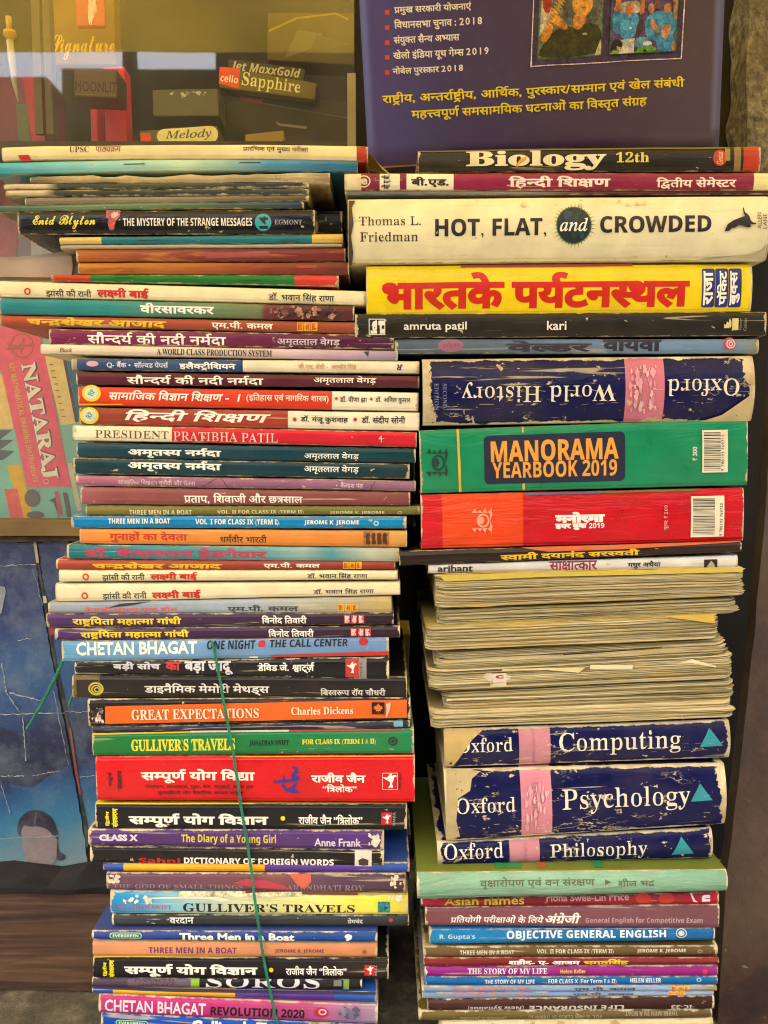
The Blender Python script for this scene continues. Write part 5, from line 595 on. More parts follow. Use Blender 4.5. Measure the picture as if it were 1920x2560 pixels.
class Nodes:
    def __init__(s, name):
        s.m = bpy.data.materials.new(name); s.m.use_nodes = True
        s.t = s.m.node_tree; s.b = s.t.nodes['Principled BSDF']; s.out = s.t.nodes['Material Output']
    def n(s, ty, **k):
        x = s.t.nodes.new(ty)
        for a, v in k.items(): setattr(x, a, v)
        return x
    def link(s, a, b): s.t.links.new(a, b)
    def put(s, v, sock):
        if hasattr(v, 'is_linked'): s.link(v, sock)
        elif v is not None: sock.default_value = v
    def math(s, op, a, b=None, c=None, clamp=False):
        x = s.n('ShaderNodeMath', operation=op, use_clamp=clamp)
        for i, v in enumerate((a, b, c)):
            if v is not None: s.put(v, x.inputs[i])
        return x.outputs[0]
    def mix(s, f, a, b, mode='MIX'):
        x = s.n('ShaderNodeMix', data_type='RGBA', blend_type=mode)
        s.put(f, x.inputs[0]); s.put(a, x.inputs[6]); s.put(b, x.inputs[7])
        return x.outputs[2]
    def coord(s, off=(0, 0, 0), scale=(1, 1, 1)):
        c = s.n('ShaderNodeTexCoord'); m = s.n('ShaderNodeMapping')
        s.link(c.outputs['Object'], m.inputs[0]); m.inputs[1].default_value = off; m.inputs[3].default_value = scale
        return m.outputs[0]
    def noise(s, vec, scale, detail=3, rough=.55, dist=0):
        x = s.n('ShaderNodeTexNoise'); s.link(vec, x.inputs['Vector'])
        x.inputs['Scale'].default_value = scale; x.inputs['Detail'].default_value = detail
        x.inputs['Roughness'].default_value = rough; x.inputs['Distortion'].default_value = dist
        return x.outputs[0]
    def step(s, v, lo, hi, a=0., b=1.):
        x = s.n('ShaderNodeMapRange'); s.put(v, x.inputs[0])
        for i, q in enumerate((lo, hi, a, b)): x.inputs[i + 1].default_value = q
        return x.outputs[0]
    def ramp(s, v, stops, mode='LINEAR'):
        x = s.n('ShaderNodeValToRGB'); r = x.color_ramp; r.interpolation = mode
        while len(r.elements) < len(stops): r.elements.new(.5)
        for e, (p, c) in zip(r.elements, stops): e.position = p; e.color = c
        s.put(v, x.inputs[0]); return x.outputs[0]
    def bump(s, h, strength, dist=.001):
        x = s.n('ShaderNodeBump'); x.inputs['Strength'].default_value = strength; x.inputs['Distance'].default_value = dist
        s.link(h, x.inputs['Height']); s.link(x.outputs[0], s.b.inputs['Normal'])

_mats = {}
def plain(name, hexc, rough=.6, metal=0., var=.12, scale=40, bump=.0, k=None, spec=.5):
    key = (name, hexc, rough, metal, var, scale, bump, k, spec)
    if key in _mats: return _mats[key]
    N = Nodes(name)
    v = N.noise(N.coord(), scale, 5)
    c = lin(hexc, k)
    lo = tuple(x * (1 - var) for x in c[:3]) + (1,); hi = tuple(min(.92, x * (1 + var)) for x in c[:3]) + (1,)
    N.link(N.ramp(v, [(.3, lo), (.7, hi)]), N.b.inputs['Base Color'])
    N.b.inputs['Roughness'].default_value = rough; N.b.inputs['Metallic'].default_value = metal
    N.b.inputs['Specular IOR Level'].default_value = spec
    if bump: N.bump(N.noise(N.coord(), scale * 4, 6), bump)
    _mats[key] = N.m
    return N.m

def cover_material(name, bands, grad, wear, gloss, off, crease, chips, streak=None, torn=0):
    """Printed laminated cover: colour bands along the spine, handling dirt, worn pale edges, scratches and chips."""
    N = Nodes(name)
    uv = N.n('ShaderNodeUVMap', uv_map='band'); sx = N.n('ShaderNodeSeparateXYZ'); N.link(uv.outputs[0], sx.inputs[0])
    t = sx.outputs[0]
    P = N.coord(off)
    if grad:
        t = N.math('ADD', t, N.math('MULTIPLY', N.math('SUBTRACT', N.noise(P, 28, 3), .5), .05))
    col = N.ramp(t, [(p, lin(c)) for p, c in bands], 'LINEAR' if grad else 'CONSTANT')
    fine = N.noise(P, 60, 5)
    col = N.mix(1.0, col, N.ramp(fine, [(.25, (.86, .86, .86, 1)), (.75, (1.12, 1.12, 1.12, 1))]), 'MULTIPLY')
    if streak:
        q = N.noise(N.coord(off, (12, 12, 160)), 1, 5, .6, 1.2)
        col = N.mix(N.step(q, .5, .68), col, lin(streak))
    # hand dirt: broad yellowish grey film
    dirt = N.step(N.noise(P, 16, 5, .65), .48, .8, 0, .08 + .08 * min(1, wear))
    col = N.mix(dirt, col, lin('7a6a48'))
    dots = N.step(N.noise(P, 420, 2), .72, .76, 0, .2)
    col = N.mix(dots, col, lin('5c5038'))
    # worn edges
    me = N.n('ShaderNodeUVMap', uv_map='edge'); se = N.n('ShaderNodeSeparateXYZ'); N.link(me.outputs[0], se.inputs[0])
    du, dv = se.outputs[0], se.outputs[1]
    wn_ = N.step(N.noise(P, 110 if wear < 1 else 60, 8, .72), .40 if wear < 1.2 else .32, .70)
    ends = N.math('SUBTRACT', N.math('MULTIPLY', wn_, .0012 + .0042 * wear), du)
    longs = N.math('SUBTRACT', N.math('MULTIPLY', wn_, (.0002 if wear > .3 else .0001) + (.0015 if wear < 1.2 else .0014) * wear), dv)
    m = N.step(N.math('MAXIMUM', ends, longs), -.0001, .0003)
    if wear > .25:
        chip = N.noise(N.coord(off, (1, 1, 1.6)), 150, 6, .62)
        lo = .70 - .05 * min(wear, 1.3)
        m = N.math('MAXIMUM', m, N.step(chip, lo, lo + .02, 0, .85))
        scr = N.noise(N.coord(tuple(x + 3 for x in off), (9, 9, 260)), 1, 4, .6, .6)
        m = N.math('MAXIMUM', m, N.step(scr, .665 - .045 * min(wear, .8), .70 - .045 * min(wear, .8), 0, .6))
    if chips:
        big = N.noise(N.coord(tuple(x + 7 for x in off), (1, 1, .6)), 62, 8, .66)
        m = N.math('MAXIMUM', m, N.step(big, .685, .692, 0, .95))
        vein = N.math('ABSOLUTE', N.math('SUBTRACT', N.noise(N.coord(tuple(x + 2 for x in off), (1, 1, 3)), 16, 8, .6), .5))
        gate = N.step(N.noise(P, 22, 4), .5, .6)
        m = N.math('MAXIMUM', m, N.math('MULTIPLY', gate, N.step(vein, .002, .006, .85, 0)))
    if torn: m = N.math('MAXIMUM', m, N.step(N.noise(N.coord(off, (8, 8, 60)), 3, 6, .7), .5, .6, 0, .7))
    paper = N.ramp(N.noise(P, 90, 5), [(.3, lin('a8946a')), (.7, lin('dccfa8'))])
    col = N.mix(m, col, paper)
    N.link(col, N.b.inputs['Base Color'])
    r = N.math('ADD', N.math('MULTIPLY', fine, .30), gloss - .20)
    N.link(N.math('MAXIMUM', r, N.math('MULTIPLY', m, .85)), N.b.inputs['Roughness'])
    N.b.inputs['Specular IOR Level'].default_value = .16 if chips else .22
    h = N.math('ADD', N.math('MULTIPLY', N.noise(P, 190, 4), .5), N.math('MULTIPLY', m, -.6))
    wr = N.noise(N.coord(off, (14, 14, 70)), 1.3, 4, .55, 1.6)
    h = N.math('ADD', h, N.math('MULTIPLY', wr, 1.8 + 5 * crease))
    groove = N.math('MULTIPLY', N.step(dv, .0004, .0010), N.step(dv, .0022, .0014))
    h = N.math('ADD', h, N.math('MULTIPLY', groove, -1.1))
    N.bump(h, .26 + .25 * crease, .0011)
    return N.m

def ink_material(hexc, wear, off, gloss, k=None, photo=False):
    key = ('ink', hexc, round(wear, 2), off, gloss, k, photo)
    if key in _mats: return _mats[key]
    N = Nodes('print')
    P = N.coord(off)
    c = lin(hexc, k)
    f = N.noise(P, 120, 5)
    col = N.mix(1.0, c, N.ramp(f, [(.25, (.84, .84, .84, 1)), (.75, (1.1, 1.1, 1.1, 1))]), 'MULTIPLY')
    if photo:
        col = N.mix(1.0, col, N.ramp(N.noise(P, 170, 6, .65), [(.34, (.45, .45, .48, 1)), (.5, (1, 1, 1, 1)), (.68, (1.6, 1.5, 1.4, 1))]), 'MULTIPLY')
        col = N.mix(1.0, col, N.ramp(N.noise(P, 620, 4, .7), [(.34, (.6, .6, .6, 1)), (.66, (1.4, 1.4, 1.4, 1))]), 'MULTIPLY')
    dirt = N.step(N.noise(P, 16, 5, .65), .48, .8, 0, .08 + .08 * min(1, wear))
    N.link(N.mix(dirt, col, lin('7a6a48')), N.b.inputs['Base Color'])
    N.b.inputs['Roughness'].default_value = gloss + .05
    N.b.inputs['Specular IOR Level'].default_value = .32
    if wear > .4:
        ch = N.step(N.noise(P, 260, 5, .65), .72 - .05 * min(wear, 1.5), .735 - .05 * min(wear, 1.5))
        tr = N.n('ShaderNodeBsdfTransparent'); mx = N.n('ShaderNodeMixShader')
        N.link(ch, mx.inputs[0]); N.link(N.b.outputs[0], mx.inputs[1]); N.link(tr.outputs[0], mx.inputs[2]); N.link(mx.outputs[0], N.out.inputs[0])
    _mats[key] = N.m
    return N.m

def page_material(name, dark, light, off, sv=900):
    N = Nodes(name)
    a = N.noise(N.coord(off, (5, 5, sv)), 1, 2, .5)
    b = N.noise(N.coord(off, (2.5, 2.5, 130)), 1, 4, .6, .5)
    c = N.ramp(a, [(.36, lin(dark)), (.47, lin(light)), (.62, lin('dccb9c'))])
    c = N.mix(N.step(b, .5, .8, 0, .4), c, lin('a08a58'))
    y = N.step(N.noise(N.coord(off, (14, 14, 60)), 1, 5, .7), .55, .72, 0, .6)
    c = N.mix(y, c, lin('c4a442'))
    g = N.step(N.noise(N.coord(off), 30, 5, .7), .5, .75, 0, .35)
    c = N.mix(g, c, lin('8c7e5c'))
    N.link(c, N.b.inputs['Base Color'])
    N.b.inputs['Roughness'].default_value = .9; N.b.inputs['Specular IOR Level'].default_value = .15
    N.bump(a, .5, .0008)
    return N.m

# ------------------------------------------------------------------ scene helpers
def link(o, parent=None):
    COL.objects.link(o)
    if parent is not None: o.parent = parent
    return o
def mesh_object(name, verts, faces, mats, parent=None, uvs=None, fmat=None, smooth=False):
    me = bpy.data.meshes.new(name)
    me.from_pydata([tuple(v) for v in verts], [], faces)
    for m in (mats if isinstance(mats, (list, tuple)) else [mats]): me.materials.append(m)
    if fmat:
        for p, k in zip(me.polygons, fmat): p.material_index = k
    if smooth:
        for p in me.polygons: p.use_smooth = True
    for nm, vals in (uvs or {}).items():
        L = me.uv_layers.new(name=nm)
        for p in me.polygons:
            for li in p.loop_indices: L.data[li].uv = vals[me.loops[li].vertex_index]
    me.update()
    return link(bpy.data.objects.new(name, me), parent)
def thing(name, label, cat, mat=None, group=None):
    e = bpy.data.objects.new(name, None)
    e.empty_display_size = .01
    if mat is not None: e.matrix_world = mat
    e['label'] = label; e['category'] = cat
    if group: e['group'] = group
    return link(e)
def tag(o, label=None, cat=None, group=None, kind=None):
    for k, v in (('label', label), ('category', cat), ('group', group), ('kind', kind)):
        if v: o[k] = v
    return o
def ray(px, py):
    return Vector(((px - 960) / FPX, math.cos(PITCH) + (1280 - py) / FPX * math.sin(PITCH), (1280 - py) / FPX * math.cos(PITCH) - math.sin(PITCH)))
def at(px, py, Y):
    d = ray(px, py)
    return CAM + d * ((Y - CAM.y) / d.y)

class Frame:
    """Where a flat face (a spine, a box front) stands: its matrix, length and height, and how its surface bows."""
    def __init__(s, view, quad, Y=0., tilt=0., bulge=0., sag=0., wob=.0003, seed=0.):
        s.view = view
        xl, ytl, ybl, xr, ytr, ybr = quad
        p = s.px
        bl, br = at(*p(xl, ybl), Y), at(*p(xr, ybr), Y); tl, tr = at(*p(xl, ytl), Y), at(*p(xr, ytr), Y)
        roll = math.atan2((br.z + tr.z - bl.z - tl.z) / 2, br.x - bl.x)
        s.M = Matrix.Translation(bl) @ Matrix.Rotation(-roll, 4, 'Y') @ Matrix.Rotation(tilt, 4, 'X')
        s.I = s.M.inverted()
        s.plane = 0.
        s.b0, s.b1 = 0., (s.I @ br).z if tilt == 0 else 0.
        s.t0, s.t1 = s.local(xl, ytl)[1], s.local(xr, ytr)[1]
        s.L = (br - bl).length; s.T = ((s.t0 - s.b0) + (s.t1 - s.b1)) / 2
        s.bulge, s.sag, s.wob, s.seed = bulge, sag, wob, seed
        s.plane = -bulge * .8
    def px(s, x, y): return s.view[0] + x * s.view[2], s.view[1] + y * s.view[2]
    def local(s, x, y):
        d = s.I.to_3x3() @ ray(*s.px(x, y)); c = s.I @ CAM
        q = c + d * ((s.plane - c.y) / d.y)
        return q.x, q.z
    def lo(s, u): return s.b0 + (s.b1 - s.b0) * u / s.L
    def hi(s, u): return s.t0 + (s.t1 - s.t0) * u / s.L
    def dz(s, u):
        t = u / s.L
        return s.sag * 4 * t * (1 - t) + s.wob * (noise.noise(Vector((u * 22, s.seed, 0))) + .5 * noise.noise(Vector((u * 60, s.seed, 4))))
    def V(s, x, y):
        u, z = s.local(x, y)
        return u, (z - s.dz(u) - s.lo(u)) / (s.hi(u) - s.lo(u))
    def dy(s, u, f):
        return -s.bulge * (1 - (2 * min(max(f, 0), 1) - 1) ** 2) + s.wob * 1.2 * noise.noise(Vector((u * 18, f * .8, s.seed + 9)))
    def P(s, u, f, off=0.):
        z = s.lo(u) + (s.hi(u) - s.lo(u)) * f + s.dz(u)
        return Vector((u, s.dy(u, f) - off, z))

def stations(L, n):
    return [0, .0008, .0022, .005] + [.005 + (L - .01) * i / n for i in range(1, n)] + [L - .005, L - .0022, L - .0008, L]

def build_cover(fr, depth, th, mats, parent, name='cover', spine=True, back=False, rag=0.):
    """Wrap-round cover: bottom board, spine at the front (or at the back), top board, with its thickness."""
    us = stations(fr.L, 26)
    H = fr.T
    r = min(.0012, H * .22)
    nv = 8 if fr.bulge > .0005 else 4
    prof = []                                     # (f, y, z shift, edge distance)
    prof += [(0., depth, 0.), (0., depth * .5, 0.), (0., .012, 0.), (0., .004, 0.), (0., r, 0.)]
    if spine:
        prof += [(r * .3 / H, r * .3, 0.)]
        for k in range(nv + 1):
            prof.append(((r + (H - 2 * r) * k / nv) / H, 0., 0.))
        prof += [(1 - r * .3 / H, r * .3, 0.)]
    prof += [(1., r, 0.), (1., .004, 0.), (1., .012, 0.), (1., depth * .5, 0.), (1., depth, 0.)]
    verts, band, edge = [], [], []
    K = len(prof)
    rr = random.Random(fr.seed)
    dent = [rr.uniform(.0, .0010), rr.uniform(.0, .0010)]
    for inner in (0, 1):
        for u in us:
            for k, (f, y, _) in enumerate(prof):
                p = fr.P(u, f)
                if y > r * .9: p.y = y
                else: p.y += y
                e = min(u, fr.L - u)
                p.y += dent[0 if u < fr.L / 2 else 1] * math.exp(-e / .002) * (1 if y < .01 else 0)
                if rag: p.z += rag * noise.noise(Vector((u * 90, y * 60, fr.seed))) * (1 if f > .5 else -.3)
                if inner:
                    a = th * (1 if f < .5 else -1)
                    if y > r * .9: p.z += a
                    else: p.y += th; p.z += a * max(0, 1 - 4 * min(f, 1 - f)) * .6
                verts.append(p)
                band.append((u / fr.L, f))
                dv = min(f, 1 - f) * H if y < r else 0.0 if y < .003 else min(.02, y)
                edge.append((e, dv))
    n = len(us) * K
    faces, fm = [], []
    for i in range(len(us) - 1):
        for k in range(K - 1):
            a, b = i * K + k, (i + 1) * K + k
            top = 1 if (prof[k][0] == 1. and prof[k + 1][0] == 1.) and len(mats) > 1 else 0
            if not spine and prof[k][0] != prof[k + 1][0]: continue
            faces.append((a, b, b + 1, a + 1)); fm.append(top)
            faces.append((n + a, n + a + 1, n + b + 1, n + b)); fm.append(0)
        for k in (0, K - 1):
            a, b = i * K + k, (i + 1) * K + k
            faces.append((a, n + a, n + b, b) if k == 0 else (a, b, n + b, n + a)); fm.append(0)
    for i in (0, len(us) - 1):
        for k in range(K - 1):
            if not spine and prof[k][0] != prof[k + 1][0]: continue
            a = i * K + k
            faces.append((a, a + 1, n + a + 1, n + a) if i == 0 else (a, n + a, n + a + 1, a + 1)); fm.append(0)
    o = mesh_object(name, verts, faces, mats, parent, {'band': band, 'edge': edge}, fm, True)
    o.data.set_sharp_from_angle(angle=math.radians(50))
    return o

def build_pages(fr, depth, th, mat, parent, front=.001):
    us = [.0014 + (fr.L - .0028) * i / 14 for i in range(15)]
    verts, faces = [], []
    eps = (th + .0001) / fr.T
    for u in us:
        for f in (eps, 1 - eps):
            for y in (front, depth - .0015):
                p = fr.P(u, f); p.y = y; verts.append(p)
    for i in range(14):
        a, b = i * 4, i * 4 + 4
        faces += [(a, b, b + 2, a + 2), (a + 1, a + 3, b + 3, b + 1), (a, a + 1, b + 1, b), (a + 2, b + 2, b + 3, a + 3)]
    faces += [(0, 2, 3, 1), (56, 57, 59, 58)]
    return mesh_object('page_block', verts, faces, mat, parent)

def build_fore_edge(fr, depth, mat, parent):
    """Page block with its ragged page edges towards the front: layers that step in and out and droop at the corners."""
    rows = max(12, int(fr.T / .00040)); cols = 90
    verts, faces = [], []
    rr = random.Random(fr.seed * 3 + 1)
    lay = [rr.gauss(0, .0004) + (rr.uniform(.0010, .0034) if rr.random() < .13 else 0) for _ in range(rows)]
    cuts = sorted([0, rows] + [rr.randrange(rows) for _ in range(3)])
    ends = [rr.gauss(0, .0005) + (rr.uniform(-.004, .0005) if rr.random() < .10 else 0) for _ in range(rows)]
    def bulk(k): return sum(1 for c in cuts if c <= k) * 1.7
    for k in range(rows):
        for half in (0.06, .94):
            f = (k + half) / rows
            for c in range(cols + 1):
                u = fr.L * c / cols
                t_ = 2 * c / cols - 1
                p = fr.P(u, .02 + .96 * f)
                p.x += t_ ** 9 * (ends[k] + .0022 * noise.noise(Vector((bulk(k), fr.seed, t_ * 2))))
                e = min(u, fr.L - u)
                rc = .006 + .004 * noise.noise(Vector((bulk(k), fr.seed, 1)))
                rnd_in = max(0, rc - e) ** 2 / rc * .75
                p.y += lay[k] + .0016 * noise.noise(Vector((u * 9, bulk(k), fr.seed))) + .0004 * noise.noise(Vector((u * 60, k * .8, fr.seed))) + rnd_in
                p.z += (.0011 * noise.noise(Vector((u * 12, f * 2.5, fr.seed + 3))) + .0006 * noise.noise(Vector((u * 30, f * 6, fr.seed + 8)))) * min(1, 6 * f, 6 * (1 - f)) + .00012 * noise.noise(Vector((u * 70, k * .7, fr.seed)))
                verts.append(p)
    R = rows * 2; C = cols + 1
    for r in range(R - 1):
        for c in range(cols):
            a = r * C + c
            faces.append((a, a + 1, a + C + 1, a + C))
    s = len(verts)                                                    # back, top, bottom and ends
    for f in (.02, .98):
        for c in range(cols + 1):
            p = fr.P(fr.L * c / cols, f); p.y = depth; verts.append(p)
    for c in range(cols):
        faces.append((s + c, s + c + 1, c + 1, c)); t = (R - 1) * C
        faces.append((t + c, t + c + 1, s + C + c + 1, s + C + c)); faces.append((s + c + 1, s + c, s + C + c, s + C + c + 1))
    faces.append(tuple([s] + [r * C for r in range(R)] + [s + C]))
    faces.append(tuple([s + C + cols] + [r * C + cols for r in range(R - 1, -1, -1)] + [s + cols]))
    return mesh_object('page_block', verts, faces, mat, parent)

# ------------------------------------------------------------------ marks printed on a face
class Marks:
    def __init__(s, fr, parent, wear=0., off=(0, 0, 0), gloss=.45, k=None):
        s.kk = k; s.fr, s.parent, s.wear, s.off, s.gloss = fr, parent, wear, off, gloss
        s.acc = {}; s.k = 0
    def add(s, name, hexc, verts, tris):
        V, F = s.acc.setdefault((name, hexc), ([], []))
        n = len(V); V += verts; F += [tuple(n + i for i in t) for t in tris]
    def lift(s): s.k += 1; return .00012 + .00003 * s.k
    def uvpoly(s, name, hexc, loops, lift=None):
        """loops in (u, f); filled, cut finely enough to follow the face, laid just above it."""
        fr = s.fr; d = s.lift() if lift is None else lift
        loops = [[(u, f * fr.T) for u, f in l] for l in loops]
        V, F = fill(loops)
        if not F: return
        bm = bmesh.new()
        vs = [bm.verts.new((x, y, 0)) for x, y in V]
        for f in F:
            try: bm.faces.new([vs[i] for i in f])
            except ValueError: pass
        xs = [p[0] for l in loops for p in l]; ys = [p[1] for l in loops for p in l]
        if fr.bulge > .0004:
            for q in range(1, 12):
                if min(ys) < fr.T * q / 12 < max(ys): bmesh.ops.bisect_plane(bm, geom=bm.verts[:] + bm.edges[:] + bm.faces[:], plane_co=(0, fr.T * q / 12, 0), plane_no=(0, 1, 0))
        n = int((max(xs) - min(xs)) / .006)
        for q in range(1, n + 1):
            bmesh.ops.bisect_plane(bm, geom=bm.verts[:] + bm.edges[:] + bm.faces[:], plane_co=(min(xs) + (max(xs) - min(xs)) * q / (n + 1), 0, 0), plane_no=(1, 0, 0))
        bm.verts.index_update()
        s.add(name, hexc, [fr.P(v.co.x, v.co.y / fr.T, d) for v in bm.verts], [[v.index for v in f.verts] for f in bm.faces])
        bm.free()
    def soft(s, name, hexc, pts):
        for _ in range(2):
            pts = [q for i in range(len(pts)) for q in ((pts[i - 1][0] * .25 + pts[i][0] * .75, pts[i - 1][1] * .25 + pts[i][1] * .75), (pts[i][0] * .75 + pts[(i + 1) % len(pts)][0] * .25, pts[i][1] * .75 + pts[(i + 1) % len(pts)][1] * .25))]
        s.poly(name, hexc, pts)
    def poly(s, name, hexc, pts, lift=None): s.uvpoly(name, hexc, [[s.fr.V(*p) for p in pts]], lift)
    def box(s, x0, x1, y0, y1):
        xc, yc = (x0 + x1) / 2, (y0 + y1) / 2
        return s.fr.V(x0, yc)[0], s.fr.V(x1, yc)[0], s.fr.V(xc, y1)[1], s.fr.V(xc, y0)[1]
    def shape(s, name, hexc, x0, x1, y0, y1, loops, lift=None):
        """loops in unit coordinates (0..1, y up) stretched over a pixel box."""
        u0, u1, f0, f1 = s.box(x0, x1, y0, y1)
        s.uvpoly(name, hexc, [[(u0 + (u1 - u0) * x, f0 + (f1 - f0) * y) for x, y in l] for l in loops], lift)
    def ellipse(s, name, hexc, cx, cy, rx, ry, inner=None, n=26):
        c = [(.5 + .5 * math.cos(6.2832 * i / n), .5 + .5 * math.sin(6.2832 * i / n)) for i in range(n)]
        loops = [c]
        if inner: loops.append([(.5 + (x - .5) * inner, .5 + (y - .5) * inner) for x, y in reversed(c)])
        s.shape(name, hexc, cx - rx, cx + rx, cy - ry, cy + ry, loops)
    def text(s, name, font, txt, x0, x1, y0, y1, hexc, o=None):
        o = o or {}
        fr = s.fr
        parts, (a0, a1, b0, b1) = run_mesh(font, txt, o.get('bold', 0) + {'D': 11, 'N': 8, 'S': 5, 'R': 0}.get(font, 4), o.get('slant', 0), o.get('rot', 0))
        u0, u1, f0, f1 = s.box(x0, x1, y0, y1)
        if not o.get('clip'): f0, f1 = max(f0, .05), min(f1, .95)
        d = s.lift()
        for i, (v, t) in enumerate(parts):
            vv = [(u0 + (u1 - u0) * (x - a0) / (a1 - a0), f0 + (f1 - f0) * (y - b0) / (b1 - b0)) for x, y in v]
            if o.get('clip'): vv = [(u, min(.985, max(.015, f))) for u, f in vv]
            dd = d + .00001 * (i % 3)
            if fr.bulge > .0004:
                bm = bmesh.new(); vs = [bm.verts.new((u, f, 0)) for u, f in vv]
                for f in t:
                    try: bm.faces.new([vs[j] for j in f])
                    except ValueError: pass
                for q in range(1, 16):
                    bmesh.ops.bisect_plane(bm, geom=bm.verts[:] + bm.edges[:] + bm.faces[:], plane_co=(0, q / 16, 0), plane_no=(0, 1, 0))
                bm.verts.index_update()
                s.add(name, hexc, [fr.P(w.co.x, w.co.y, dd) for w in bm.verts], [[w.index for w in f.verts] for f in bm.faces]); bm.free()
            else:
                s.add(name, hexc, [fr.P(u, f, dd) for u, f in vv], t)
    def do(s, m):
        k = m[0]
        if k in (T, A, S, P): s.text(*m)
        elif k == 'text': s.text('small_lettering', *m[1:])
        elif k == 'poly': s.poly(m[1], m[3], m[2])
        elif k == 'flap': s.poly(m[1], m[3], m[2], .0016)
        elif k == 'rect': s.shape(m[1], m[6], *m[2:6], [[(0, 0), (1, 0), (1, 1), (0, 1)]])
        elif k == 'disc': s.ellipse(m[1], m[6], *m[2:6])
        elif k == 'ring': s.ellipse(m[1], m[7], *m[2:6], inner=m[6])
        elif k == 'star':
            _, nm, x, y, r, c = m
            s.shape(nm, c, x - r, x + r, y - r, y + r, [[(.5 + .5 * (1 if i % 2 == 0 else .55) * math.cos(6.2832 * i / 20), .5 + .5 * (1 if i % 2 == 0 else .55) * math.sin(6.2832 * i / 20)) for i in range(20)]])
        elif k in ('pill', 'pill2'):
            if k == 'pill': _, nm, x, y, rx, ry, c = m; r = ry
            else: _, nm, x, y, rx, ry, r, c = m
            pts = []
            for q, (sx, sy) in enumerate(((1, 1), (-1, 1), (-1, -1), (1, -1))):
                for i in range(7):
                    a = math.pi / 2 * (q + i / 6)
                    pts.append((.5 + (sx * (rx - r) + r * math.cos(a)) / (2 * rx), .5 + (sy * (ry - r) + r * math.sin(a)) / (2 * ry)))
            s.shape(nm, c, x - rx, x + rx, y - ry, y + ry, [pts])
        elif k == 'frame':
            _, nm, x0, x1, y0, y1, w, c = m
            a, b = w / (x1 - x0), w / (y1 - y0)
            s.shape(nm, c, x0, x1, y0, y1, [[(0, 0), (1, 0), (1, 1), (0, 1)], [(a, b), (a, 1 - b), (1 - a, 1 - b), (1 - a, b)]])
        elif k == 'blotch':
            _, nm, x0, x1, y0, y1, cols, n = m
            rr = random.Random(int(x0 + y0))
            for i in range(n):
                r = rr.uniform(.02, .09) if nm == 'pale_blots' else rr.uniform(.06, .20); cx, cy = rr.uniform(r, 1 - r), rr.uniform(r, 1 - r)
                asp = min(1., (y1 - y0) / (x1 - x0) * 1.6)
                s.shape(nm, cols[i % len(cols)], x0, x1, y0, y1, [[(min(1, max(0, cx + r * asp * rr.uniform(.5, 1.3) * math.cos(6.2832 * q / 17))), min(1, max(0, cy + r * 1.4 * rr.uniform(.5, 1.3) * math.sin(6.2832 * q / 17)))) for q in range(17)]])
        elif k == 'bird':
            _, nm, x, y, r, c = m
            s.shape(nm, c, x - r, x + r, y - r, y + r, [[(.02, .72), (.30, .70), (.46, .92), (.60, .98), (.56, .80), (.74, .86), (.92, .80), (.72, .70), (.66, .50), (.58, .30), (.66, .16), (.60, .04), (.50, .10), (.34, .06), (.46, .22), (.48, .40), (.36, .50), (.20, .58)]])
        elif k == 'leaf':
            _, nm, x, y, r, c = m
            half = [(.5, .0), (.53, .25), (.74, .2), (.70, .32), (.98, .52), (.86, .56), (.90, .74), (.72, .68), (.68, .62), (.64, .86), (.58, .80)]
            s.shape(nm, c, x - r, x + r, y - r, y + r, [half + [(.5, 1.)] + [(1 - a, b) for a, b in reversed(half[1:])]])
        elif k == 'pelican':
            s.shape(m[1], m[6], *m[2:6], [[(.0, .02), (.10, .30), (.30, .46), (.55, .58), (.66, .62), (.62, .70), (.60, .92), (.64, 1.), (.66, .78), (.74, .70), (.80, .60), (.84, .44), (.90, .36), (1., .34), (1., .28), (.88, .28), (.82, .30), (.84, .18), (.76, .16), (.60, .22), (.46, .26), (.34, .16), (.22, .14), (.16, .04)]])
        elif k == 'flame':
            s.shape(m[1], m[6], *m[2:6], [[(0, .2), (0, .55), (.12, .45), (.2, .75), (.3, .6), (.38, 1.), (.5, .75), (.5, .3), (.4, .2)], [(.56, 0), (.56, 1), (1, 1), (1, 0), (.92, .1), (.84, 0), (.74, .1), (.66, 0)]])
        elif k == 'spikes':
            _, nm, x, y, rx, ry, c = m
            pts = []
            for i in range(34):
                a = 6.2832 * i / 34; R = 1 + .1 * math.sin(i * 7.3)
                for da, q in ((-.02, .86), (0, R * 1.05), (.02, .86)): pts.append((.5 + .5 * q * math.cos(a + da), .5 + .5 * q * math.sin(a + da)))
            s.shape(nm, c, x - rx, x + rx, y - ry, y + ry, [pts])
        elif k == 'crest':
            _, nm, x, y, rx, ry, c = m
            s.ellipse(nm, c, x + rx * .1, y, rx * .62, ry * .55, .72); s.ellipse(nm, c, x - rx * .1, y, rx * .3, ry * .3)
            for sy in (-1, 1):
                for q in range(4): s.poly(nm, c, [(x - rx + rx * .5 * q, y + sy * ry * .62), (x - rx * .7 + rx * .5 * q, y + sy * ry * (.95 - .1 * (q % 2))), (x - rx * .5 + rx * .5 * q, y + sy * ry * .60)])
                s.poly(nm, c, [(x + rx * .8, y), (x + rx, y + sy * ry * .5), (x + rx * .9, y + sy * ry), (x + rx * .72, y + sy * ry * .6)][::sy])
        elif k == 'barcode':
            _, nm, x0, x1, y0, y1 = m
            s.shape('price_label', 'e8dfc0', x0, x1, y0, y1, [[(0, 0), (1, 0), (1, 1), (0, 1)]])
            rr = random.Random(int(x0)); q = .05; d = s.lift()
            while q < .94:
                w = rr.choice((.008, .008, .016, .024)); s.shape(nm, '1c1a18', x0, x1, y0, y1, [[(.06, q), (.72, q), (.72, q + w), (.06, q + w)]], d); q += w + rr.choice((.009, .012, .02))
        elif k == 'crease':
            _, nm, a, b, c = m
            rr = random.Random(int(s.fr.L * 1e5))
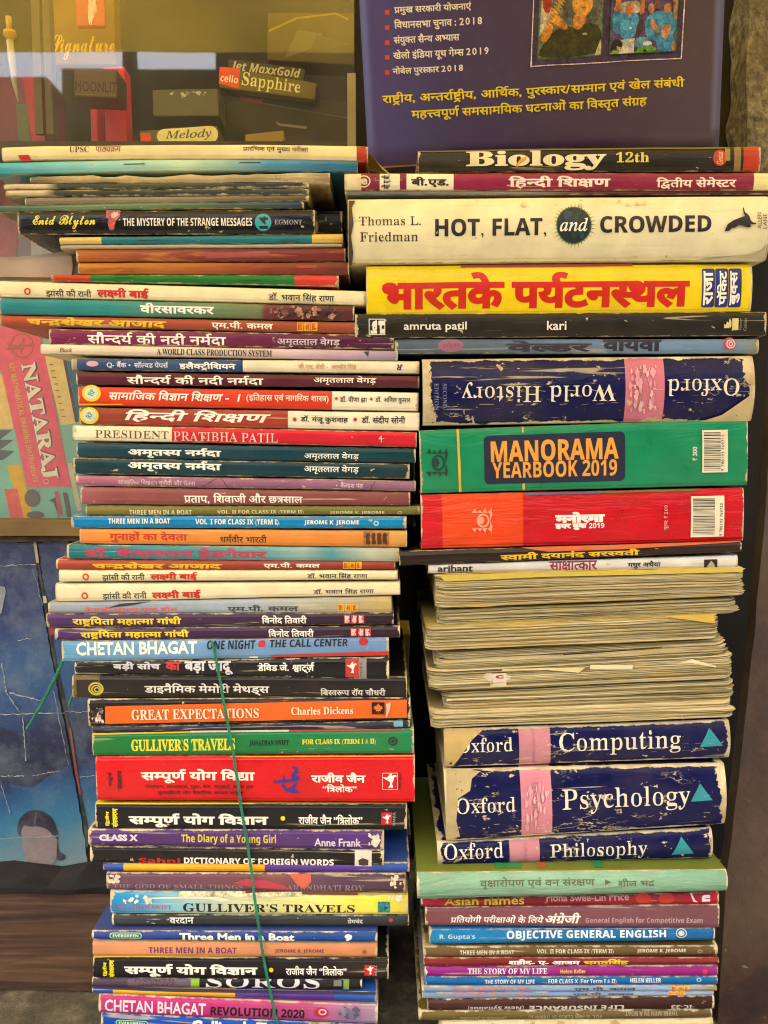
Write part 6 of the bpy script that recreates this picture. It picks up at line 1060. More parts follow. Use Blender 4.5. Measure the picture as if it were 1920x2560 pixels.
            for q in range(2 if nm == 'white_crease' else 9):
                if nm == 'white_crease':
                    f = .25 + .26 * q + rr.uniform(-.05, .05); pts = [(s.fr.L * (.06 + .88 * i / 40), f + .02 * rr.uniform(-1, 1) - .03 * q * i / 40) for i in range(41)]
                    for i in range(40):
                        if rr.random() < .33:
                            w = rr.uniform(.001, .006); s.uvpoly(nm, c, [[pts[i], (pts[i][0] + .0001, pts[i][1] - w), (pts[i + 1][0], pts[i + 1][1] - w), pts[i + 1]]], .0002)
                else:
                    u = s.fr.L * rr.uniform(.1, .98); du = rr.uniform(-.012, .02); w = rr.uniform(.0002, .0006)
                    pts = [(u + du * i / 6 + rr.uniform(-.0006, .0006), .04 + .92 * i / 6) for i in range(7)]
                    s.uvpoly(nm, c, [pts + [(x + w, y) for x, y in reversed(pts)]], .00018)
        elif k == 'loose':
            fr = s.fr; a = fr.P(fr.L, .9)
            vs = []
            for lay in (0, .0003):
                for i in range(7):
                    t = i / 6
                    vs += [a + Vector((-.004 + .012 * t, .004 + lay, -.001 - .010 * t * t)), a + Vector((-.004 + .022 * t, .05 + lay, .002 - .006 * t * t))]
            fs = [(2 * i, 2 * i + 2, 2 * i + 3, 2 * i + 1) for i in range(6)] + [(14 + 2 * i, 15 + 2 * i, 17 + 2 * i, 16 + 2 * i) for i in range(6)] + [(2 * i, 14 + 2 * i, 16 + 2 * i, 2 * i + 2) for i in range(6)]
            mesh_object(m[1], vs, fs, plain('loose_paper', 'b09a68', .8, var=.25, scale=60), s.parent, smooth=True)
        elif k == 'staple':
            u, f = s.fr.V(m[1], m[2]); w = .0125
            pts = [s.fr.P(u - w / 2 + w * i / 6, f, .0003) for i in range(7)]
            tube('staple', [pts[0] + Vector((0, .0012, 0))] + pts + [pts[-1] + Vector((0, .0012, 0))], .00022, plain('staple_steel', '5c5848', .4, .8), s.parent, 6)
    def finish(s):
        for (name, hexc), (V, F) in s.acc.items():
            mesh_object(name, V, F, ink_material(hexc, s.wear, s.off, s.gloss, s.kk, 'photo' in name or 'picture' in name), s.parent)

def tube(name, pts, r, mat, parent=None, n=8):
    verts, faces = [], []
    N = len(pts)
    for i, p in enumerate(pts):
        d = (Vector(pts[min(i + 1, N - 1)]) - Vector(pts[max(i - 1, 0)])).normalized()
        a = d.cross(Vector((.3, 1, .2))).normalized(); b = d.cross(a)
        for k in range(n):
            t = 6.2832 * k / n
            verts.append(Vector(p) + (a * math.cos(t) + b * math.sin(t)) * (r(i) if callable(r) else r))
    for i in range(N - 1):
        for k in range(n):
            faces.append((i * n + k, i * n + (k + 1) % n, (i + 1) * n + (k + 1) % n, (i + 1) * n + k))
    faces += [tuple(range(n - 1, -1, -1)), tuple(range((N - 1) * n, N * n))]
    return mesh_object(name, verts, faces, mat, parent, smooth=True)

def slab(name, corners, back, mat, parent=None, bevel=.0, cut=0, rough=0., seed=0):
    """A solid whose front is the given loop of points and whose back is that loop moved by `back`."""
    bm = bmesh.new()
    f = bm.faces.new([bm.verts.new(c) for c in corners])
    r = bmesh.ops.extrude_face_region(bm, geom=[f])
    bmesh.ops.translate(bm, verts=[v for v in r['geom'] if isinstance(v, bmesh.types.BMVert)], vec=back)
    bmesh.ops.recalc_face_normals(bm, faces=bm.faces)
    if bevel: bmesh.ops.bevel(bm, geom=bm.edges[:], offset=bevel, segments=2, affect='EDGES')
    if cut:
        bmesh.ops.triangulate(bm, faces=[f for f in bm.faces if len(f.verts) > 4])
        bmesh.ops.subdivide_edges(bm, edges=bm.edges[:], cuts=cut, use_grid_fill=True)
        for v in bm.verts:
            v.co += Vector((noise.noise(v.co * 35 + Vector((seed, 0, 0))), noise.noise(v.co * 35 + Vector((0, seed, 7))), noise.noise(v.co * 35 + Vector((3, 0, seed))))) * rough
    me = bpy.data.meshes.new(name); bm.to_mesh(me); bm.free()
    me.materials.append(mat)
    return link(bpy.data.objects.new(name, me), parent)
def quad(view, pts, Y): return [at(view[0] + x * view[2], view[1] + y * view[2], Y) for x, y in pts]
PX = (0, 0, 1)

# ================================================================== THE SETTING
stone = Nodes('rough_concrete')
q = stone.coord()
c = stone.ramp(stone.noise(q, 45, 8, .7), [(.32, lin('2e2a20')), (.5, lin('5e5642')), (.68, lin('8a8064'))])
c = stone.mix(stone.step(stone.noise(q, 9, 4), .5, .7, 0, .6), c, lin('4c452e'))
stone.link(c, stone.b.inputs['Base Color']); stone.b.inputs['Roughness'].default_value = .95
stone.bump(stone.noise(q, 120, 9, .75), .9, .004)

def sheet(name, corners, mat, n=40, amp=.002, scale=40, seed=0):
    """A four-cornered surface with real relief."""
    a, b, c_, d = corners
    verts, faces = [], []
    nrm = (b - a).cross(d - a).normalized()
    for j in range(n + 1):
        for i in range(n + 1):
            p = a.lerp(b, i / n).lerp(d.lerp(c_, i / n), j / n)
            verts.append(p + nrm * amp * (noise.noise(p * scale + Vector((seed, 0, 0))) + .5 * noise.noise(p * scale * 2.7)))
    for j in range(n):
        for i in range(n): faces.append((j * (n + 1) + i, j * (n + 1) + i + 1, (j + 1) * (n + 1) + i + 1, (j + 1) * (n + 1) + i))
    return mesh_object(name, verts, faces, mat, smooth=True)

STEP_Z = at(600, 2640, 0).z                                   # top of the step both stacks stand on
YG = .235                                                     # plane of the shop window and of the panel beneath it
ground_mat = plain('street_dust', '5c5444', .95, var=.3, scale=3, bump=.4)
tag(sheet('ground', [Vector((-14, -16, -.5)), Vector((14, -16, -.5)), Vector((14, .6, -.5)), Vector((-14, .6, -.5))], ground_mat, 40, .01, 2), kind='structure')
step = sheet('step', [Vector((-.6, -.07, STEP_Z)), Vector((.6, -.07, STEP_Z)), Vector((.6, .6, STEP_Z)), Vector((-.6, .6, STEP_Z))], stone.m, 60, .0012, 60)
tag(step, kind='structure')
tag(sheet('step_front', [Vector((-.6, -.07, -.5)), Vector((.6, -.07, -.5)), Vector((.6, -.07, STEP_Z)), Vector((-.6, -.07, STEP_Z))], stone.m, 40, .002, 40), kind='structure')

# dark brown plank ledge on a rough concrete base, left of the stack
wood = Nodes('dark_painted_wood')
q = wood.coord((0, 0, 0), (5, 60, 60))
c = wood.ramp(wood.noise(q, 1.5, 6, .65, .8), [(.34, lin('2c1c15')), (.5, lin('4a3224')), (.66, lin('68503a'))])
c = wood.mix(wood.step(wood.noise(wood.coord(), 7, 4), .5, .75, 0, .5), c, lin('5c4626'))
dq = wood.noise(wood.coord(), 300, 3)
c = wood.mix(wood.step(dq, .73, .76, 0, .8), c, lin('b8a888'))
wood.link(c, wood.b.inputs['Base Color']); wood.b.inputs['Roughness'].default_value = .62
wood.bump(wood.noise(q, 2, 6, .7), .5, .002)
def on_z(px, py, z):
    d = ray(px, py); return CAM + d * ((z - CAM.z) / d.z)
zl = STEP_Z + .008
fl, fr_, bk = on_z(-60, 2448, zl), on_z(420, 2470, zl), on_z(100, 2236, zl)
ledge = slab('ledge_plank', [Vector((-.52, fl.y + .004, zl)), Vector((-.01, fr_.y, zl)), Vector((-.01, bk.y, zl)), Vector((-.52, bk.y, zl))], Vector((0, 0, -.0065)), wood.m, cut=24, rough=.0012)
tag(ledge, 'dark brown worn wooden plank lying left of the tall left stack', 'plank')
batten = slab('black_batten', [Vector((-.52, bk.y + .002, STEP_Z + .001)), Vector((-.01, bk.y + .002, STEP_Z + .001)), Vector((-.01, bk.y + .002, zl + .0035)), Vector((-.52, bk.y + .002, zl + .0035))], Vector((0, YG - bk.y - .006, 0)), plain('batten_black', '1a1410', .9, var=.6, scale=40, bump=.6), cut=20, rough=.006)  # black strip added over the bare step behind the plank
tag(batten, 'black batten added between the brown plank and the torn poster', 'batten')

# panel under the window with the torn blue poster
dark = plain('blackened_wood', '1c1612', .85, var=.5, scale=25, bump=.5)
board = slab('panel_board', quad(PX, [(-1300, 1348), (1000, 1348), (1000, 2300), (-1300, 2300)], YG), Vector((0, .02, 0)), dark)
tag(board, 'blackened wooden panel under the shop window, carrying the torn blue poster', 'panel')

pm = Nodes('poster_print')
uv = pm.n('ShaderNodeUVMap', uv_map='band'); sp = pm.n('ShaderNodeSeparateXYZ'); pm.link(uv.outputs[0], sp.inputs[0])
q = pm.coord()
big = pm.noise(q, 14, 5, .6)
v = pm.math('ADD', sp.outputs[1], pm.math('MULTIPLY', pm.math('SUBTRACT', big, .5), .16))
v = pm.math('ADD', v, pm.math('MULTIPLY', pm.math('SUBTRACT', sp.outputs[0], .5), -.08))
c = pm.ramp(v, [(.0, lin('98a09a')), (.09, lin('7c989c')), (.2, lin('3c80a0')), (.3, lin('245484')), (.36, lin('1c2e58')), (.47, lin('1a264c')), (.56, lin('244c80')), (.66, lin('2c5888')), (.78, lin('1e366c')), (1., lin('1e2c58'))])
fade = pm.step(pm.noise(q, 26, 8, .7), .46, .78, 0, .5)
c = pm.mix(fade, c, lin('8c9aa0'))
scr = pm.step(pm.noise(pm.coord((0, 0, 0), (60, 60, 9)), 1, 7, .7, .8), .64, .74, 0, .45)
c = pm.mix(scr, c, lin('b8bcb4'))
pm.link(c, pm.b.inputs['Base Color']); pm.b.inputs['Roughness'].default_value = .5
pm.bump(pm.noise(q, 40, 7, .7), .5, .003)
def poster_piece(name, pts, parent, lift):
    """Torn-edged paper: the outline roughened, laid on the board."""
    rr = random.Random(len(pts)); out = []
    for i in range(len(pts)):
        (x0, y0), (x1, y1) = pts[i], pts[(i + 1) % len(pts)]
        n = max(2, int(math.hypot(x1 - x0, y1 - y0) / 9))
        for k in range(n):
            t = k / n; j = 2.2 if abs(y1 - y0) > abs(x1 - x0) else 5
            out.append((x0 + (x1 - x0) * t + rr.uniform(-1, 1) * 1.6, y0 + (y1 - y0) * t + rr.uniform(-1, 1) * j))
    W3 = [at(x, y, YG - lift) for x, y in out]
    V, F = fill([[(p.x * 1000, p.z * 1000) for p in W3]])
    z0, z1, x0, x1 = at(0, 2200, YG).z, at(0, 1350, YG).z, at(0, 1700, YG).x, at(340, 1700, YG).x
    vs = [Vector((x / 1000, YG - lift, z / 1000)) for x, z in V]
    return mesh_object(name, vs, F, pm.m, parent, {'band': [((p.x - x0) / (x1 - x0), (p.z - z0) / (z1 - z0)) for p in vs]})
poster = thing('wall_poster', 'torn scuffed blue poster with a dark haired head at its bottom', 'poster', Matrix.Translation((0, 0, 0)))
poster_piece('poster_sheet', [(-80, 1350), (84, 1356), (96, 1450), (128, 1640), (165, 1830), (212, 2100), (219, 2165), (150, 2165), (130, 2185), (60, 2200), (-80, 2190)], poster, .0012)
poster_piece('poster_sheet', [(94, 1356), (330, 1352), (360, 2000), (300, 2165), (232, 2160), (214, 2050), (172, 1830), (136, 1640), (110, 1470)], poster, .0009)
_pp = {}
def poster_print(hexc):
    if hexc in _pp: return _pp[hexc]
    N = Nodes('poster_' + 'ink'); P = N.coord()
    c = N.mix(1.0, lin(hexc), N.ramp(N.noise(P, 60, 6, .7), [(.3, (.72, .72, .72, 1)), (.7, (1.3, 1.3, 1.3, 1))]), 'MULTIPLY')
    c = N.mix(N.step(N.noise(P, 26, 8, .7), .46, .78, 0, .5), c, lin('8c9aa0'))
    c = N.mix(N.step(N.noise(N.coord((0, 0, 0), (60, 60, 9)), 1, 7, .7, .8), .64, .74, 0, .45), c, lin('b8bcb4'))
    N.link(c, N.b.inputs['Base Color']); N.b.inputs['Roughness'].default_value = .5
    N.bump(N.noise(P, 40, 7, .7), .5, .003)
    _pp[hexc] = N.m
    return N.m
def flatpart(name, view, pts, Y, hexc, parent, rough=.55, k=None, seed=0, var=.12):
    if 'hair' in name or 'face' in name or 'hill' in name:
        for _ in range(2):
            pts = [q for i in range(len(pts)) for q in ((pts[i - 1][0] * .25 + pts[i][0] * .75, pts[i - 1][1] * .25 + pts[i][1] * .75), (pts[i][0] * .75 + pts[(i + 1) % len(pts)][0] * .25, pts[i][1] * .75 + pts[(i + 1) % len(pts)][1] * .25))]
    W3 = quad(view, pts, Y); V, F = fill([[(p.x * 1000, p.z * 1000) for p in W3]])
    return mesh_object(name, [Vector((x / 1000, Y, z / 1000)) for x, z in V], F, poster_print(hexc), parent)
PV = (0, 1300, .407)
flatpart('hill_print', PV, [(-100, 1250), (0, 1270), (120, 1330), (260, 1375), (410, 1395), (420, 1520), (300, 1560), (200, 1650), (60, 1620), (-100, 1600)], YG - .0016, '1a2244', poster, var=.35)
flatpart('face_print', PV, [(126, 1880), (135, 2010), (160, 2090), (180, 2150), (330, 2125), (352, 2060), (354, 1960), (330, 1880), (230, 1850)], YG - .0018, '98847c', poster, var=.3)
flatpart('hair_print', PV, [(104, 1905), (112, 1850), (150, 1800), (210, 1776), (280, 1795), (325, 1840), (352, 1910), (358, 1965), (330, 1948), (300, 1905), (240, 1880), (190, 1885), (140, 1872), (126, 1890), (124, 1945), (112, 1930)], YG - .0021, '2a2430', poster, var=.3)
flatpart('hair_print', PV, [(350, 1960), (360, 2040), (400, 2055), (396, 2085), (345, 2100)], YG - .0021, '3a3238', poster, var=.3)
flatpart('pale_mark', PV, [(-10, 405), (30, 412), (36, 440), (10, 570), (-10, 590)], YG - .0018, '8c94a0', poster)
flatpart('red_line', PV, [(300, 668), (330, 664), (334, 700), (306, 710)], YG - .0019, 'a82838', poster)
flatpart('red_line', PV, [(425, 1280), (436, 1280), (478, 1560), (500, 1690), (488, 1690), (462, 1560)], YG - .0019, '8c3430', poster)
flatpart('dark_gap', PV, [(222, 240), (236, 236), (290, 540), (340, 830), (398, 1100), (440, 1330), (500, 1690), (545, 1900), (540, 2010), (530, 2010), (486, 1690), (426, 1340), (380, 1110), (320, 830), (272, 545)], YG - .0014, '181416', poster)
flatpart('paper_scrap', PV, [(204, 130), (222, 128), (240, 262), (222, 262)], YG - .0019, 'b0a284', poster)
flatpart('paper_scrap', PV, [(262, 468), (282, 466), (290, 508), (268, 512)], YG - .0019, 'b8b4a8', poster)

rr = random.Random(4)
for x0, y0, x1, y1, w in ((-20, 1196, 400, 1184, 4), (400, 1176, 540, 1180, 3), (-20, 1576, 150, 1570, 4), (200, 1568, 370, 1540, 4), (-20, 285, 220, 270, 3), (0, 1958, 360, 1940, 3), (480, 1580, 590, 1570, 3), (110, 740, 190, 725, 3), (60, 1060, 250, 1110, 5)):
    n = 16; top, bot = [], []
    for i in range(n + 1):
        t = i / n; jx, jy = rr.uniform(-3, 3), rr.uniform(-4, 4); ww = w * rr.uniform(.15, 1)
        top.append((x0 + (x1 - x0) * t + jx, y0 + (y1 - y0) * t + jy - ww)); bot.append((x0 + (x1 - x0) * t + jx, y0 + (y1 - y0) * t + jy + ww))
    flatpart('white_crease', PV, top + bot[::-1], YG - .0025, 'b0b4ac', poster)
for x0, y0, x1, y1, w in ((10, 880, 40, 1060, 5), (40, 1060, 120, 1180, 5), (140, 1200, 160, 1480, 5), (330, 1050, 420, 1500, 2.5), (0, 1600, 60, 1800, 3), (200, 300, 260, 520, 2)):
    n = 16; top, bot = [], []
    for i in range(n + 1):
        t = i / n; jx, jy = rr.uniform(-4, 4), rr.uniform(-3, 3); ww = w * rr.uniform(.1, 1)
        top.append((x0 + (x1 - x0) * t + jx - ww, y0 + (y1 - y0) * t + jy)); bot.append((x0 + (x1 - x0) * t + jx + ww, y0 + (y1 - y0) * t + jy))
    flatpart('white_crease', PV, top + bot[::-1], YG - .0025, '98a4a8', poster)
# window sill, frame and glass
sillm = plain('dusty_sill', '7a6238', .85, var=.35, scale=18, bump=.4)
z1, z2 = at(0, 1300, YG).z, at(0, 1336, YG).z
sill = slab('window_sill', [Vector((-.9, YG - .012, z2)), Vector((-.02, YG - .012, z2)), Vector((-.02, YG - .012, z1)), Vector((-.9, YG - .012, z1))], Vector((0, .5, 0)), sillm, cut=20, rough=.0012)
tag(sill, 'dusty brown wooden sill along the bottom of the shop window', 'window sill')
sl2 = slab('sill_moulding', [Vector((-.9, YG - .006, at(0, 1352, YG).z)), Vector((-.02, YG - .006, at(0, 1352, YG).z)), Vector((-.02, YG - .006, z2 - .001)), Vector((-.9, YG - .006, z2 - .001))], Vector((0, .03, 0)), plain('flaking_wood', '4a3c28', .9, var=.7, scale=60, bump=.7), cut=16, rough=.002)
tag(sl2, 'dark flaking strip of wood between the window sill and the poster', 'moulding')

g = Nodes('window_glass')
fz = g.n('ShaderNodeLayerWeight'); fz.inputs[0].default_value = .5
refl = g.math('ADD', g.math('MULTIPLY', g.math('POWER', fz.outputs['Facing'], 5.0), .9), .045)
tr = g.n('ShaderNodeBsdfTransparent'); tr.inputs[0].default_value = (.99, .99, .97, 1)
gl = g.n('ShaderNodeBsdfGlossy'); gl.inputs['Roughness'].default_value = .02
du = g.n('ShaderNodeBsdfDiffuse'); du.inputs[0].default_value = lin('a8a8a0')  # dust film, its grey also standing in for hazy reflection on the pane
m1, m2 = g.n('ShaderNodeMixShader'), g.n('ShaderNodeMixShader')
g.link(refl, m1.inputs[0]); g.link(tr.outputs[0], m1.inputs[1]); g.link(gl.outputs[0], m1.inputs[2])
g.link(g.step(g.noise(g.coord((0, 0, 0), (1, 1, .6)), 14, 7, .7), .42, .78, .03, .13), m2.inputs[0]); g.link(m1.outputs[0], m2.inputs[1]); g.link(du.outputs[0], m2.inputs[2])
g.link(m2.outputs[0], g.out.inputs[0])
win = thing('shop_window', 'dusty glass shop window with yellow and sky blue reflections', 'window', Matrix.Translation((0, 0, 0)))
a_, b_ = at(-260, -300, YG), at(889, 1300, YG)
slab('pane', [Vector((-.9, YG + .004, z1)), Vector((b_.x, YG + .004, z1)), Vector((b_.x, YG + .004, a_.z)), Vector((-.9, YG + .004, a_.z))], Vector((0, .0002, 0)), g.m, win).data.materials[0] = g.m
shelf_z = at(0, 372, YG + .05).z
fm = plain('window_rail', '6a5c3c', .5, var=.25, scale=30)
for x0, x1, dd in ((108, 126, .010), (80, 100, .004)):
    p0, p1 = at(x0, 100, YG + .012), at(x1, 100, YG + .012)
    slab('rail', [Vector((p0.x, YG + .012, shelf_z)), Vector((p1.x, YG + .012, shelf_z)), Vector((p1.x, YG + .012, a_.z)), Vector((p0.x, YG + .012, a_.z))], Vector((0, dd, 0)), fm, win)
p0, p1 = at(868, 180, YG - .002), at(889, 180, YG - .002)
slab('edge_strip', [Vector((p0.x, YG - .002, z1)), Vector((p1.x, YG - .002, z1)), Vector((p1.x, YG - .002, at(868, 185, YG).z)), Vector((p0.x, YG - .002, at(868, 185, YG).z))], Vector((0, .004, 0)), plain('pale_strip', '9a9270', .6), win)

# inside the shop window
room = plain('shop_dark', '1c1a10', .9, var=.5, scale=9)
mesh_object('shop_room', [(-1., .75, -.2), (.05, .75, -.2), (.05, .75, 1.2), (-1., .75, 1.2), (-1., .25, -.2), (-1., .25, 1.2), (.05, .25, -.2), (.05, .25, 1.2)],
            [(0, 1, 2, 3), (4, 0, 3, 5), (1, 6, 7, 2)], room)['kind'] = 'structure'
YS = YG + .05
def carton(name, label, cat, view, quad_, Y, depth, hexc, marks=(), tilt=0, rough=.5, group=None, k=1.35):
    fr = Frame(view, quad_, Y, tilt=tilt, wob=.0002, seed=len(label) * .7)
    e = thing(name, label, cat, fr.M, group)
    H = (fr.t0 + fr.t1) / 2
    c4 = [fr.P(0, 0), fr.P(fr.L, 0), fr.P(fr.L, 1), fr.P(0, 1)]
    slab('box', c4, Vector((0, depth, 0)), plain('card_' + hexc, hexc, rough, var=.12, scale=25, k=k), e, bevel=min(.0006, H * .1))
    M = Marks(fr, e, 0, (0, 0, 0), rough, k)
    for m in marks: M.do(m)
    M.finish()
    return e
shelf_z = at(0, 372, YS).z
shelf = slab('display_shelf', [Vector((-.9, YG + .03, shelf_z - .012)), Vector((b_.x + .03, YG + .03, shelf_z - .012)), Vector((b_.x + .03, YG + .03, shelf_z)), Vector((-.9, YG + .03, shelf_z))], Vector((0, .3, 0)), plain('shelf_wood', '4a3c24', .7, var=.3))
tag(shelf, 'brown wooden display shelf inside the shop window', 'shelf')
V3 = (0, 0, .2893); V4 = (480, 0, .2893)
carton('pen_box', 'dull brown pen box with thin dark capitals behind the glass', 'box', V3, (640, 590, 830, 1010, 600, 845), YS - .02, .03, '5c4a38', [(T, 'N', 'MOONLIT', 650, 1010, 706, 796, '3c2c22'), ('poly', 'thin_line', [(650, 812), (1000, 822), (1000, 827), (650, 817)], '7a6850')])
carton('pencil_pack', 'pink red upright pack behind the brown pen box', 'pack', V3, (915, 580, 1290, 1100, 575, 1290), YS + .02, .02, 'd23c48')
carton('pencil_pack', 'narrow pink slanted pack left of the pink red upright one', 'pack', V3, (790, 830, 1290, 850, 830, 1290), YS + .025, .02, 'c8485a')
carton('pouch', 'salmon pouch with white mottled print hanging at the top of the window', 'pouch', V3, (660, -200, 225, 905, -200, 225), YS + .03, .006, 'b8583c', [('blotch', 'white_print', 760, 860, -180, 220, ['d8c0b0', 'ceb2a0'], 22)])
carton('display_box', 'clear brownish display box with gold script on it', 'display box', V3, (430, -250, 560, 1000, -250, 560), YS + .06, .02, '7a5c14', [(T, 'C', 'Signature', 440, 990, 300, 530, 'e8b428', {'bold': 4})])
carton('carton', 'purple grey carton standing at the left end of the window', 'carton', V3, (-60, 660, 1290, 390, 650, 1290), YS + .04, .06, '6a3448', [('poly', 'pink_panel', [(200, 670), (370, 660), (385, 1250), (280, 1250)], 'a83c54'), ('poly', 'grey_panel', [(140, 900), (240, 900), (262, 1270), (160, 1270)], '5c6450')])
carton('carton', 'olive grey carton with a row of pale smudges', 'carton', V3, (1325, 775, 1005, 2510, 760, 1000), YS - .015, .05, '4c4a30', [('blotch', 'pale_smudge', 1400, 1660, 790, 860, ['a8a48c', '8c8868'], 10)]) if False else carton('carton', 'olive grey carton with a row of pale smudges', 'carton', V3, (1325, 775, 1005, 1890, 765, 1000), YS - .015, .05, '55523a', [('blotch', 'pale_smudge', 1400, 1880, 790, 850, ['b0ac94', '8c8868'], 14)])
carton('toffee_pack', 'yellow toffee pack with a cream rounded label', 'pack', V3, (1215, 1130, 1300, 1960, 1080, 1300), YS - .018, .03, '6a6418', [('rect', 'red_label', 1215, 1305, 1145, 1245, 'cc4420'), ('pill', 'cream_label', 1725, 1170, 385, 66, 'd8cc90'), (T, 'I', 'Melody', 1425, 1960, 1110, 1215, '5a5440', {'bold': 10})]) if False else None
carton('toffee_pack', 'olive pack with a red tab and a cream rounded label', 'pack', V3, (1215, 1130, 1300, 1890, 1085, 1300), YS - .018, .03, '55521c', [('rect', 'red_label', 1218, 1302, 1150, 1245, 'd04820'), ('pill', 'cream_label', 1620, 1170, 265, 68, 'dcd090'), (T, 'I', 'Melody', 1425, 1830, 1120, 1215, '5a5440', {'bold': 10})])
carton('pen_box', 'olive pen box with pale slanted bold lettering, behind another box', 'box', V4, (300, 505, 690, 960, 590, 760), YS + .035, .05, '2c2a14', [(T, 'J', 'Jet MaxxGold', 330, 940, 540, 660, 'b8b49c')])
carton('pen_box', 'olive pen box with an orange square and large pale lettering', 'box', V4, (232, 575, 755, 1060, 715, 860), YS + .01, .05, '5c5210', [('poly', 'orange_square', [(240, 578), (415, 592), (405, 768), (232, 722)], 'e04c20'), (A, 'B', 'cello', 244, 400, 648, 712, 'e8e0c0'), (T, 'R', 'Sapphire', 430, 945, 630, 800, 'd8d48c', {'bold': 6})])
carton('carton', 'tall black carton beneath the olive pen box with an orange square', 'carton', V4, (240, 790, 1300, 1340, 880, 1300), YS + .02, .08, '1c1a12', [('poly', 'red_strip', [(415, 835), (610, 862), (610, 900), (420, 868)], '8c1c34'), ('poly', 'pale_edge', [(290, 826), (1340, 1015), (1340, 1022), (290, 834)], '5c5838'), ('poly', 'grey_handle', [(715, 1040), (760, 1068), (980, 1092), (992, 1092), (990, 1116), (960, 1112), (750, 1085)], '7c7868')])
carton('carton', 'small plain mustard carton at the right end of the shelf', 'carton', V4, (466, 1160, 1300, 800, 1125, 1300), YS - .015, .03, '8c7424')
carton('cloth_bag', 'dark olive bag with pale folds at the upper right of the window', 'bag', V4, (650, 110, 520, 1400, 110, 560), YS + .09, .03, '4a4020', [('poly', 'pale_fold', [(660, 260), (900, 150), (1240, 110), (1350, 160), (1350, 180), (1240, 124), (910, 164), (670, 274)], '9a8430'), ('poly', 'grey_fold', [(910, 260), (1130, 290), (1010, 430), (800, 500)], '6c6650'), ('poly', 'grey_fold', [(1080, 300), (1380, 380), (1180, 420), (1020, 440)], '5c5440')])
# the plastic pen with a yellow cap, left
pen = thing('pen', 'white and yellow pen standing at the left edge of the window', 'pen', Matrix.Translation(at(45, 300, YS - .02)))
o0 = at(45, 300, YS - .02)
def rel(x, y): return at(x * .2893, y * .2893, YS - .02) - o0
tube('barrel', [rel(85, 350), rel(100, 500), rel(125, 700), rel(160, 880)], lambda i: (.0030, .0032, .0026, .0008)[i], plain('white_plastic', 'd8d4c0', .3), pen, 12)
tube('cap', [rel(72, 145), rel(82, 270)], .0026, plain('yellow_plastic', 'e0b414', .35), pen, 12)
tube('collar', [rel(82, 268), rel(86, 300), rel(90, 345)], lambda i: (.0052, .0060, .0030)[i], plain('yellow_plastic', 'e0b414', .35), pen, 12)
# geometry set behind the glass, lower left
VN = (0, 780, .2803)
fr = Frame(VN, (-60, 60, 1850, 800, 60, 1850), YG + .02, wob=0, seed=2)
gs = thing('geometry_set_pack', 'teal, yellow and pink stationery pack with large white capitals down its side', 'pack', fr.M)
slab('box', [fr.P(0, 0), fr.P(fr.L, 0), fr.P(fr.L, 1), fr.P(0, 1)], Vector((0, .02, 0)), plain('teal_card', '78b0a8', .45, var=.1, scale=30, k=1.2), gs, bevel=.0006)
M = Marks(fr, gs, 0, (0, 0, 0), .4, 1.2)
for m in [('poly', 'yellow_shape', [(-58, 560), (40, 560), (120, 1040), (-58, 1040)], 'd8bc80'), ('poly', 'grey_shape', [(-58, 1060), (115, 1048), (0, 1140), (125, 1140), (0, 1230), (130, 1240), (30, 1320), (-58, 1320)], '5c6470'),
          ('poly', 'yellow_shape', [(60, 1365), (190, 1360), (300, 1845), (210, 1845)], 'd0a848'), ('poly', 'red_panel', [(40, 1580), (155, 1575), (215, 1845), (95, 1845)], 'd06868'),
          ('poly', 'yellow_ruler', [(395, 390), (560, 385), (690, 990), (545, 1010)], 'dcc488'), ('poly', 'dark_edge', [(555, 385), (585, 385), (700, 980), (672, 985)], '5a4a68'), ('poly', 'blue_panel', [(590, 385), (790, 385), (790, 980), (700, 980)], '3c6c88'), ('poly', 'pale_edge', [(600, 1345), (640, 1345), (730, 1760), (690, 1780)], 'c0c4a8'),
          ('poly', 'pink_strip', [(-58, 130), (350, 130), (635, 1555), (245, 1560), (20, 560), (-58, 380)], 'd8607c'), ('disc', 'grey_dial', 290, 1660, 70, 80, '6c6870'), ('disc', 'grey_dial', 320, 1810, 80, 34, '6c6870'),
          ('poly', 'pink_tool', [(490, 1600), (520, 1600), (560, 1800), (530, 1820), (500, 1720)], 'c05878'), ('poly', 'grey_tool', [(560, 1610), (600, 1610), (640, 1830), (600, 1830)], '5c6068'), ('poly', 'grey_tool', [(440, 1680), (500, 1650), (520, 1830), (530, 1840), (480, 1700)], '5c6068'),
          ('ring', 'dancer_emblem', 200, 300, 105, 110, .9, 'a86458'), ('poly', 'dancer_emblem', [(60, 270), (90, 280), (170, 300), (210, 230), (225, 240), (215, 290), (290, 290), (290, 305), (215, 310), (190, 380), (180, 330), (80, 340), (50, 340), (80, 310)], 'a86458')]: M.do(m)
# lettering running down the leaning strip
def down(name, font, txt, x0, y0, x1, y1, size, hexc, bold=0):
    parts, (a0, a1, b0, b1) = run_mesh(font, txt, bold)
    p0, p1 = Vector(fr.local(x0, y0)), Vector(fr.local(x1, y1))
    d = p1 - p0; ln = d.length; d = d / ln; nrm = Vector((-d.y, d.x)); h = size * VN[2] * .8 / FPX
    lf = M.lift()
    for i, (v, t) in enumerate(parts):
        M.add(name, hexc, [Vector((p0.x + d.x * ln * (x - a0) / (a1 - a0) + nrm.x * h * (y - b0) / (b1 - b0), -lf - .00001 * (i % 3), p0.y + d.y * ln * (x - a0) / (a1 - a0) + nrm.y * h * (y - b0) / (b1 - b0))) for x, y in v], t)
down('title_shadow', 'S', 'NATARAJ', 168, 470, 382, 1500, 158, '6a5460', 44)
down('title_lettering', 'S', 'NATARAJ', 172, 470, 386, 1500, 140, 'e4dcd0', 20)
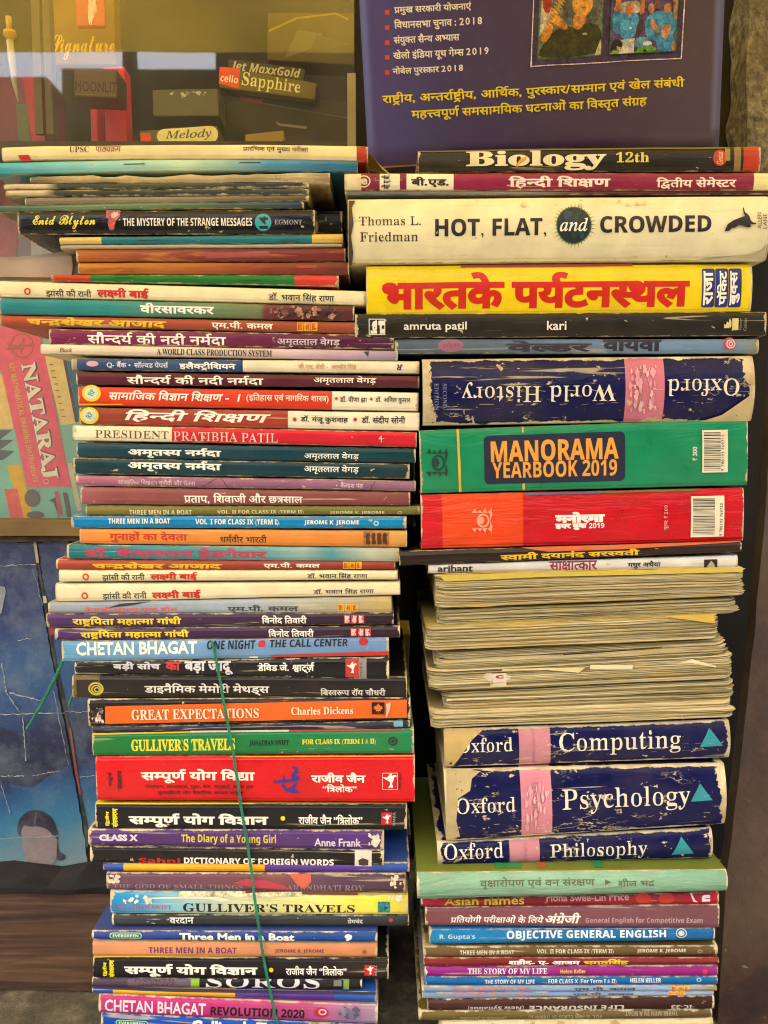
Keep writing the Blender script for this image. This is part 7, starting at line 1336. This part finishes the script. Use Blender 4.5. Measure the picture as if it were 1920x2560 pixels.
down('subtitle_lettering', 'B', '621 MATHEMATICAL DRAWING INSTRUMENTS', 80, 460, 300, 1520, 46, 'd8b068')
M.ellipse('small_ring', 'd8c8c0', 414, 1510, 26, 22, .8)
M.finish()
for k in range(9): tube('ruler_tick', [fr.P(*fr.V(440 + 14 * k, 470 + 58 * k), .0009), fr.P(*fr.V(475 + 14 * k, 466 + 58 * k), .0009)], .0003, plain('ruler_ink', '8c7c48', .6), gs, 5)

# added grey box painted as blurred glass reflections, between shelf and geometry set
carton('carton', 'blurred grey mauve carton behind the glass left of the stapled booklets', 'carton', PX, (-120, 400, 812, 420, 400, 812), YG + .09, .1, '7c7480', [('poly', 'pink_panel', [(0, 420), (60, 420), (40, 640), (-40, 640)], '9c6470'), ('poly', 'pale_reflection', [(70, 440), (130, 430), (150, 640), (80, 660)], 'a4a4ac')])

# backing behind and right of the right stack
tag(slab('door_post', quad(PX, [(884, -300), (2300, -300), (2300, 2800), (884, 2800)], .262), Vector((0, .04, 0)), plain('old_black_wood', '15110d', .9, var=.5, scale=14, bump=.4)), 'dark wooden backing behind both stacks, seen in the gap', 'wooden backing')
post = slab('wooden_post', [at(1760, -300, .24), at(1862, 520, .24) + Vector((.012, 0, 0)), at(1892, -300, .24), ] if False else quad(PX, [(1740, 900), (1862, 900), (1895, -300), (1740, -300)], .24), Vector((0, .02, 0)), plain('weathered_wood', '2e2618', .9, var=.5, scale=22, bump=.6), cut=16, rough=.0015)
tag(post, 'dark weathered wooden post right of the purple book', 'post')
plaster = Nodes('rough_plaster')
q = plaster.coord()
c = plaster.ramp(plaster.noise(q, 130, 8, .7), [(.34, lin('4a4232')), (.5, lin('8c8264')), (.66, lin('c0b48c'))])
c = plaster.mix(plaster.step(plaster.noise(q, 22, 5, .6), .45, .7, 0, .7), c, lin('5c5238'))
plaster.link(c, plaster.b.inputs['Base Color']); plaster.b.inputs['Roughness'].default_value = .95
plaster.bump(plaster.noise(q, 240, 8, .75), 1., .004)
colm = slab('concrete_column', quad(PX, [(1856, 470), (2100, 470), (2100, -300), (1884, -300)], .2), Vector((0, .035, 0)), plaster.m, cut=44, rough=.005)
tag(colm, 'rough grey concrete column at the upper right corner', 'column')
rust = Nodes('rusty_metal')
q = rust.coord()
c = rust.ramp(rust.noise(q, 30, 8, .7), [(.3, lin('20130f')), (.5, lin('38241a')), (.7, lin('523828'))])
c = rust.mix(rust.step(rust.noise(q, 8, 5, .6), .48, .7, 0, .6), c, lin('5a4630'))
c = rust.mix(rust.step(rust.noise(q, 160, 3), .70, .74, 0, .6), c, lin('9a8260'))
rust.link(c, rust.b.inputs['Base Color']); rust.b.inputs['Roughness'].default_value = .6
rust.bump(rust.noise(q, 70, 8, .7), .5, .002)
sh = slab('metal_sheet', quad(PX, [(1940, 900), (1905, 1380), (1862, 1820), (1816, 2200), (1785, 2700), (2500, 2700), (2500, 900)], .03), Vector((0, .012, 0)), rust.m, cut=14, rough=.001)
tag(sh, 'brown rusty metal sheet at the right edge beside the right stack', 'metal sheet')

# ================================================================== THE PURPLE BOOK behind the right stack
fr = Frame(PX, (921, -150, 418, 1797, -200, 366), .135, tilt=math.radians(9), wob=.0004, seed=5)
pb = thing('book', 'large purple book standing upright behind the right stack, with photographs', 'book', fr.M)
H = fr.T
pmat = Nodes('purple_cover'); uvn = pmat.n('ShaderNodeUVMap', uv_map='band'); sxx = pmat.n('ShaderNodeSeparateXYZ'); pmat.link(uvn.outputs[0], sxx.inputs[0])
tt = pmat.math('ADD', sxx.outputs[0], pmat.math('MULTIPLY', pmat.math('SUBTRACT', pmat.noise(pmat.coord(), 9, 4), .5), .2))
c = pmat.ramp(tt, [(0, lin('403a7c')), (.05, lin('463e7c')), (.25, lin('3c305a')), (.6, lin('44304a')), (1, lin('4c3840'))])
c = pmat.mix(pmat.step(pmat.noise(pmat.coord(), 60, 6, .7), .5, .8, 0, .2), c, lin('6a5a5c'))
pmat.link(c, pmat.b.inputs['Base Color']); pmat.b.inputs['Roughness'].default_value = .42
pmat.bump(pmat.noise(pmat.coord(), 20, 5), .25, .002)
us = [fr.L * i / 30 for i in range(31)]
vs, fs, bd = [], [], []
for y in (0, .0005):
    for u in us:
        for j in range(11):
            vs.append(fr.P(u, j / 10) + Vector((0, y, 0))); bd.append((u / fr.L, j / 10))
for i in range(30):
    for j in range(10):
        a = i * 11 + j; fs += [(a, a + 11, a + 12, a + 1), (341 + a, 341 + a + 1, 341 + a + 12, 341 + a + 11)]
for i in range(30): a = i * 11; fs += [(a, 341 + a, 341 + a + 11, a + 11), (a + 10, a + 21, 341 + a + 21, 341 + a + 10)]
for j in range(10): fs += [(j, j + 1, 341 + j + 1, 341 + j), (330 + j, 671 + j, 672 + j, 331 + j)]
mesh_object('front_cover', vs, fs, pmat.m, pb, {'band': bd}, smooth=True)
slab('page_block', [Vector((.002, .001, .002)), Vector((fr.L - .002, .001, .002)), Vector((fr.L - .002, .001, H - .002)), Vector((.002, .001, H - .002))], Vector((0, .02, 0)), page_material('grey_pages', '8a8068', 'c8bc98', (1, 2, 3)), pb)
slab('back_cover', [Vector((0, .0215, 0)), Vector((fr.L, .0215, 0)), Vector((fr.L, .0215, H)), Vector((0, .0215, H))], Vector((0, .0006, 0)), pmat.m, pb)
fr.view = Y1
M = Marks(fr, pb, 0, (0, 0, 0), .42)
LINES = [('प्रमुख सरकारी योजनाएं', 196, 498, 4, 62, 48), ('विधानसभा चुनाव : 2018', 196, 540, 58, 124, 108), ('संयुक्त सैन्य अभ्यास', 194, 452, 122, 184, 168), ('खेलो इंडिया यूथ गेम्स 2019', 192, 566, 178, 242, 225), ('नोबेल पुरस्कार 2018', 190, 466, 246, 302, 284)]
def slanted(name, txt, x0, x1, y0, y1, slope, hexc, bold):
    """One printed line that follows the book's own slant: built level, then placed along its baseline."""
    M.text(name, 'D', txt, x0, x1, y0, y1, hexc, {'bold': bold})
for txt, x0, x1, y0, y1, yd in LINES:
    h = (y1 - y0) * .72; ym = (y0 + y1) / 2
    M.text('bullet_lettering', 'D', txt, x0, x1, ym - h / 2, ym + h / 2, 'ece4d8', {'bold': 8})
    M.shape('red_bullet', 'c84430', 160, 178, yd - 9, yd + 10, [[(0, 0), (1, 0), (1, 1), (0, 1)]])
M.text(T, 'D', LINES2[0], 148, 1330, 332, 386, 'e8d020', {'bold': 10})
M.text(T, 'D', LINES2[1], 262, 1184, 398, 452, 'e8d020', {'bold': 10})
ZP = (1320, 0, .2652)
fr.view = ZP
M.poly('photo_border', 'e0d0c8', [(22, 634), (1448, 556), (1494, -240), (52, -240), (48, 0)])
M.poly('photo_mount', '40304c', [(32, 624), (1438, 548), (1484, -240), (60, -240), (56, 0)])
for pts, c in [([(85, 570), (690, 525), (722, -240), (110, -240)], '3c6c20'), ([(94, 560), (682, 517), (712, -240), (118, -240)], '6c6c5c'), ([(104, 350), (130, 0), (230, 0), (200, 200)], 'c0b8a0'), ([(130, 0), (150, -200), (250, -200), (215, 130), (150, 130)], 'a83c28'),
               ([(330, 0), (430, -100), (640, -200), (705, -200), (695, 200), (500, 260), (330, 230)], '5a5a4c'), ([(96, 560), (104, 470), (240, 290), (390, 240), (470, 300), (560, 200), (690, 260), (690, 420), (640, 520)], '38360c'),
               ([(626, 522), (680, 370), (686, 420), (682, 517)], 'c4c098'), ([(420, 250), (430, 120), (545, 130), (550, 200), (466, 300)], 'c07c2c'), ([(416, 60), (420, 0), (440, -120), (600, -140), (612, 40), (590, 110), (540, 160), (480, 165), (435, 130)], 'd09438'),
               ([(430, -20), (425, -110), (460, -200), (600, -210), (620, -100), (606, 0), (590, -70), (500, -90), (448, -70)], '241c14'), ([(470, -14), (515, -20), (512, -8), (474, -2)], '2c1c10'), ([(548, -18), (590, -14), (588, -4), (550, -6)], '2c1c10'), ([(482, 62), (530, 82), (572, 66), (530, 74)], '8c4830'),
               ([(200, 180), (240, 120), (310, 170), (380, 250), (350, 295), (290, 260), (230, 210)], 'cc8828'), ([(120, 350), (150, 260), (215, 220), (240, 260), (215, 340), (160, 410), (120, 390)], 'd08c28'), ([(170, 215), (310, -30), (345, 10), (250, 150), (210, 230)], 'b8862c')]: (M.poly if len(pts) == 4 else M.soft)('tennis_player_photo', c, pts)
for k in range(9):
    x, y = 175 + 17 * k, 215 - 27 * k
    M.poly('tennis_player_photo', 'd8b458', [(x - 24, y - 22), (x - 18, y - 28), (x + 40, y + 26), (x + 36, y + 32)])
for pts, c in [([(758, 525), (1392, 492), (1424, -240), (795, -240)], '3c6c20'), ([(766, 517), (1384, 485), (1414, -240), (802, -240)], '54406a'), ([(800, 60), (1000, 0), (1100, 40), (1080, 130), (820, 140)], 'b0a8a0'), ([(766, 517), (1010, 500), (1050, 430), (1180, 430), (1220, 495)], '5c9020'),
               ([(790, 120), (860, 110), (900, 180), (890, 330), (790, 320)], '3c84b0'), ([(860, 120), (1060, 120), (1010, 360), (860, 380), (870, 200)], '4a98c4'), ([(860, 384), (1000, 364), (990, 505), (850, 512)], 'c4c0b4'), ([(1090, 130), (1400, 90), (1394, 330), (1210, 400), (1100, 380)], '4490bc'), ([(1200, 495), (1210, 320), (1340, 300), (1392, 420), (1386, 486)], '3c88b8'), ([(1000, 340), (1040, 180), (1090, 190), (1080, 300), (1010, 370)], '3c2c28'),
               ([(1000, 360), (1130, 350), (1140, 470), (1060, 440), (1000, 460)], '5c8ca8'), ([(910, 120), (925, 50), (970, 35), (1000, 70), (985, 140), (940, 165)], 'b8743c'), ([(1120, 80), (1150, 30), (1190, 60), (1180, 130), (1140, 140)], 'b87c4c'), ([(1270, 90), (1285, 40), (1340, 36), (1350, 90), (1320, 135), (1285, 130)], 'b07444'), ([(1240, 300), (1260, 240), (1320, 235), (1340, 290), (1310, 360), (1260, 370)], 'c08a60'), ([(1262, 238), (1330, 228), (1346, 280), (1330, 290), (1300, 256)], 'a8946c'),
               ([(815, 110), (835, -150), (880, -150), (868, 120)], 'c0803c'), ([(1050, 150), (1045, -150), (1095, -150), (1090, 130)], 'b87840'), ([(1150, 190), (1180, 180), (1230, 300), (1200, 330), (1140, 240)], 'c08858'), ([(1180, 90), (1200, -100), (1240, -100), (1235, 90)], '6c4c38'), ([(1365, 180), (1355, -100), (1410, -100), (1395, 190)], 'b07a4a'),
               ([(760, 480), (790, 400), (830, 370), (886, 400), (880, 460), (830, 440), (800, 480)], '1c1a14'), ([(830, 440), (876, 460), (860, 490), (830, 480)], 'b88a5c'), ([(766, 515), (800, 480), (850, 495), (850, 512)], '7cac28'), ([(1065, 430), (1090, 398), (1150, 395), (1166, 425), (1120, 440)], 'c8c8c0'), ([(1070, 497), (1090, 462), (1120, 494)], '1c2a10'), ([(1340, 400), (1370, 395), (1382, 480), (1345, 485)], 'a87c58')]: (M.poly if len(pts) == 4 else M.soft)('cricket_team_photo', c, pts)
M.ellipse('cricket_team_photo', 'd8d8d0', 957, 275, 12, 13)
M.ellipse('tennis_player_photo', 'a8a888', 530, 328, 24, 12)
M.finish()

# ================================================================== THE BOOKS
for i, (view, qd, label, bands, marks, o) in enumerate(BOOKS):
    Y = o.get('Y', .0007 * math.sin(i * 2.4))
    if abs(Y) < .0075 and Y > -.0099: Y *= .4 if 'top' not in o else .8
    fr = Frame(view, qd, Y, bulge=o.get('bulge', .0007), sag=o.get('sag', 0), wob=o.get('wob', .00022), seed=i * 1.37)
    e = thing('book', label, 'book', fr.M, 'books in the left stack' if o['group'] == 'L' else 'books in the right stack')
    off = (i * .37 % 5, i * .71 % 5, i * .53 % 5)
    wear, gloss = o.get('wear', .4), o.get('gloss', .42)
    xl, xr = qd[0], qd[3]
    st = []
    for k, (x, c) in enumerate(bands):
        st.append((min(1, max(0, (x - xl) / (xr - xl))) if k else 0, c))
    depth = o.get('depth', .14)
    depth = min(depth, YG - .012 - Y) 
    if o.get('fore'):
        pm_ = page_material('old_pages', ['74683f', '7c6c46', '6c603a'][i % 3], ['b4a676', 'c0b07e', 'aa9c6c'][i % 3], off, 1500)
        cm = plain('worn_card', o.get('top', '8c7c50'), .7, var=.3, scale=60)
        build_fore_edge(fr, depth, pm_, e)
        us = stations(fr.L, 20); V_, F_ = [], []
        for nm, f, s_ in (('front_cover', .985, 1), ('back_cover', .015, -1)):
            V_, F_ = [], []
            rr = random.Random(i)
            for lay in (0, .0004):
                for u in us:
                    e_ = min(u, fr.L - u); rc = max(0, .012 - e_) ** 2 / .012 * .8
                    for y in (.0008 + rc + rr.uniform(-.0006, .0006), depth * .5, depth):
                        p = fr.P(u, f); p.y = y; p.z += s_ * lay; V_.append(p)
            n = len(us) * 3
            for a in range(len(us) - 1):
                for b in range(2):
                    q0 = a * 3 + b; F_ += [(q0, q0 + 3, q0 + 4, q0 + 1), (n + q0, n + q0 + 1, n + q0 + 4, n + q0 + 3)]
                F_.append((a * 3, n + a * 3, n + a * 3 + 3, a * 3 + 3))
            for a in (0, len(us) - 1): F_ += [(a * 3, a * 3 + 1, n + a * 3 + 1, n + a * 3), (a * 3 + 1, a * 3 + 2, n + a * 3 + 2, n + a * 3 + 1)]
            mesh_object(nm, V_, F_, cm, e)
    else:
        cm = cover_material('cover_print', st, o.get('grad', 0), wear, gloss, off, o.get('crease', 0), o.get('chips', 0), o.get('streak'), o.get('torn', 0))
        mats = [cm]
        if 'top' in o: mats.append(plain('cover_top_print', o['top'], gloss, var=.18, scale=30))
        th = .0016 if o.get('hard') else .00045
        if fr.T < .004: th = .0003
        build_cover(fr, depth, th, mats, e, rag=.0016 if o.get('torn') else 0)
        build_pages(fr, depth, th, page_material('page_edges', 'b4a478', 'e0d4ac', off), e)
        if o.get('strokes'):
            for x0, x1 in ((488, 520), (535, 560), (560, 605), (668, 770), (920, 960)):
                a, b = fr.local(x0, 60)[0], fr.local(x1, 60)[0]
                z = fr.P(a, 1).z
                mesh_object('cover_lettering', [fr.P(a, 1) * 1 + Vector((0, .004, .0004)), fr.P(a + .006, 1) + Vector((0, .004, .0004)), fr.P(b + .001, 1) + Vector((0, .06, .0004)), fr.P(b - .005, 1) + Vector((0, .06, .0004))], [(0, 1, 2, 3)], plain('cover_ink', '2c8448' if x0 != 668 else '9c5c30', .4), e)
    M = Marks(fr, e, wear, off, gloss)
    for m in marks: M.do(m)
    M.finish()

# beige crumpled paper packet left of the orange books
pk = slab('paper_packet', quad(Z2, [(-60, 612), (332, 606), (336, 540), (326, 474), (180, 480), (60, 492), (-60, 500)], .012), Vector((0, .12, 0)), plain('crumpled_paper', 'a8927c', .75, var=.25, scale=22, bump=.4), bevel=.003, cut=10, rough=.002)
tag(pk, 'beige crumpled paper packet left of the two orange brown books', 'paper packet')

# green string round the left stack
sm = plain('green_twine', '0c7a58', .55, var=.25, scale=120)
def string(name, label, pts, r, Ys):
    W3 = [at(x, y, Yy) for (x, y), Yy in zip(pts, Ys)]
    fine = []
    for i in range(len(W3) - 1):
        p0, p1, p2, p3 = W3[max(0, i - 1)], W3[i], W3[i + 1], W3[min(len(W3) - 1, i + 2)]
        for k in range(6):
            t = k / 6
            fine.append(.5 * ((2 * p1) + (p2 - p0) * t + (2 * p0 - 5 * p1 + 4 * p2 - p3) * t * t + (3 * p1 - p0 - 3 * p2 + p3) * t ** 3))
    fine.append(W3[-1])
    mid = fine[0].copy()
    dense = []
    for i in range(len(fine) - 1):
        for k in range(8): dense.append(fine[i].lerp(fine[i + 1], k / 8) - mid)
    verts, faces = [], []
    for strand in range(3):
        base_i = len(verts)
        for i, p in enumerate(dense):
            rad = (r(i // 8) if callable(r) else r) * (1 + .12 * noise.noise(Vector((i * .21, strand, 2))))
            d = (dense[min(i + 1, len(dense) - 1)] - dense[max(i - 1, 0)]).normalized()
            u = d.cross(Vector((.3, 1, .2))).normalized(); w = d.cross(u)
            an = i * .55 + strand * 2.0944
            c0 = p + (u * math.cos(an) + w * math.sin(an)) * rad * .55 + u * .0004 * noise.noise(Vector((i * .06, 1, 5)))
            for k in range(6): verts.append(c0 + (u * math.cos(k * 1.0472) + w * math.sin(k * 1.0472)) * rad * .62)
        for i in range(len(dense) - 1):
            for k in range(6):
                q0 = base_i + i * 6; faces.append((q0 + k, q0 + (k + 1) % 6, q0 + 6 + (k + 1) % 6, q0 + 6 + k))
    o = mesh_object(name, verts, faces, sm, smooth=True); o.location = mid
    return tag(o, label, 'string')
string('string', 'green string hanging down across the front of the left stack', [(527, 1596), (536, 1625), (553, 1720), (568, 1800), (590, 1925), (606, 2040), (622, 2130), (640, 2270), (660, 2400), (688, 2540), (712, 2640)], .0009, [.004, -.0035, -.0035, -.0045, -.0055, -.0045, -.0035, -.0075, -.0055, -.0045, -.0045])
string('string', 'loose end of green string hanging over the blue poster', [(163, 1640), (135, 1700), (100, 1766), (66, 1822)], lambda i: .0011 if i < 14 else .0008, [.01, .03, .05, .06])
string('string', 'short piece of green string showing beside the matt black spine', [(187, 1728), (178, 1746), (172, 1764)], .0008, [.03, .04, .05])

# ================================================================== what the window reflects: awning and the house across the street
aw = Nodes('awning_cloth')
c = aw.ramp(aw.noise(aw.coord(), 2.2, 5, .6), [(.32, lin('8c7420')), (.5, lin('b4942c')), (.7, lin('ccaa34'))])
aw.link(c, aw.b.inputs['Base Color']); aw.b.inputs['Roughness'].default_value = .7
tl = aw.n('ShaderNodeBsdfTranslucent'); aw.link(c, tl.inputs[0]); mx = aw.n('ShaderNodeMixShader'); mx.inputs[0].default_value = .5
aw.link(aw.b.outputs[0], mx.inputs[1]); aw.link(tl.outputs[0], mx.inputs[2]); aw.link(mx.outputs[0], aw.out.inputs[0])
vcam = 2 * YG + .52                                            # depth of the camera's mirror image
def rise(py, Y): return CAM.z + (vcam - Y) * math.tan(math.atan((1280 - py) / FPX) - PITCH)
YA = -1.25
za = rise(127, YA)
n = 24; V_, F_ = [], []
for j in range(n + 1):
    for i in range(n + 1):
        x = -1.5 + 3.0 * i / n; t = j / n; y = YA + (.55 - YA) * t
        V_.append(Vector((x, y, za + .32 * t + .012 * math.sin(x * 9) * t * (1 - t) * 4 + .004 * noise.noise(Vector((x * 5, 0, 0))))))
for j in range(n):
    for i in range(n): F_.append((j * (n + 1) + i, j * (n + 1) + i + 1, (j + 1) * (n + 1) + i + 1, (j + 1) * (n + 1) + i))
awn = mesh_object('awning', V_, F_, aw.m, smooth=True)
tag(awn, 'yellow cloth awning over the stall, mirrored at the top of the window', 'awning')
YB = -7.5
zb = rise(172, YB)
hb = thing('house', 'dark house across the street, mirrored in the shop window', 'house', Matrix.Translation((0, YB, -.5)))
hm = plain('dark_house_wall', '3c3630', .9, var=.4, scale=1.5)
mx_ = lambda px: (px - 960) / FPX * (vcam - YB)
for nm, x0, x1, top in (('wall', -700, 150, 191), ('wall', 150, 186, 231), ('wall', 186, 333, 170), ('pole', 333, 356, 60), ('wall', 356, 556, 172), ('tower', 556, 2600, 90)):
    slab(nm, [Vector((mx_(x0), 0, 0)), Vector((mx_(x1) - .004, 0, 0)), Vector((mx_(x1) - .004, 0, rise(top, YB) + .5)), Vector((mx_(x0), 0, rise(top, YB) + .5))], Vector((0, -2.5 if nm != 'pole' else -.2, 0)), hm, hb)
